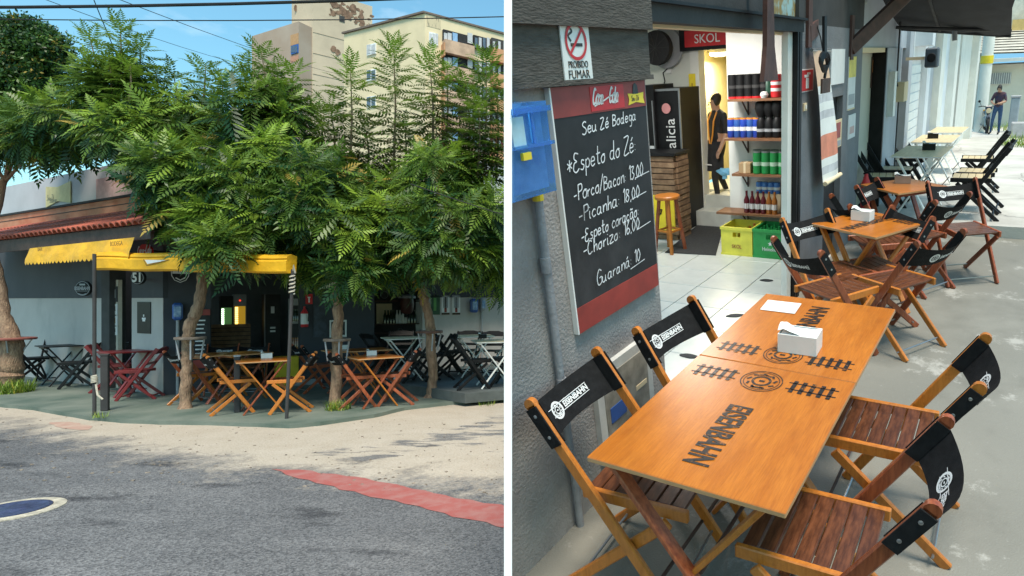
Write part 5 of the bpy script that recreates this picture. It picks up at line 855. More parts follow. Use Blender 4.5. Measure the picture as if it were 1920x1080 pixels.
# chalkboard
cb = thing('chalkboard', 'tall chalk menu board with red header and price list', 'chalkboard', TB); Y0, Y1, Z0, Z1 = 1.925, 2.605, .883, 1.882; xf = XW+.022
bpart('board', M['board'], cb, (XW+.001, Y0, Z0+.115), (xf, Y1, Z1-.112)); bpart('header', M['redtop'], cb, (XW+.001, Y0, Z1-.112), (xf+.002, Y1, Z1)); bpart('footer', M['redtop'], cb, (XW+.001, Y0, Z0), (xf+.002, Y1, Z0+.115)); bpart('edge_strip', M['white'], cb, (XW+.001, Y0-.008, Z0), (xf+.003, Y0, Z1))
bpart('printed_panel', M['red'], cb, (xf+.002, 2.17, Z1-.105), (xf+.004, 2.42, Z1-.008)); hb = MB(); handwrite(hb, 'Coca', 2.178, Z1-.078, .068, .009, lambda y, z: (xf+.006, y, z), .28, wscale=.62, track=.02); handwrite(hb, 'Cola', 2.298, Z1-.078, .068, .009, lambda y, z: (xf+.006, y, z), .28, wscale=.62, track=.02); ribbon(hb, smooth([(2.19, Z1-.085), (2.25, Z1-.07), (2.30, Z1-.055), (2.34, Z1-.045)]), .006, lambda y, z: (xf+.006, y, z)); hb.build('lettering', M['print'], cb)
mb = MB(); q0 = lambda y, z: (xf+.004, y, z); mb.add([q0(2.45, Z1-.1), q0(2.515, Z1-.09), q0(2.59, Z1-.1), q0(2.58, Z1-.075), q0(2.585, Z1-.05), q0(2.515, Z1-.055), q0(2.45, Z1-.05), q0(2.46, Z1-.075)], [tuple(range(8))]); mb.build('ribbon_mark', M['yellow'], cb); mb = MB(); mb.add([q0(2.49, Z1-.055), q0(2.54, Z1-.055), q0(2.535, Z1-.02), q0(2.52, Z1-.008), q0(2.5, Z1-.015)], [tuple(range(5))]); mb.build('figure_mark', M['ink'], cb); hb = MB(); handwrite(hb, 'Seu Zé', 2.475, Z1-.082, .02, .003, lambda y, z: (xf+.006, y, z)); hb.build('lettering', M['ink'], cb)
import itertools; cnt = itertools.count(); fc = lambda y, z: (xf+.0035+next(cnt)*3e-6, y, z); zt_ = Z1-.112
for s_, y_, z_, sz, rs, wsx in (('Seu Zé Bodega', 2.09, zt_-.075, .052, .05, 1.2), ('*Espeto do Zé:', 1.965, zt_-.215, .075, .045, 1.05), ('-Porco/Bacon: 13,00', 1.985, zt_-.328, .062, .035, 1.04), ('-Picanha: 18,00', 2.0, zt_-.418, .064, .035, 1.2), ('-Espeto coração:', 2.0, zt_-.505, .058, .04, 1.05), ('-Chorizo: 16,00', 2.0, zt_-.565, .062, .04, 1.2), ('Guaraná: 10', 2.07, zt_-.715, .062, .04, 1.15)):
    ST['á'] = ST['a']+[[(.15, .65), (.3, .8)]]; hb = MB(); handwrite(hb, s_, y_, z_, sz, .0054, fc, .12, rs, .1, wsx); hb.build('chalk_line', M['chalk'], cb)
for y_, z_ in ((2.44, -.31), (2.40, -.40), (2.42, -.55), (2.34, -.72)): hb = MB(); ribbon(hb, [(y_, zt_+z_), (y_+.13, zt_+z_+.012)], .004, fc); hb.build('chalk_underline', M['chalk'], cb)
fp = thing('framed_picture', 'white framed advert with a blue bottle low on the wall', 'picture', TB); bpart('frame', mat('pale_frame', (.52, .52, .5), .6), fp, (XW+.001, 1.99, .17), (XW+.03, 2.47, .66)); bpart('print', mat('advert_print', (.13, .12, .1), .3, .4, 9, col2=(.3, .28, .24)), fp, (XW+.03, 2.04, .22), (XW+.034, 2.42, .61)); bpart('printed_mark', M['bluesolid'], fp, (XW+.034, 2.07, .36), (XW+.037, 2.2, .44)); bpart('printed_mark', M['yellow'], fp, (XW+.034, 2.06, .27), (XW+.037, 2.15, .285)); bpart('printed_mark', M['cream'], fp, (XW+.034, 2.30, .42), (XW+.037, 2.40, .445))
# tiled floor inside
gr = MB(); gr.prism([(-1.625, 2.62, -.02), (-1.625, 7.3, -.02), (-4.4, 7.3, -.02), (-4.4, 6.2, -.02), (-2.3, 3.2, -.02), (-1.8, 2.62, -.02)], (0, 0, .014)); fl_ = gr.build('tiled_floor', M['grout'], mw=TB, kind='structure', label='white tiled floor of the bar entrance')
tm = MB(); tm.bev((0, 0, 0), (.443, .443, .012), .003); tmm = tm.mesh('floor_tile', M['tile'])
for i in range(8):
    for j in range(12):
        x = -1.86-.45*i; y = 2.86+.45*j
        if y < 7.2 and pxB(x-.22, y, 0) > 1120 and x > -4.35:
            o = link('floor_tile', tmm, fl_); o.location = (x, y, .0)
for k, (px, py, sx_, ang) in enumerate(((1378, 592, .075, .5), (1437, 526, .06, .1), (1292, 668, .07, .0))):
    g = bz(px, py, .008); mb = MB(); mb.prism([(g.x+sx_*math.cos(q)*math.cos(ang)-.03*math.sin(q)*math.sin(ang)+.008*math.sin(3*q), g.y+sx_*math.cos(q)*math.sin(ang)+.03*math.sin(q)*math.cos(ang), .0075) for q in np.linspace(0, 5.98, 20)], (0, 0, .006)); mb.build('door_stop', M['mat'], mw=TB, label=['black rubber piece on the tiles behind the paper sheet', 'thin black rubber piece on the tiles by the doorway chair', 'black rubber piece on the tiles beside the wall corner'][k], cat='rubber piece')
ir = thing('bar_room', 'white walled bar room with a raised kitchen doorway', 'room', TB)
WWm = mat('room_white', (.68, .7, .64), .6, .05, 3)
bpart('back_wall', WWm, ir, (-4.75, 7.3, 0), (-3.72, 7.4, 2.6)); bpart('back_wall', WWm, ir, (-3.72, 7.3, 2.12), (-1.8, 7.4, 2.6)); bpart('back_wall', WWm, ir, (-2.9, 7.3, 0), (-1.8, 7.4, 2.12)); bpart('door_post', M['whitewall'], ir, (-3.72, 7.25, 0), (-3.6, 7.42, 2.12))
bpart('left_wall', WWm, ir, (-4.8, 5.7, 0), (-4.75, 7.3, 2.45))
mb = MB(); mb.prism([(-1.62, 3.0, 2.45), (-1.62, 7.3, 2.45), (-4.6, 7.3, 2.45), (-4.6, 6.3, 2.45), (-2.2, 3.0, 2.45)], (0, 0, .06)); mb.build('ceiling', WWm, ir)
bpart('shelf_wall', M['whitewall'], ir, (-2.86, 6.42, 0), (-1.72, 6.5, 2.4)); bpart('step', M['tile'], ir, (-3.84, 7.02, .002), (-2.7, 7.29, .2)); bpart('step', M['tile'], ir, (-3.6, 7.29, .002), (-2.9, 7.6, .36))
KW = mat('kitchen_yellow', (.66, .58, .3), .7, .08, 3); bpart('kitchen_floor', M['tile'], ir, (-3.9, 7.6, .002), (-2.3, 9.6, .37)); bpart('kitchen_wall', KW, ir, (-4.1, 9.6, 0), (-2.2, 9.7, 2.4)); bpart('kitchen_wall', KW, ir, (-4.1, 7.42, .37), (-4.0, 9.6, 2.4)); bpart('kitchen_ceiling', KW, ir, (-4.1, 7.42, 2.14), (-2.2, 9.6, 2.24)); bpart('kitchen_wall', KW, ir, (-2.3, 7.42, .37), (-2.2, 9.6, 2.14))
kl_ = thing('ceiling_lamp', 'glowing round ceiling lamp in the yellow kitchen', 'lamp', TB @ T(*by(1348, 99, 8.2).xy, 2.1)); mb = MB(); mb.lathe([(.13, 0), (.12, -.035), (.05, -.05), (.001, -.05)], 20); mb.build('diffuser', emit('lamp_glow', (1, .86, .55), 9), kl_); mb = MB(); mb.lathe([(.14, .0), (.14, .04)], 20); mb.build('base', M['white'], kl_)
for nm, loc, e, sz in (('lamp_light', (by(1348, 99, 8.2).x, 8.2, 2.0), 30, .25), ('room_light', (-2.9, 5.4, 2.38), 40, .6)):  # the second area lamp is an unseen fill added to brighten the bar room
    ld = bpy.data.lights.new(nm, 'AREA'); ld.energy = e; ld.size = sz; ld.color = (1, .88, .62) if nm[0] == 'l' else (1, .96, .9); lo_ = bpy.data.objects.new(nm, ld); C.objects.link(lo_); lo_.matrix_world = TB @ Matrix.Translation(loc)
rl = thing('fill_panel', 'added glowing fill panel on the bar room ceiling', 'lamp', TB); bpart('diffuser', emit('panel_glow', (1, .96, .9), 1.5), rl, (-3.2, 5.1, 2.4), (-2.6, 5.7, 2.45))  # unseen glowing panel, added along with the fill lamp below it
rs_ = thing('header_sign', 'red and black header sign over the kitchen doorway', 'sign', TB); p0 = by(1280, 93, 7.2); p1 = by(1400, 74, 7.2); bpart('panel', M['black'], rs_, (p0.x-.03, 7.18, p0.z-.02), (p1.x, 7.24, p0.z+.22)); bpart('panel', M['red'], rs_, (p0.x+.05, 7.165, p0.z+.02), (p1.x, 7.18, p0.z+.2)); text('SKOL', .14, M['print'], rs_, (p0.x+.35, 7.16, p0.z+.1), (1, 0, 0), (0, 0, 1))
fn = thing('wall_fan', 'round black wall fan inside the bar room', 'fan', TB @ T(*by(1232, 90, 7.0)))
def cyl(mb, r, y0, y1, n=26): mb.lathe([(r*.96, y0), (r, (y0+y1)/2), (r*.96, y1)], n, (0, 0, 0), Matrix.Rotation(math.pi/2, 3, 'X'))
mb = MB(); cyl(mb, .2, -.05, .05); mb.build('cage', M['blackmatte'], fn); mb = MB(); cyl(mb, .24, -.24, -.2); mb.build('wall_disc', M['grey'], fn); mb = MB(); mb.bar((0, .05, 0), (0, .3, -.02), .06, .06); mb.build('arm', M['black'], fn)
for k in range(10): mb = MB(); mb.bar((0, -.055, 0), (.19*math.cos(k*.628), -.05, .19*math.sin(k*.628)), .006, .004); mb.build('cage_wire', M['dgrey'], fn)
so_ = thing('wall_socket', 'small white wall socket with hanging cable under the fan', 'socket', TB); p = by(1254, 128, 7.29); bpart('plate', M['white'], so_, (p.x-.04, 7.27, p.z-.06), (p.x+.04, 7.299, p.z+.06)); mb = MB(); mb.tube([(p.x, 7.26, p.z), (p.x-.07, 7.26, p.z-.05), (p.x-.05, 7.26, p.z-.15), (p.x-.1, 7.26, p.z-.25)], .008, 5); mb.build('cable', M['black'], so_)
def bbox(name, label, cat, px0, px1, py0, py1, y, dep, m, parts=(), z0=None, extra=None):
    c0 = by(px0, (py0+py1)/2, y); c1 = by(px1, (py0+py1)/2, y); zt = by((px0+px1)/2, py0, y).z; zb = by((px0+px1)/2, py1, y).z if z0 is None else z0; t = thing(name, label, cat, TB); bpart('body', m, t, (c0.x, y, zb), (c1.x, y+dep, zt))
    for nm, u0, u1, v0, v1, mm, e in parts: bpart(nm, mm, t, (c0.x+(c1.x-c0.x)*u0, y-e-.002, zb+(zt-zb)*v0), (c0.x+(c1.x-c0.x)*u1, y-.001, zb+(zt-zb)*v1))
    return t, c0.x, c1.x, zb, zt
t, x0, x1, zb, zt = bbox('tall_fridge', 'tall black fridge with white vertical lettering and pale frame', 'fridge', 1231, 1281, 166, 412, 6.75, .5, M['black'], [('frame', 0, .05, 0, 1, M['steel'], .01), ('frame', .94, 1, 0, 1, M['steel'], .01), ('frame', 0, 1, .985, 1, M['steel'], .012), ('door_split', .0, 1, .49, .5, M['steel'], .012)], z0=.003)
text('alicia', .19, M['print'], t, (x0+(x1-x0)*.62, 6.735, zb+(zt-zb)*.7), (0, 0, 1), (-1, 0, 0), sx=.95); text('Estrella G', .15, M['print'], t, (x0+(x1-x0)*.62, 6.735, zb+(zt-zb)*.25), (0, 0, 1), (-1, 0, 0), sx=.95)
mb = MB(); mb.lathe([(.06, 0), (.06, .004)], 16, (x0+(x1-x0)*.5, 6.73, zb+(zt-zb)*.87), Matrix.Rotation(math.pi/2, 3, 'X')); mb.build('star_mark', mat('pink_print', (.6, .25, .25), .5), t)
bbox('black_fridge', 'narrow black fridge half hidden behind the grey wall edge', 'fridge', 1196, 1229, 160, 300, 6.7, .5, M['black'], [('printed_mark', .6, .95, .52, .6, M['print'], .004), ('handle', .9, .95, .1, .9, M['steel'], .02)], z0=.003)
ct = thing('slatted_counter', 'rough pallet wood counter with stacked horizontal slats', 'counter', TB); bpart('body', M['darkwood'], ct, (-4.25, 6.32, .003), (-3.5, 6.62, 1.0)); bpart('counter_top', M['black'], ct, (-4.25, 6.26, 1.0), (-3.46, 6.65, 1.03))
for k in range(15):
    d = random.uniform(0, .025); o = bpart('slat', M['slatc'], ct, (-4.25, 6.29-d, .012+.066*k), (-3.49+random.uniform(-.01, .02), 6.32, .066+.066*k)); bpart('slat', M['slatc'], ct, (-3.5, 6.33, .012+.066*k), (-3.475+d*.5, 6.6, .066+.066*k))
ysn = thing('yellow_sign', 'yellow sign with black script leaning on the counter', 'sign', TB); p0 = by(1228, 430, 6.2); p1 = by(1262, 368, 6.2); bpart('panel', M['yellow'], ysn, (p0.x, 6.2, max(.05, p0.z)), (p1.x, 6.22, p1.z)); hb = MB(); handwrite(hb, 'Lays', p0.x+.02, (p0.z+p1.z)/2-.04, .13, .016, lambda x, z: (x, 6.195, z), .3, .3, wscale=.8); hb.build('lettering', M['ink'], ysn)
g = bz(1252, 476); st = thing('bar_stool', 'tall orange wooden stool standing before the counter', 'stool', TB @ T(g.x-.02, g.y+.1, 0)); mb = MB(); mb.lathe([(.13, .6), (.14, .61), (.14, .63), (.13, .64)], 18); mb.build('seat', M['orange'], st)
for k in range(4): aa = .6+k*math.pi/2; mb = MB(); mb.bar((.17*math.cos(aa), .17*math.sin(aa), .002), (.09*math.cos(aa), .09*math.sin(aa), .6), .03, .03, (0, 1, 0)); mb.build('leg', M['orange'] if k % 2 else M['redwood'], st)
mb = MB(); [mb.bar((.13*math.cos(.6+k*1.571), .13*math.sin(.6+k*1.571), .25), (.13*math.cos(.6+(k+1)*1.571), .13*math.sin(.6+(k+1)*1.571), .25), .02, .02) for k in range(4)]; mb.build('stretcher', M['orange'], st)
q = [bz(*p_, .008) for p_ in ((1247, 474), (1342, 479), (1357, 424), (1312, 419))]; mb = MB(); mb.prism([(p_.x, p_.y, .007) for p_ in q], (0, 0, .008)); mb.build('rubber_mat', M['mat'], mw=TB, label='dark rubber mat before the tiled step', cat='mat')
# crates
def crate(label, x0, x1, y0, y1, m, word, m2, star=False):
    t = thing('bottle_crate', label, 'crate', TB); h = .315; w_ = x1-x0; cx = (x0+x1)/2; mb = MB(); th = .014
    mb.bb((x0, y0, .004), (x1, y0+th, h*.66)); mb.bb((x0, y0, h*.82), (x1, y0+th, h)); mb.bb((x0, y0, h*.66), (cx-.045, y0+th, h*.82)); mb.bb((cx+.045, y0, h*.66), (x1, y0+th, h*.82)); mb.bb((x0, y1-th, .004), (x1, y1, h)); mb.bb((x0, y0+th, .004), (x0+th, y1-th, h)); mb.bb((x1-th, y0+th, .004), (x1, y1-th, h)); mb.bb((x0+th, y0+th, .004), (x1-th, y1-th, .02))
    mb.bb((x0-.008, y0-.008, h-.03), (x1+.008, y0, h)); mb.bb((x0-.006, y0-.006, .004), (x1+.006, y0, .03)); mb.build('box', m, t); bpart('divider', m, t, (cx-.006, y0+th, .02), (cx+.006, y1-th, h*.8)); text(word, .058, m2, t, (cx, y0-.002, h*.33), (1, 0, 0), (0, 0, 1), sx=.8)
    if star: mb = MB(); mb.add([(cx+.028*math.cos(math.pi/2+k*math.pi/5)*(1 if k % 2 == 0 else .42), y0-.003, h*.52+.028*math.sin(math.pi/2+k*math.pi/5)*(1 if k % 2 == 0 else .42)) for k in range(10)], [tuple(range(10))]); mb.build('star_mark', M['print'], t)
    return t
crate('yellow plastic bottle crate on the tiled floor under the shelves', -2.76, -2.4, 5.93, 6.3, M['crateY'], 'SKOL', M['redtop']); crate('green plastic bottle crate full of bottles next to the yellow one', -2.39, -2.01, 5.93, 6.3, M['crateG'], 'Heineken', M['print'], True)
bm_ = MB(); bm_.lathe([(.03, 0), (.032, .01), (.032, .15), (.013, .2), (.014, .25), (.001, .25)], 10); btm = {k: bm_.mesh('bottle', M[k]) for k in ('bottle', 'amber', 'wine', 'green')}
for i in range(4):
    for j in range(3): link('bottle', btm['green'], mw=TB @ T(-2.33+.083*i, 6.02+.09*j, .06), label='green beer bottle standing in the green crate', cat='bottle', group='bottles in the green crate')
for i in range(2): link('bottle', btm['amber'], mw=TB @ T(-2.47, 6.05+.12*i, .06), label='brown bottle standing in the yellow crate', cat='bottle', group='bottles in the yellow crate')
# wall shelves
sh = thing('wall_shelves', 'four brown wall shelves with brackets on the white partition', 'shelf', TB); SZ = []
for k, (py, pxl) in enumerate(((186, 1366), (259, 1360), (325, 1374), (396, 1345))):
    p = by(pxl, py, 6.2); SZ.append(p.z); bpart('shelf_board', mat('shelf_brown', (.22, .1, .045), .5, .3, 9, stretch=(1, 8, 8)) if k == 0 else bpy.data.materials['shelf_brown'], sh, (p.x, 6.17, p.z-.025), (-1.68, 6.418, p.z))
    mb = MB(); xb = by(1395, py, 6.3).x; mb.bar((xb, 6.4, p.z-.16), (xb, 6.25, p.z-.03), .012, .012); mb.bar((xb, 6.41, p.z-.18), (xb, 6.41, p.z-.03), .012, .012); mb.build('bracket', M['darkwood'], sh)
def on(px, k, y=6.27): return by(px, 300, y).x
def can(px, k, r, h, m, label, group, cat='can', dz=0, y=6.27, bands=()):
    t = thing('can', label, cat, TB @ T(by(px, [170, 240, 305, 375][k], y).x, y, SZ[k]+.001+dz), group); mb = MB(); mb.lathe([(r*.9, 0), (r, .006), (r, h-.008), (r*.88, h), (.001, h)], 14); mb.build('body', m, t)
    for z0, z1, mm in bands: mb = MB(); mb.lathe([(r*1.012, z0), (r*1.012, z1)], 14); mb.build('band', mm, t)
    return t
for i in range(5): can(1374+i*15, 0, .05, .235, M['black'], 'black tall cup on the top shelf', 'black cups on the top shelf', 'cup', bands=[(.1, .13, M['dgrey']), (0, .02, M['red'])])
can(1441, 0, .045, .2, mat('dark_green_tin', (.02, .08, .05), .4), 'dark green tin between black cups and red tin', None, 'tin'); can(1455, 0, .055, .22, M['red'], 'red tin with white print at the end of the top shelf', None, 'tin', bands=[(.06, .09, M['print']), (.12, .15, M['print'])])
t = thing('white_cup', 'small white cup in front of the tins on the top shelf', 'cup', TB @ T(by(1433, 178, 6.2).x, 6.2, SZ[0]+.001)); mb = MB(); mb.lathe([(.03, 0), (.045, .03), (.03, .06), (.001, .065)], 12); mb.build('bowl', M['white'], t)
for i in range(5): can(1371+i*12, 1, .04, .2, M['bluesolid'] if i % 2 else mat('blue_can', (.02, .06, .4), .3), 'blue can with orange rim on the second shelf', 'blue cans on the second shelf', bands=[(.185, .2, mat('orange_rim', (.8, .3, .03), .4)), (.07, .11, M['print'])])
for i in range(3):
    t = thing('growler', 'black round bottle on the second shelf', 'bottle', TB @ T(by(1428+i*15, 245, 6.27).x, 6.27, SZ[1]+.001), 'black round bottles on the second shelf'); mb = MB(); mb.lathe([(.05, 0), (.055, .01), (.055, .16), (.035, .2), (.05, .23), (.07, .29), (.06, .345), (.03, .37), (.001, .375)], 16); mb.build('body', M['black'], t); mb = MB(); mb.lathe([(.056, .06), (.056, .09)], 16); mb.build('band', M['grey'], t)
t = thing('cardboard_box', 'small brown cardboard box on the third shelf', 'box', TB @ T(by(1399, 315, 6.27).x, 6.27, SZ[2]+.001, .1)); mb = MB(); mb.bev((0, 0, .055), (.13, .12, .11), .004); mb.build('box', mat('cardboard', (.42, .28, .15), .8, .1), t); bb_ = MB(); bb_.bb((-.012, -.061, .002), (.012, .061, .1115)); bb_.build('tape', M['cream'], t)
for i in range(4): 
    for j in range(2): can(1420+i*16, 2, .047, .235, M['green'], 'green beer can with white star on the third shelf', 'green cans on the third shelf', y=6.23+.1*j, bands=[(.085, .125, mat('pale_star_band', (.35, .5, .38), .5)), (.22, .235, M['steel'])])
for i in range(4): can(1424+i*11, 3, .036, .12, mat('light_blue_can', (.06, .2, .55), .3), 'light blue can stacked behind bottles on the lowest shelf', 'light blue cans on the lowest shelf', dz=.2, y=6.33, bands=[(.04, .07, M['print'])])
bpart('carton', M['cream'], sh, (by(1418, 375, 6.33).x, 6.29, SZ[3]+.001), (by(1466, 375, 6.33).x, 6.37, SZ[3]+.2))
for i in range(6): link('bottle', btm['wine'] if i < 4 else btm['amber'], mw=TB @ T(by(1400+i*10.5, 375, 6.22).x, 6.22, SZ[3]+.001) @ Matrix.Scale(.95, 4), label='red wine bottle with white label on the lowest shelf' if i < 4 else 'amber bottle on the lowest shelf', cat='bottle', group='bottles on the lowest shelf'); 
for i in range(6): mb = MB(); mb.lathe([(.0322, .05), (.0322, .11)], 12); mb.build('paper_label', M['print'], bpy.data.objects[[o.name for o in bpy.data.objects if o.get('group') == 'bottles on the lowest shelf'][i]])
# kitchen shelf and frames
ks = thing('kitchen_shelf', 'high kitchen shelf crowded with spirits bottles', 'shelf', TB); p0 = by(1302, 140, 9.3); p1 = by(1440, 140, 9.3); bpart('shelf_board', M['darkwood'], ks, (-3.95, 9.2, p0.z-.03), (-2.35, 9.59, p0.z)); bpart('side_post', M['black'], ks, (p0.x-.03, 9.15, .4), (p0.x+.03, 9.2, p0.z+.3))
for i in range(15): link('bottle', btm[['bottle', 'amber', 'wine', 'amber'][i % 4]], mw=TB @ T(-3.72+.09*i, 9.34+.05*(i % 2), p0.z+.001) @ Matrix.Diagonal((1.1, 1.1, random.uniform(.8, 1.1), 1)), label='spirits bottle on the high kitchen shelf', cat='bottle', group='spirits on the kitchen shelf')
for k, (xa, xb, ya, yb, m1) in enumerate(((1312, 1342, 143, 153, 'cream'), (1312, 1342, 156, 166, 'cream'), (1343, 1362, 140, 168, 'yellow'), (1322, 1342, 170, 198, 'amber'), (1344, 1362, 172, 190, 'awn'), (1293, 1303, 138, 182, 'yellow'))):
    yy = 9.55 if k < 5 else 7.24; p0 = by(xa, yb, yy); p1 = by(xb, ya, yy); t = thing('wall_picture', ['cream name plate high on the kitchen wall', 'lower cream name plate on the kitchen wall', 'yellow picture beside the cream plates', 'amber framed picture low on the kitchen wall', 'orange picture beside the amber frame', 'tall yellow plaque on the kitchen door post'][k], 'picture', TB); bpart('frame', M[m1], t, (p0.x, yy, p0.z), (p1.x, yy+.03, p1.z)); bpart('print', M['faint'], t, (p0.x+.04, yy-.006, p0.z*.6+p1.z*.4), (p1.x-.04, yy-.001, p0.z*.4+p1.z*.6))
# signs on the pillars
fs = thing('fire_sign', 'red square fire extinguisher sign on the grey pillar', 'sign', TB); bpart('plate', M['white'], fs, (XW+.001, 4.99, 1.695), (XW+.006, 5.33, 1.868)); bpart('field', M['red'], fs, (XW+.006, 5.005, 1.703), (XW+.008, 5.315, 1.86)); bpart('extinguisher_mark', M['print'], fs, (XW+.008, 5.12, 1.72), (XW+.010, 5.2, 1.8)); bpart('extinguisher_mark', M['print'], fs, (XW+.008, 5.08, 1.805), (XW+.010, 5.2, 1.825)); bpart('extinguisher_mark', M['print'], fs, (XW+.008, 5.15, 1.825), (XW+.010, 5.24, 1.842))
sw_ = thing('light_switch', 'small white switch under the red fire sign', 'switch', TB); bpart('plate', M['cream'], sw_, (XW+.001, 5.07, 1.55), (XW+.012, 5.15, 1.61)); bpart('rocker', M['white'], sw_, (XW+.012, 5.095, 1.565), (XW+.018, 5.125, 1.595))
bn = thing('hanging_banner', 'long white and orange roll banner hanging before the dark recess', 'banner', TB); mb = MB(); vs = []; nn = 16
for i in range(nn+1):
    z = 2.0-1.08*i/nn; yo = 5.12+.26*i/nn; dxx = .06+.05*i/nn
    for j in range(5): vs.append((XW+dxx+.015*math.sin(j*1.2+i*.3), yo+.46*j/4, z))
mb.add(vs, [(i*5+j, i*5+5+j, i*5+6+j, i*5+1+j) for i in range(nn) for j in range(4)], True)
for i in range(nn): 
    for j in range(4): mb.mi[i*4+j] = 1 if i < 4 else (2 if 10 <= i <= 12 else (3 if i in (5, 7, 14) else 0))
mb.build('cloth', [M['white'], mat('peach_print', (.7, .45, .3), .6, .15), mat('coral_print', (.68, .24, .15), .6, .15), mat('grey_print', (.55, .55, .58), .6, .2)], bn); mb = MB(); mb.tube([(XW+.06, 5.09, 2.005), (XW+.06, 5.62, 2.005)], .014, 8); mb.build('rod', M['steel'], bn); mb = MB(); mb.tube([(XW+.12, 5.36, .915), (XW+.12, 5.88, .915)], .02, 8); mb.build('rod', M['cream'], bn)
mb = MB(); mb.tube([(XW+.06, 5.4, 2.0), (XW+.04, 5.4, 2.1), (XW+.0, 5.4, 2.21)], .005, 5); mb.build('cord', M['black'], bn)
def wpanel(name, label, pts, m, marks=(), x=XW, cat='poster', th=.01):
    a0 = bx(*pts[0], x); a1 = bx(*pts[1], x); t = thing(name, label, cat, TB); y0, y1, z0, z1 = a0.y, a1.y, min(a0.z, a1.z), max(a0.z, a1.z); bpart('sheet', m, t, (x+.001, y0, z0), (x+th, y1, z1))
    for u0, u1, v0, v1, mm in marks: bpart('printed_mark', mm, t, (x+th, y0+(y1-y0)*u0, z0+(z1-z0)*v0), (x+th+.003, y0+(y1-y0)*u1, z0+(z1-z0)*v1))
bpart('notice_board', M['dgreyB'], fac, (XW-.2, 5.75, 1.6), (XW-.0, 6.35, 2.2))
wpanel('white_poster', 'plain white poster behind the hanging banner', ((1556, 160), (1583, 92)), M['print']); wpanel('yellow_poster', 'poster fading from yellow to white on the second pillar', ((1587, 208), (1604, 106)), M['print'], [(0, 1, .62, 1, mat('pale_yellow_print', (.75, .6, .12), .6, .2)), (.1, .9, .1, .3, M['grey']), (0, 1, 0, .03, M['cream'])]); wpanel('small_notice', 'small pale notice under the yellow poster', ((1588, 262), (1603, 212)), M['print'], [(.2, .8, .2, .5, mat('rose_print', (.6, .4, .38), .6))]); wpanel('portrait_poster', 'small portrait poster beside the banner', ((1562, 280), (1577, 222)), M['cream'], [(.2, .8, .35, .9, M['redtop']), (.1, .9, .05, .25, M['grey'])], x=XW+.002)
# beams, hanging things and canopy
for k, (p0, p1, lab) in enumerate(((bx(1514, 64, XW), bz(1604, -14, 2.62), 'brown diagonal roof brace over the fire sign'), (bx(1594, 92, XW), bz(1702, -12, 2.5), 'brown diagonal roof brace over the posters'))): 
    t = thing('roof_brace', lab, 'beam', TB); mb = MB(); mb.bar(p0, p1, .06, .13, (0, 0, 1), b=.006); mb.build('beam', M['beam'], t); mb = MB(); mb.bb((XW+.001, p0.y-.05, p0.z-.1), (XW+.025, p0.y+.05, p0.z+.3)); mb.build('wall_plate', M['beam'], t)
t = thing('hanging_paddle', 'brown wooden paddle hanging from the lintel rail', 'decoration', TB); x_ = XW+.12; top_ = bx(1436, -30, x_); b0 = bx(1437, 88, x_); b1 = bx(1438, 152, x_); mb = MB(); mb.prism([(x_, top_.y-.05, top_.z), (x_, top_.y+.05, top_.z), (x_, b0.y+.07, b0.z), (x_, b1.y+.13, b1.z), (x_, b1.y-.13, b1.z), (x_, b0.y-.07, b0.z)], (.03, 0, 0)); mb.build('paddle', M['beam'], t); bpart('hook', M['steel'], t, (XW, top_.y-.02, top_.z-.03), (x_, top_.y+.02, top_.z))
t = thing('hanging_strap', 'coiled black strap with a dark tag hanging from the brace', 'strap', TB); x_ = XW+.2; mb = MB(); p0 = bx(1546, 30, x_); p1 = bx(1546, 98, x_); mb.bar(p0, p1, .02, .06); 
for k in range(4): mb.tube([bx(1546+9*math.cos(f_)*(1-.15*k), 112+14*math.sin(f_)+3*k, x_) for f_ in np.linspace(0, 6.28, 14)], .012, 5)
mb.tube([bx(1546, 122, x_), bx(1548, 134, x_), bx(1546, 146, x_)], .012, 5); mb.build('strap', M['black'], t); mb = MB(); q0 = bx(1538, 176, x_); q1 = bx(1554, 146, x_); mb.bb((x_, q0.y, q0.z), (x_+.015, q1.y, q1.z)); mb.build('tag', M['darkwood'], t)
cn = thing('black_canopy', 'black fabric canopy stretched out above the lane tables', 'canopy', TB); f0 = by(1640, 50, 9.4); f1 = by(1896, 66, 9.4); mb = MB(); n_ = 12; vs = []
for i in range(n_+1):
    u = i/n_; p = Vector(f0).lerp(Vector(f1), u); sc_ = .05*math.sin(u*math.pi*4)**2; vs += [(p.x, 9.4, p.z-sc_*.5), (p.x*.97, 8.4, p.z+.16+.1*u), (p.x*.95+.12*u, 7.2, p.z+.5+.1*u), (p.x*.95+.16*u, 6.3, p.z+.72)]
mb.add(vs, [(4*i+j, 4*i+4+j, 4*i+5+j, 4*i+1+j) for i in range(n_) for j in range(3)], True); mb.build('fabric', M['shade'], cn)
mb = MB(); mb.tube([(f0.x, 9.41, f0.z-.01), (f1.x, 9.41, f1.z-.01)], .02, 8); mb.build('edge_tube', M['dgrey'], cn)
for u in (.12, .5): p = Vector(f0).lerp(Vector(f1), u); mb = MB(); mb.bar((p.x, 9.38, p.z+.0), (p.x*.95, 6.4, p.z+.66), .03, .03); mb.build('rib', M['grey'] if u < .2 else M['dgrey'], cn)
p = by(1790, 10, 9.2); q = by(1790, 76, 9.2); mb = MB(); mb.tube([p, q], .03, 8); mb.build('drop_post', M['grey'], cn); mb = MB(); mb.tube([by(1765, 12, 9.2), by(1822, 14, 9.2)], .014, 6); mb.build('cross_bar', M['grey'], cn); mb = MB(); mb.tube([(XW, 8.9, f0.z-.05), (f1.x, 9.3, f1.z+.05)], .02, 6); mb.build('wall_arm', M['dgrey'], cn)
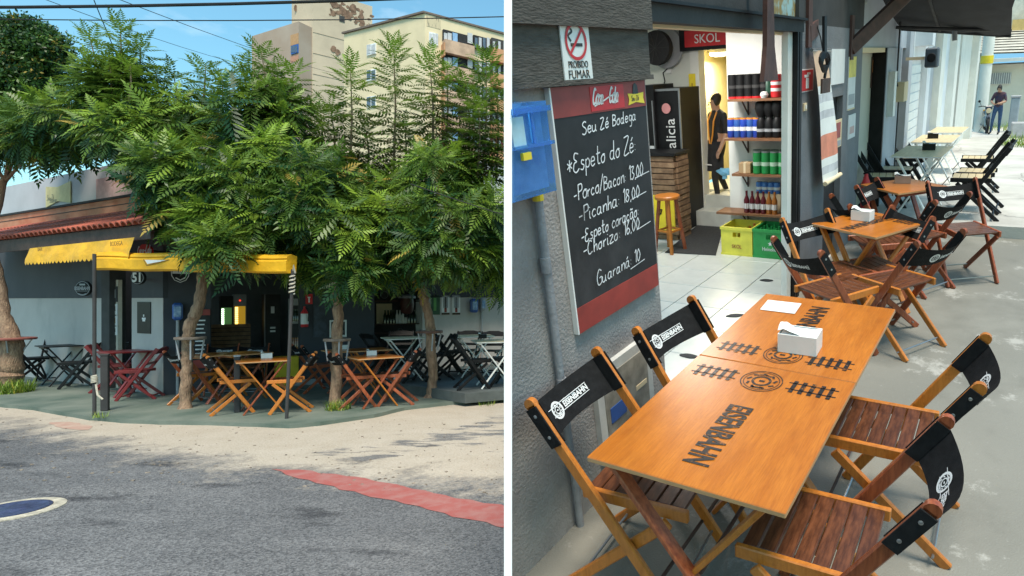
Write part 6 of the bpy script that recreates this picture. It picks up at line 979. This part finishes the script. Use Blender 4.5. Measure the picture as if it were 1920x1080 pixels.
lp = thing('hanging_bulb', 'bright hanging bulb on a thin rod under the canopy', 'lamp', TB); p = by(1826, 34, 9.0); mb = MB(); mb.lathe([(.012, .09), (.045, .06), (.055, .0), (.04, -.045), (.001, -.055)], 14, p); mb.build('bulb', emit('bulb_glow', (1, 1, .95), 3.), lp); mb = MB(); mb.tube([p+Vector((0, 0, .08)), p+Vector((0, 0, .75))], .012, 6); mb.build('rod', M['grey'], lp)
# ---------------------------------------------------------------- terrace furniture
TP1 = table_proto(.68, .825, .75, 'top', 'redwood', 'orange', True); TP3 = table_proto(.61, .61, .75, 'top', 'orange', 'orange', True)
table(TP1, TB, -.80, 1.765, 0, 'orange printed folding table at the road end of the joined pair', 'joined printed tables'); table(TP1, TB, -.80, 2.595, 180, 'orange printed folding table carrying the white napkin box and paper', 'joined printed tables')
GT = 'printed canvas chairs on the terrace'
chair('sling', TB, -1.155, 1.69, -86, 'orange folding chair with black canvas back under the blue meter box', GT); chair('sling3', TB, -1.105, 2.335, -96, 'orange folding chair with black canvas back beneath the chalkboard end', GT)
chair('sling', TB, -.335, 2.365, 91, 'folding chair with slatted seat across from the napkin box', GT); chair('sling2', TB, -.40, 1.645, 92, 'folding chair with dark slatted seat across from the meter box', GT)
napkin(TB, *bz(1500, 655, .75).xy, .752, 3, 'white napkin box on the joined printed tables', 'white', 1.12)
pq = [bz(*p_, .754) for p_ in ((1425, 580), (1490, 588), (1503, 569), (1440, 562))]; mb = MB(); mb.prism([(p_.x, p_.y, .752) for p_ in pq], (0, 0, .002)); mb.build('paper_sheet', M['print'], mw=TB, label='white printed paper sheet on the joined printed tables', cat='paper')
def place_back(style, L_, R__, label, group, z=.83, zf=0):
    l = bz(*L_, z+zf); r = bz(*R__, z+zf); xd = (r-l).normalized(); ang = math.degrees(math.atan2(xd.y, xd.x)); yd = Vector((-xd.y, xd.x)); c = (l.xy+r.xy)/2+yd*.30; return chair(style, TB, c.x, c.y, ang, label, group, zf)
c3 = [bz(*p_, .75) for p_ in ((1532, 420), (1650, 446), (1730, 415), (1612, 393))]; m3 = sum(c3, Vector())/4; table(TP3, TB, m3.x, m3.y, -27, 'orange printed folding table with four canvas chairs round it', 'single printed tables'); napkin(TB, *bz(1617, 412, .75).xy, .752, -10, 'white napkin box on the table with four chairs', 'white')
place_back('sling2', (1456, 450), (1534, 474), 'folding chair on the doorway side, its back to the joined tables', GT); place_back('sling2', (1730, 455), (1797, 437), 'folding chair with one red upright on the road side of the four chair table', GT); place_back('sling3', (1545, 397), (1474, 412), 'folding chair by the green crate facing the four chair table', GT); place_back('slingdark', (1738, 408), (1682, 392), 'folding chair between the two printed tables', GT)
m4 = sum([bz(*p_, .75) for p_ in ((1622, 346), (1687, 363), (1765, 346), (1705, 336))], Vector())/4; TP4 = table_proto(.58, .58, .75, 'top', 'redwood', 'redwood'); table(TP4, TB, m4.x, m4.y, -42, 'smaller orange folding table with a steel napkin box', 'single printed tables'); napkin(TB, *bz(1692, 343, .75).xy, .752, 10, 'steel napkin box on the smaller orange table', 'steel')
place_back('slingdark', (1753, 380), (1818, 364), 'red brown folding chair on the road side of the smaller orange table', GT); place_back('slingdark', (1645, 336), (1605, 352), 'canvas chair against the second pillar', GT); place_back('slingdark', (1556, 366), (1598, 390), 'dark chair beside the dark recess', GT); place_back('slingdark', (1812, 338), (1756, 342), 'black backed chair beyond the smaller orange table', GT)
zr = lambda y: zg(y)
TP5 = table_proto(.56, .95, .74, 'top2', 'white', edge='white'); GL = 'pale tables and black chairs along the lane'
yy = 8.1; table(TP5, TB, -1.05, yy, -2, 'pale topped white folding table by the beige doorway', GL, zr(yy)); napkin(TB, -1.0, yy+.1, zr(yy)+.742, 5, 'dark napkin box on the pale table by the beige doorway', 'black')
yy = 10.2; table(TP5, TB, -1.15, yy, -2, 'second pale topped white folding table farther along the lane', GL, zr(yy)); napkin(TB, -1.2, yy, zr(yy)+.742, 5, 'black napkin box on the second pale table', 'black')
yy = 12.4; table(TP5, TB, -1.2, yy, -2, 'farthest pale topped white folding table near the loudspeaker', GL, zr(yy))
for x, y, d, lab in ((-.42, 7.9, 92, 'black folding chair with pale seat on the road side of the first pale table'), (-.40, 8.45, 88, 'black folding chair with pale seat just beyond it on the road side'), (-.5, 10.1, 92, 'black folding chair with pale seat at the second pale table'), (-1.5, 7.75, -80, 'black folding chair facing the lane before the beige doorway'), (-1.48, 8.5, -88, 'black folding chair beside the dark door frame'), (-1.5, 10.0, -88, 'black folding chair by the white roller door'), (-1.5, 10.6, -92, 'black folding chair farther along by the white roller door')): chair('blackpale', TB, x, y, d, lab, GL, zr(y))
# ---------------------------------------------------------------- lane: row of fronts
row = thing('lane_row', 'row of pale shop fronts with doors and pilasters along the lane', 'building', TB); BLW = mat('bluish_white', (.68, .71, .75), .7, .1, 2); GW2 = mat('grey_blue_wall', (.4, .43, .48), .7, .1, 2); BEI = mat('beige_door', (.5, .49, .42), .6, .05, 2)
bpart('beige_door', BEI, row, (XW-.25, 7.12, -.3), (XW-.15, 8.3, 1.98)); bpart('door_frame', M['cream'], row, (XW-.16, 7.1, 1.98), (XW, 8.32, 2.03)); bpart('door_frame', M['black'], row, (XW-.2, 8.3, -.3), (XW+.02, 8.36, 2.03)); bpart('upper_wall', GW2, row, (XW-.2, 7.1, 2.03), (XW-.02, 10.2, 3.2))
bpart('wall', GW2, row, (XW-.2, 8.36, -.5), (XW, 9.5, 2.03)); bpart('dark_door', M['blackmatte'], row, (XW-.3, 9.5, -.5), (XW-.1, 9.9, 1.9)); bpart('pilaster', GW2, row, (XW-.2, 9.9, -.5), (XW+.03, 10.2, 3.0))
rd = bpart('roller_door', BLW, row, (XW-.15, 10.2, -.5), (XW-.05, 11.6, 1.86))
for k in range(15): bpart('door_slat', M['white'], rd, (XW-.05, 10.22, -.3+.14*k), (XW-.035, 11.58, -.18+.14*k))
bpart('door_lintel', BLW, row, (XW-.2, 10.2, 1.86), (XW+.04, 11.6, 2.6)); bpart('pilaster', BLW, row, (XW-.2, 11.6, -.6), (XW+.06, 12.0, 2.8)); bpart('wall', GW2, row, (XW-.2, 12.0, -.6), (XW, 12.9, 2.6)); bpart('pilaster', M['whitewall'], row, (XW-.2, 12.9, -.7), (XW+.12, 13.5, 2.7)); bpart('wall', BLW, row, (XW-.2, 13.5, -.7), (XW, 15.2, 2.6)); bpart('pilaster', M['whitewall'], row, (XW-.2, 15.2, -.8), (XW+.14, 15.8, 2.7)); bpart('gate', M['dgrey'], row, (XW-.2, 15.8, -.8), (XW-.05, 17.6, 1.9)); bpart('wall', M['whitewall'], row, (XW-.2, 17.6, -.9), (XW+.02, 20.5, 2.4)); bpart('pilaster', M['whitewall'], row, (XW-.2, 20.5, -1), (XW+.2, 21.2, 2.4))
bpart('fascia', M['whitewall'], row, (XW-.2, 11.6, 2.6), (XW+.35, 21, 2.72))
for k in range(12): bpart('roof_sheet_rib', BLW, row, (XW-.1, 10.25+.1*k, 2.05), (XW+.28-.01*k, 10.31+.1*k, 2.65))
wpanel('door_plaque', 'dark plaque with orange print on the beige door', ((1631, 165), (1646, 106)), M['darkwood'], [(.1, .9, .5, .9, mat('orange_print', (.5, .2, .05), .5)), (.35, .65, .18, .36, M['print'])], x=XW-.15, cat='plaque')
t = thing('wall_meter', 'pair of white meter boxes with cables by the dark door', 'meter box', TB); bpart('box', M['white'], t, (XW, 8.6, 1.2), (XW+.08, 8.75, 1.75)); bpart('box', M['cream'], t, (XW, 9.1, 1.35), (XW+.12, 9.4, 1.6)); mb = MB(); mb.tube([(XW+.03, 9.0, 3), (XW+.03, 9.02, 1.6), (XW+.03, 9.2, 1.5)], .012, 6); mb.tube([(XW+.03, 9.25, 1.35), (XW+.03, 9.25, -.2)], .012, 6); mb.build('cable', M['dgrey'], t)
t = thing('wall_loudspeaker', 'dark square loudspeaker on an arm above the roller door', 'loudspeaker', TB); p = bx(1748, 108, XW+.35); mb = MB(); mb.bev((XW+.35, p.y, p.z), (.17, .2, .26), .02); mb.build('case', mat('speaker_grey', (.06, .08, .1), .6, .1), t); mb = MB(); mb.bar((XW, p.y, p.z), (XW+.25, p.y, p.z), .04, .04); mb.build('arm', M['cream'], t); mb = MB(); mb.lathe([(.06, 0), (.055, .01), (.001, .01)], 16, (XW+.35, p.y-.101, p.z), Matrix.Rotation(math.pi/2, 3, 'X')); mb.build('grille', M['black'], t)
t = thing('fire_extinguisher', 'red fire extinguisher standing by the second pillar', 'extinguisher', TB @ T(XW+.08, 7.2, .25)); mb = MB(); mb.lathe([(.05, 0), (.055, .01), (.055, .34), (.03, .4), (.02, .45)], 14); mb.build('cylinder', M['red'], t); mb = MB(); mb.bar((-.03, 0, .45), (.06, 0, .49), .02, .02); mb.tube([(0, 0, .44), (.08, .02, .4), (.07, .02, .15)], .01, 6); mb.build('valve', M['black'], t); bpart('wall_hook', M['steel'], t, (-.08, -.02, .3), (-.05, .02, .34))
# far house across the end of the lane
YF = 27.; fh = thing('far_house', 'pale house with tiled roof, porch and barred window closing the lane', 'building', TB); PAL = mat('far_cream', (.66, .63, .54), .8, .05, 1.5)
def fq(px, py, y=YF): return by(px, py, y)
def fbox(name, m, px0, px1, py0, py1, y0, y1, par=fh, z0=None): a0 = fq(px0, py1, y0); a1 = fq(px1, py0, y0); return bpart(name, m, par, (a0.x, y0, z0 if z0 is not None else a0.z), (a1.x, y1, a1.z))
fbox('wall', PAL, 1832, 2150, 108, 200, YF, YF+3, z0=-1.2); fbox('wall', PAL, 1700, 1832, 105, 200, YF+1.5, YF+4, z0=-1.2); fbox('eave', M['white'], 1834, 2200, 100, 112, YF-.5, YF+.2); fbox('porch_beam', M['whitewall'], 1700, 1834, 100, 118, YF-.3, YF+1.6); fbox('porch_roof', M['grey'], 1765, 1834, 108, 116, YF-1.0, YF+1.4)
fbox('door', mat('porch_door', (.42, .43, .42), .6), 1790, 1812, 128, 200, YF+1.4, YF+1.48, z0=-1.1); fbox('door_frame', M['dgrey'], 1786, 1790, 124, 200, YF+1.38, YF+1.5, z0=-1.1); fbox('door_frame', M['dgrey'], 1812, 1816, 124, 200, YF+1.38, YF+1.5, z0=-1.1); fbox('column', M['whitewall'], 1816, 1828, 118, 200, YF-.2, YF+.1, z0=-1.2); fbox('column', M['whitewall'], 1772, 1782, 116, 200, YF-.3, YF+.0, z0=-1.2); fbox('sign_panel', M['cream'], 1788, 1806, 122, 132, YF+1.2, YF+1.3)
wn = fbox('window', M['grey'], 1847, 1897, 136, 158, YF-.03, YF)
for k in range(12): fbox('bar', M['white'], 1848.5+k*4.1, 1850+k*4.1, 136, 158, YF-.08, YF-.04, wn)
rf = MB(); p0 = fq(1760, 104); p1 = fq(2200, 92); q0 = fq(1760, 64, YF+3.5); q1 = fq(2200, 40, YF+3.5); rf.add([p0, p1, q1, q0], [(0, 1, 2, 3)]); rfo = rf.build('roof', mat('pale_roof', (.5, .47, .41), .8, .15, 3), fh)
for r_ in range(9):
    u0 = r_/9; u1 = (r_+.8)/9; mb = MB(); z_ = Vector((0, 0, .05)); mb.add([p0.lerp(q0, u0)+z_, p1.lerp(q1, u0)+z_, p1.lerp(q1, u1)+z_*.2, p0.lerp(q0, u1)+z_*.2], [(0, 1, 2, 3)]); mb.build('tile_row', bpy.data.materials['pale_roof'], rfo)
fbox('back_wall', mat('hazy_wall', (.7, .67, .6), .8), 1640, 2300, -140, 110, YF+3.6, YF+4); fbox('gable', mat('ochre_gable', (.72, .5, .2), .8, .1), 1895, 1990, 30, 68, YF+3.3, YF+3.5)
t = thing('concrete_pole', 'pale concrete pole with yellow band before the far house', 'pole', TB @ T(*fq(1843, 180, 24).xy, zg(24))); mb = MB(); mb.tube([(0, 0, 0), (0, 0, 6)], [.2, .16], 12); mb.build('shaft', M['whitewall'], t); mb = MB(); zz = fq(1843, 112, 24).z-zg(24); mb.tube([(0, 0, zz-.12), (0, 0, zz+.12)], .205, 12); mb.build('band', M['yellow'], t)
# grey post, box, grass
YM = 23.4; 
def lane(px, py):
    lo_, hi_ = 7.5, 40.
    for _ in range(50):
        mid = (lo_+hi_)/2; p = by(px, py, mid)
        if p.z > zg(mid): lo_ = mid
        else: hi_ = mid
    return by(px, py, lo_)
g = lane(1897, 247); t = thing('square_post', 'thick grey square post beside the man', 'post', TB @ T(g.x, g.y, zg(g.y))); h_ = by(1897, 183, g.y).z-g.z; wd = by(1907, 240, g.y).x-by(1888, 240, g.y).x; mb = MB(); mb.bev((0, 0, h_/2), (wd*.9, wd*.9, h_), .03); mb.build('shaft', mat('post_grey', (.3, .34, .38), .8, .1), t); mb = MB(); mb.bev((0, 0, h_+.03), (wd, wd, .06), .01); mb.build('cap', M['grey'], t)
g = lane(1908, 258); t = thing('grey_cabinet', 'small grey cabinet on the grass by the square post', 'cabinet', TB @ T(g.x, g.y, zg(g.y))); mb = MB(); mb.bev((0, 0, .22), (.42, .3, .44), .02); mb.build('body', M['grey'], t); mb = MB(); mb.bev((0, -.155, .24), (.34, .01, .34), .004); mb.build('door', mat('cabinet_door', (.38, .39, .41), .5), t)
for k, (px, py, n_) in enumerate(((1915, 272, 500), (1880, 243, 200))):
    g = lane(px, py); o = grass('grass strip around the grey cabinet' if k == 0 else 'short grass behind the motorcycle', 0, 0, .9, n_, .25, 0, frame=Vector((0, 0, 0)), sd=20+k); o.matrix_world = TB @ T(g.x+.4, g.y, zg(g.y))
# ---------------------------------------------------------------- people
def person(name, label, mw, J, rad, colors, hairlong=False, extra=None, scale=1.):
    t = thing(name, label, 'person', mw @ Matrix.Scale(scale, 4)); names = list(J); ed = [('pelvis', 'spine'), ('spine', 'chest'), ('chest', 'neck'), ('neck', 'head'), ('head', 'crown')]
    for s in 'LR': ed += [('chest', 'sh'+s), ('sh'+s, 'el'+s), ('el'+s, 'wr'+s), ('wr'+s, 'ha'+s), ('pelvis', 'hip'+s), ('hip'+s, 'kn'+s), ('kn'+s, 'an'+s), ('an'+s, 'toe'+s)]
    me = bpy.data.meshes.new('body'); me.from_pydata([J[k] for k in names], [(names.index(p), names.index(q)) for p, q in ed], []); o = bpy.data.objects.new('b', me); C.objects.link(o); md = o.modifiers.new('s', 'SKIN'); sk = me.skin_vertices[0].data
    for i, k in enumerate(names): r = rad[k.rstrip('LR') if k not in rad else k]; sk[i].radius = r if isinstance(r, tuple) else (r, r); sk[i].use_root = (k == 'pelvis')
    md.use_smooth_shade = True; ss = o.modifiers.new('u', 'SUBSURF'); ss.levels = 2; ss.render_levels = 2; dg = bpy.context.evaluated_depsgraph_get(); bme = bpy.data.meshes.new_from_object(o.evaluated_get(dg)); bpy.data.objects.remove(o); bme.materials.clear()
    keys = ['skin', 'shirt', 'pants', 'shoe']
    for k in keys: bme.materials.append(colors[k])
    seg = []
    for p, q in ed:
        c = 'skin' if p in ('head', 'neck') or p[:2] == 'wr' or (p[:2] == 'el' and colors.get('short', True)) else ('shoe' if p[:2] == 'an' else ('pants' if p[:3] == 'hip' or p[:2] == 'kn' or q[:3] == 'hip' else 'shirt')); seg.append((np.array(J[p]), np.array(J[q]), keys.index(c)))
    for pl in bme.polygons:
        c = np.array(pl.center); best = min(seg, key=lambda s: np.linalg.norm(c-(s[0]+(s[1]-s[0])*np.clip(np.dot(c-s[0], s[1]-s[0])/np.dot(s[1]-s[0], s[1]-s[0]), 0, 1)))); pl.material_index = best[2]; pl.use_smooth = True
    link('body', bme, t); hd = Vector(J['head']); cr = Vector(J['crown']); upv = (cr-hd).normalized(); fw = Vector(J['face']) if 0 else Vector(extra['face']).normalized(); rt = fw.cross(upv).normalized()
    bm = bmesh.new(); bmesh.ops.create_icosphere(bm, subdivisions=3, radius=1)
    for v in bm.verts:
        d = v.co.copy(); v.co = hd+upv*.045+rt*d.x*.083+fw*(d.y*.1-.012)+upv*d.z*.118
    bmesh.ops.delete(bm, geom=[v for v in bm.verts if (v.co-hd).dot(fw) > .045 and (v.co-hd).dot(upv) < .12 or (v.co-hd).dot(upv) < -.03], context='VERTS')
    hm = bpy.data.meshes.new('hair'); bm.to_mesh(hm); bm.free(); hm.materials.append(M['hair']); hm.polygons.foreach_set('use_smooth', [True]*len(hm.polygons)); link('hair', hm, t)
    fb = MB(); 
    for s in (-1, 1): fb.lathe([(.001, -.008), (.011, -.003), (.011, .003), (.001, .008)], 8, hd+fw*.088+rt*s*.032+upv*.045, Matrix.Rotation(.01, 3, 'X'))
    fb.build('eyes', M['hair'], t); fb = MB(); fb.add([hd+fw*.092+upv*.045, hd+fw*.118+upv*.005, hd+fw*.088+upv*.0+rt*.018, hd+fw*.088-rt*.018], [(0, 1, 2), (0, 3, 1), (1, 3, 2)], True); fb.build('nose', colors['skin'], t); fb = MB(); fb.tube([hd+fw*.09-upv*.035-rt*.024, hd+fw*.097-upv*.036, hd+fw*.09-upv*.035+rt*.024], .005, 5); fb.build('mouth', M['redtop'], t)
    for s in 'LR':                                       # fingers
        w0 = Vector(J['wr'+s]); h0 = Vector(J['ha'+s]); d = (h0-w0).normalized(); sd = d.cross(Vector((0, 0, 1))) if abs(d.z) < .9 else d.cross(Vector((0, 1, 0))); sd.normalize(); dn = d.cross(sd); fg = MB()
        for k in range(4): b = h0+sd*(.02*(k-1.5)); ln = (.068, .078, .074, .056)[k]; fg.tube([b-d*.02, b+d*ln*.5+dn*.006, b+d*ln+dn*.028], [.009, .008, .006], 6)
        fg.tube([w0+d*.03+sd*.03, w0+d*.06+sd*.055+dn*.01, w0+d*.1+sd*.06+dn*.02], [.01, .009, .007], 6); fg.build('fingers', colors['skin'], t)
    return t
RAD = dict(pelvis=(.15, .11), spine=(.13, .1), chest=(.16, .11), neck=.055, head=(.078, .092), crown=(.05, .06), sh=.062, el=.046, wr=.033, ha=(.04, .022), hip=.088, kn=.06, an=.042, toe=(.042, .03))
def stand(**k):
    J = dict(pelvis=(0, 0, .95), spine=(0, .01, 1.12), chest=(0, 0, 1.33), neck=(0, .01, 1.49), head=(0, .03, 1.59), crown=(0, .02, 1.68)); 
    for s, x in (('L', -1), ('R', 1)): J.update({'sh'+s: (x*.17, 0, 1.41), 'el'+s: (x*.22, -.02, 1.14), 'wr'+s: (x*.23, .06, .9), 'ha'+s: (x*.23, .09, .82), 'hip'+s: (x*.09, 0, .9), 'kn'+s: (x*.1, .02, .5), 'an'+s: (x*.1, -.02, .08), 'toe'+s: (x*.11, .14, .035)})
    J.update(k); return J
blk = mat('black_cloth', (.018, .018, .02), .85, .3, 12); navy = mat('navy_shirt', (.025, .03, .075), .85, .4, 8, col2=(.09, .04, .05)); jean = mat('blue_jeans', (.03, .07, .16), .85, .25, 14); shoe = mat('dark_shoe', (.02, .018, .018), .7)
pz = bz(1362, 385, .2); Jw = stand(hipL=(-.08, 0, .9), knL=(-.09, .16, .52), anL=(-.09, .1, .12), toeL=(-.09, .25, .06), knR=(.09, -.06, .5), anR=(.09, -.26, .1), toeR=(.09, -.14, .03), elR=(.24, -.1, 1.15), wrR=(.25, .02, .92), haR=(.25, .06, .84), elL=(-.22, .0, 1.13), wrL=(-.22, .12, .92), haL=(-.22, .17, .85), head=(0, .05, 1.58), crown=(0, .03, 1.68))
wsc = (by(1350, 172, pz.y).z-.2)/1.76
wp = person('person', 'person in black with an orange lanyard striding down the kitchen step', TB @ T(pz.x-.13, pz.y+.08, .2, R_(152)), Jw, RAD, dict(skin=M['skin'], shirt=blk, pants=blk, shoe=shoe), extra=dict(face=(.25, 1, -.2)), scale=wsc)
mb = MB(); [mb.tube([(x*.07, .06, 1.46), (x*.075, .13, 1.33), (x*.05, .14, 1.12), (x*.015, .15, .98)], .013, 6) for x in (-1, 1)]; mb.build('lanyard', mat('orange_lanyard', (.75, .3, .03), .6), wp)
mb = MB(); n_ = 14; vs = []
for i in range(n_+1):
    t_ = math.pi*(.02+.96*i/n_); vs += [(.175*math.cos(t_), .12*math.sin(t_)+.03, 1.02), (.19*math.cos(t_), .15*math.sin(t_)+.03, .8), (.2*math.cos(t_), .17*math.sin(t_)+.04, .56)]
mb.add(vs, [(3*i+j, 3*i+3+j, 3*i+4+j, 3*i+1+j) for i in range(n_) for j in range(2)], True); ap_ = mb.build('apron', blk, wp)
mb = MB(); mb.tube([(-.07, .2, .66), (.02, .215, .66), (.08, .205, .67)], .012, 6); mb.build('printed_mark', M['print'], ap_)
t = thing('blue_cloth', 'pale blue cleaning cloth held at the person\'s hip', 'cloth', TB @ T(*by(1358, 322, pz.y-.16))); bm = bmesh.new(); bmesh.ops.create_icosphere(bm, subdivisions=3, radius=1); 
for v in bm.verts: k = 1+.18*math.sin(v.co.x*7+v.co.z*5)+.12*math.sin(v.co.y*9); v.co = Vector((v.co.x*.1*k, v.co.y*.05*k, v.co.z*.045*k))
me = bpy.data.meshes.new('cloth'); bm.to_mesh(me); bm.free(); me.materials.append(mat('blue_cloth', (.2, .5, .75), .8, .2)); me.polygons.foreach_set('use_smooth', [True]*len(me.polygons)); link('cloth', me, t); mb = MB(); mb.bb((-.02, -.02, -.09), (.03, .02, -.03)); mb.build('corner_fold', bpy.data.materials['blue_cloth'], t)
gm = lane(1866, 252); msc = (by(1872, 158, gm.y).z-gm.z)/1.74; Jm = stand(elL=(-.25, .06, 1.16), wrL=(-.1, .24, 1.1), haL=(-.04, .29, 1.1), elR=(.25, .06, 1.16), wrR=(.1, .25, 1.08), haR=(.04, .3, 1.09), neck=(0, .04, 1.48), head=(0, .11, 1.56), crown=(0, .12, 1.66), hipR=(.1, 0, .9), knR=(.12, .1, .5), anR=(.16, .06, .08), toeR=(.18, .2, .035))
mp_ = person('person', 'person in dark tee and blue jeans looking down at their hands', TB @ T(gm.x, gm.y, zg(gm.y), R_(165)), Jm, RAD, dict(skin=M['skin'], shirt=navy, pants=jean, shoe=shoe), extra=dict(face=(0, 1, -.55)), scale=msc)
t = thing('phone', 'small dark phone held by the person in jeans', 'phone', (TB @ T(gm.x, gm.y, zg(gm.y), R_(165)) @ Matrix.Scale(msc, 4)) @ T(0, .33, 1.13)); mb = MB(); mb.bev((0, 0, 0), (.075, .012, .15), .004); mb.build('case', M['black'], t); mb = MB(); mb.bev((0, -.007, 0), (.066, .003, .135), .001); mb.build('screen', M['glassd'], t)
# motorcycles
def moto(label, mw, paint):
    t = thing('motorcycle', label, 'motorcycle', mw); rx = Matrix.Rotation(math.pi/2, 3, 'Y')
    for y in (.65, -.65):
        mb = MB(); mb.tube([(0, y+.27*math.cos(k), .3+.27*math.sin(k)) for k in np.linspace(0, 6.2832, 25)], .05, 8); wh = mb.build('wheel', M['blackmatte'], t); mb = MB(); mb.tube([(0, y+.21*math.cos(k), .3+.21*math.sin(k)) for k in np.linspace(0, 6.2832, 21)], .015, 6); [mb.tube([(0, y, .3), (0, y+.21*math.cos(k*.785), .3+.21*math.sin(k*.785))], .008, 4) for k in range(8)]; mb.lathe([(.05, -.05), (.05, .05)], 10, (0, y, .3), rx); mb.build('rim', M['steel'], wh)
    mb = MB(); [mb.tube([(s*.09, .65, .3), (s*.08, .42, .95)], .025, 8) for s in (-1, 1)]; mb.build('fork', M['steel'], t); mb = MB(); mb.tube([(-.36, .3, 1.02), (-.2, .38, 1.05), (0, .42, .98), (.2, .38, 1.05), (.36, .3, 1.02)], .016, 8); mb.build('handlebar', M['black'], t)
    mb = MB(); mb.lathe([(.001, -.09), (.08, -.06), (.1, .0), (.095, .03), (.001, .035)], 14, (0, .5, .88), Matrix.Rotation(-math.pi/2, 3, 'X')); mb.build('headlight', M['cream'], t); mb = MB(); mb.bev((0, .47, .99), (.26, .08, .16), .03); mb.build('front_fairing', paint, t)
    mb = MB(); mb.tube([(0, .75+.0, .62), (0, .62, .66), (0, .42, .6)], [.06, .075, .05], 8); mb.build('mudguard', paint, t)
    bm = bmesh.new(); bmesh.ops.create_icosphere(bm, subdivisions=2, radius=1); [setattr(v, 'co', Vector((v.co.x*.15, v.co.y*.27+.15, v.co.z*.13+.8))) for v in bm.verts]; me = bpy.data.meshes.new('fuel_tank'); bm.to_mesh(me); bm.free(); me.materials.append(paint); me.polygons.foreach_set('use_smooth', [True]*len(me.polygons)); link('fuel_tank', me, t)
    mb = MB(); mb.bev((0, -.35, .8), (.24, .6, .1), .04); mb.build('seat', M['black'], t); mb = MB(); mb.bev((0, .02, .45), (.26, .42, .34), .05); mb.build('engine', M['steel'], t); mb = MB(); mb.tube([(0, .4, .9), (0, .1, .7), (0, -.6, .72)], .03, 8); mb.tube([(0, .25, .35), (0, -.2, .3), (0, -.65, .3)], .025, 8); mb.build('frame', M['black'], t); mb = MB(); mb.tube([(.13, .2, .3), (.15, -.2, .26), (.16, -.75, .34)], [.02, .03, .04], 8); mb.build('exhaust', M['steel'], t)
    for s in (-1, 1): mb = MB(); mb.tube([(s*.26, .34, 1.04), (s*.33, .33, 1.2)], .008, 5); mb.lathe([(.05, -.008), (.05, .008)], 10, (s*.35, .32, 1.23), Matrix.Rotation(math.pi/2, 3, 'X')); mb.build('mirror', M['black'], t)
    for s in (-1, 1): mb = MB(); mb.lathe([(.03, -.03), (.03, .03)], 8, (s*.17, .47, .9), Matrix.Rotation(math.pi/2, 3, 'X')); mb.build('indicator', M['awn'], t)
    mb = MB(); mb.bar((.1, -.1, .28), (.22, -.18, .0), .03, .02); mb.build('kickstand', M['steel'], t)
    return t
g = lane(1845, 250); moto('dark motorcycle with round headlight parked beside the man', TB @ T(g.x, g.y+.5, zg(g.y+.5), R_(188)) @ Matrix.Scale(.95*msc, 4), mat('dark_tank', (.06, .07, .1), .3))
g = lane(1925, 228); moto('red and white motorcycle parked on the grass behind the post', TB @ T(g.x, g.y, zg(g.y), R_(120)) @ Matrix.Scale(msc, 4), mat('red_tank', (.5, .02, .03), .25)); g = lane(1935, 222); moto('white motorcycle parked behind the red one', TB @ T(g.x+.1, g.y+.8, zg(g.y+.8), R_(125)) @ Matrix.Scale(msc, 4), M['white'])
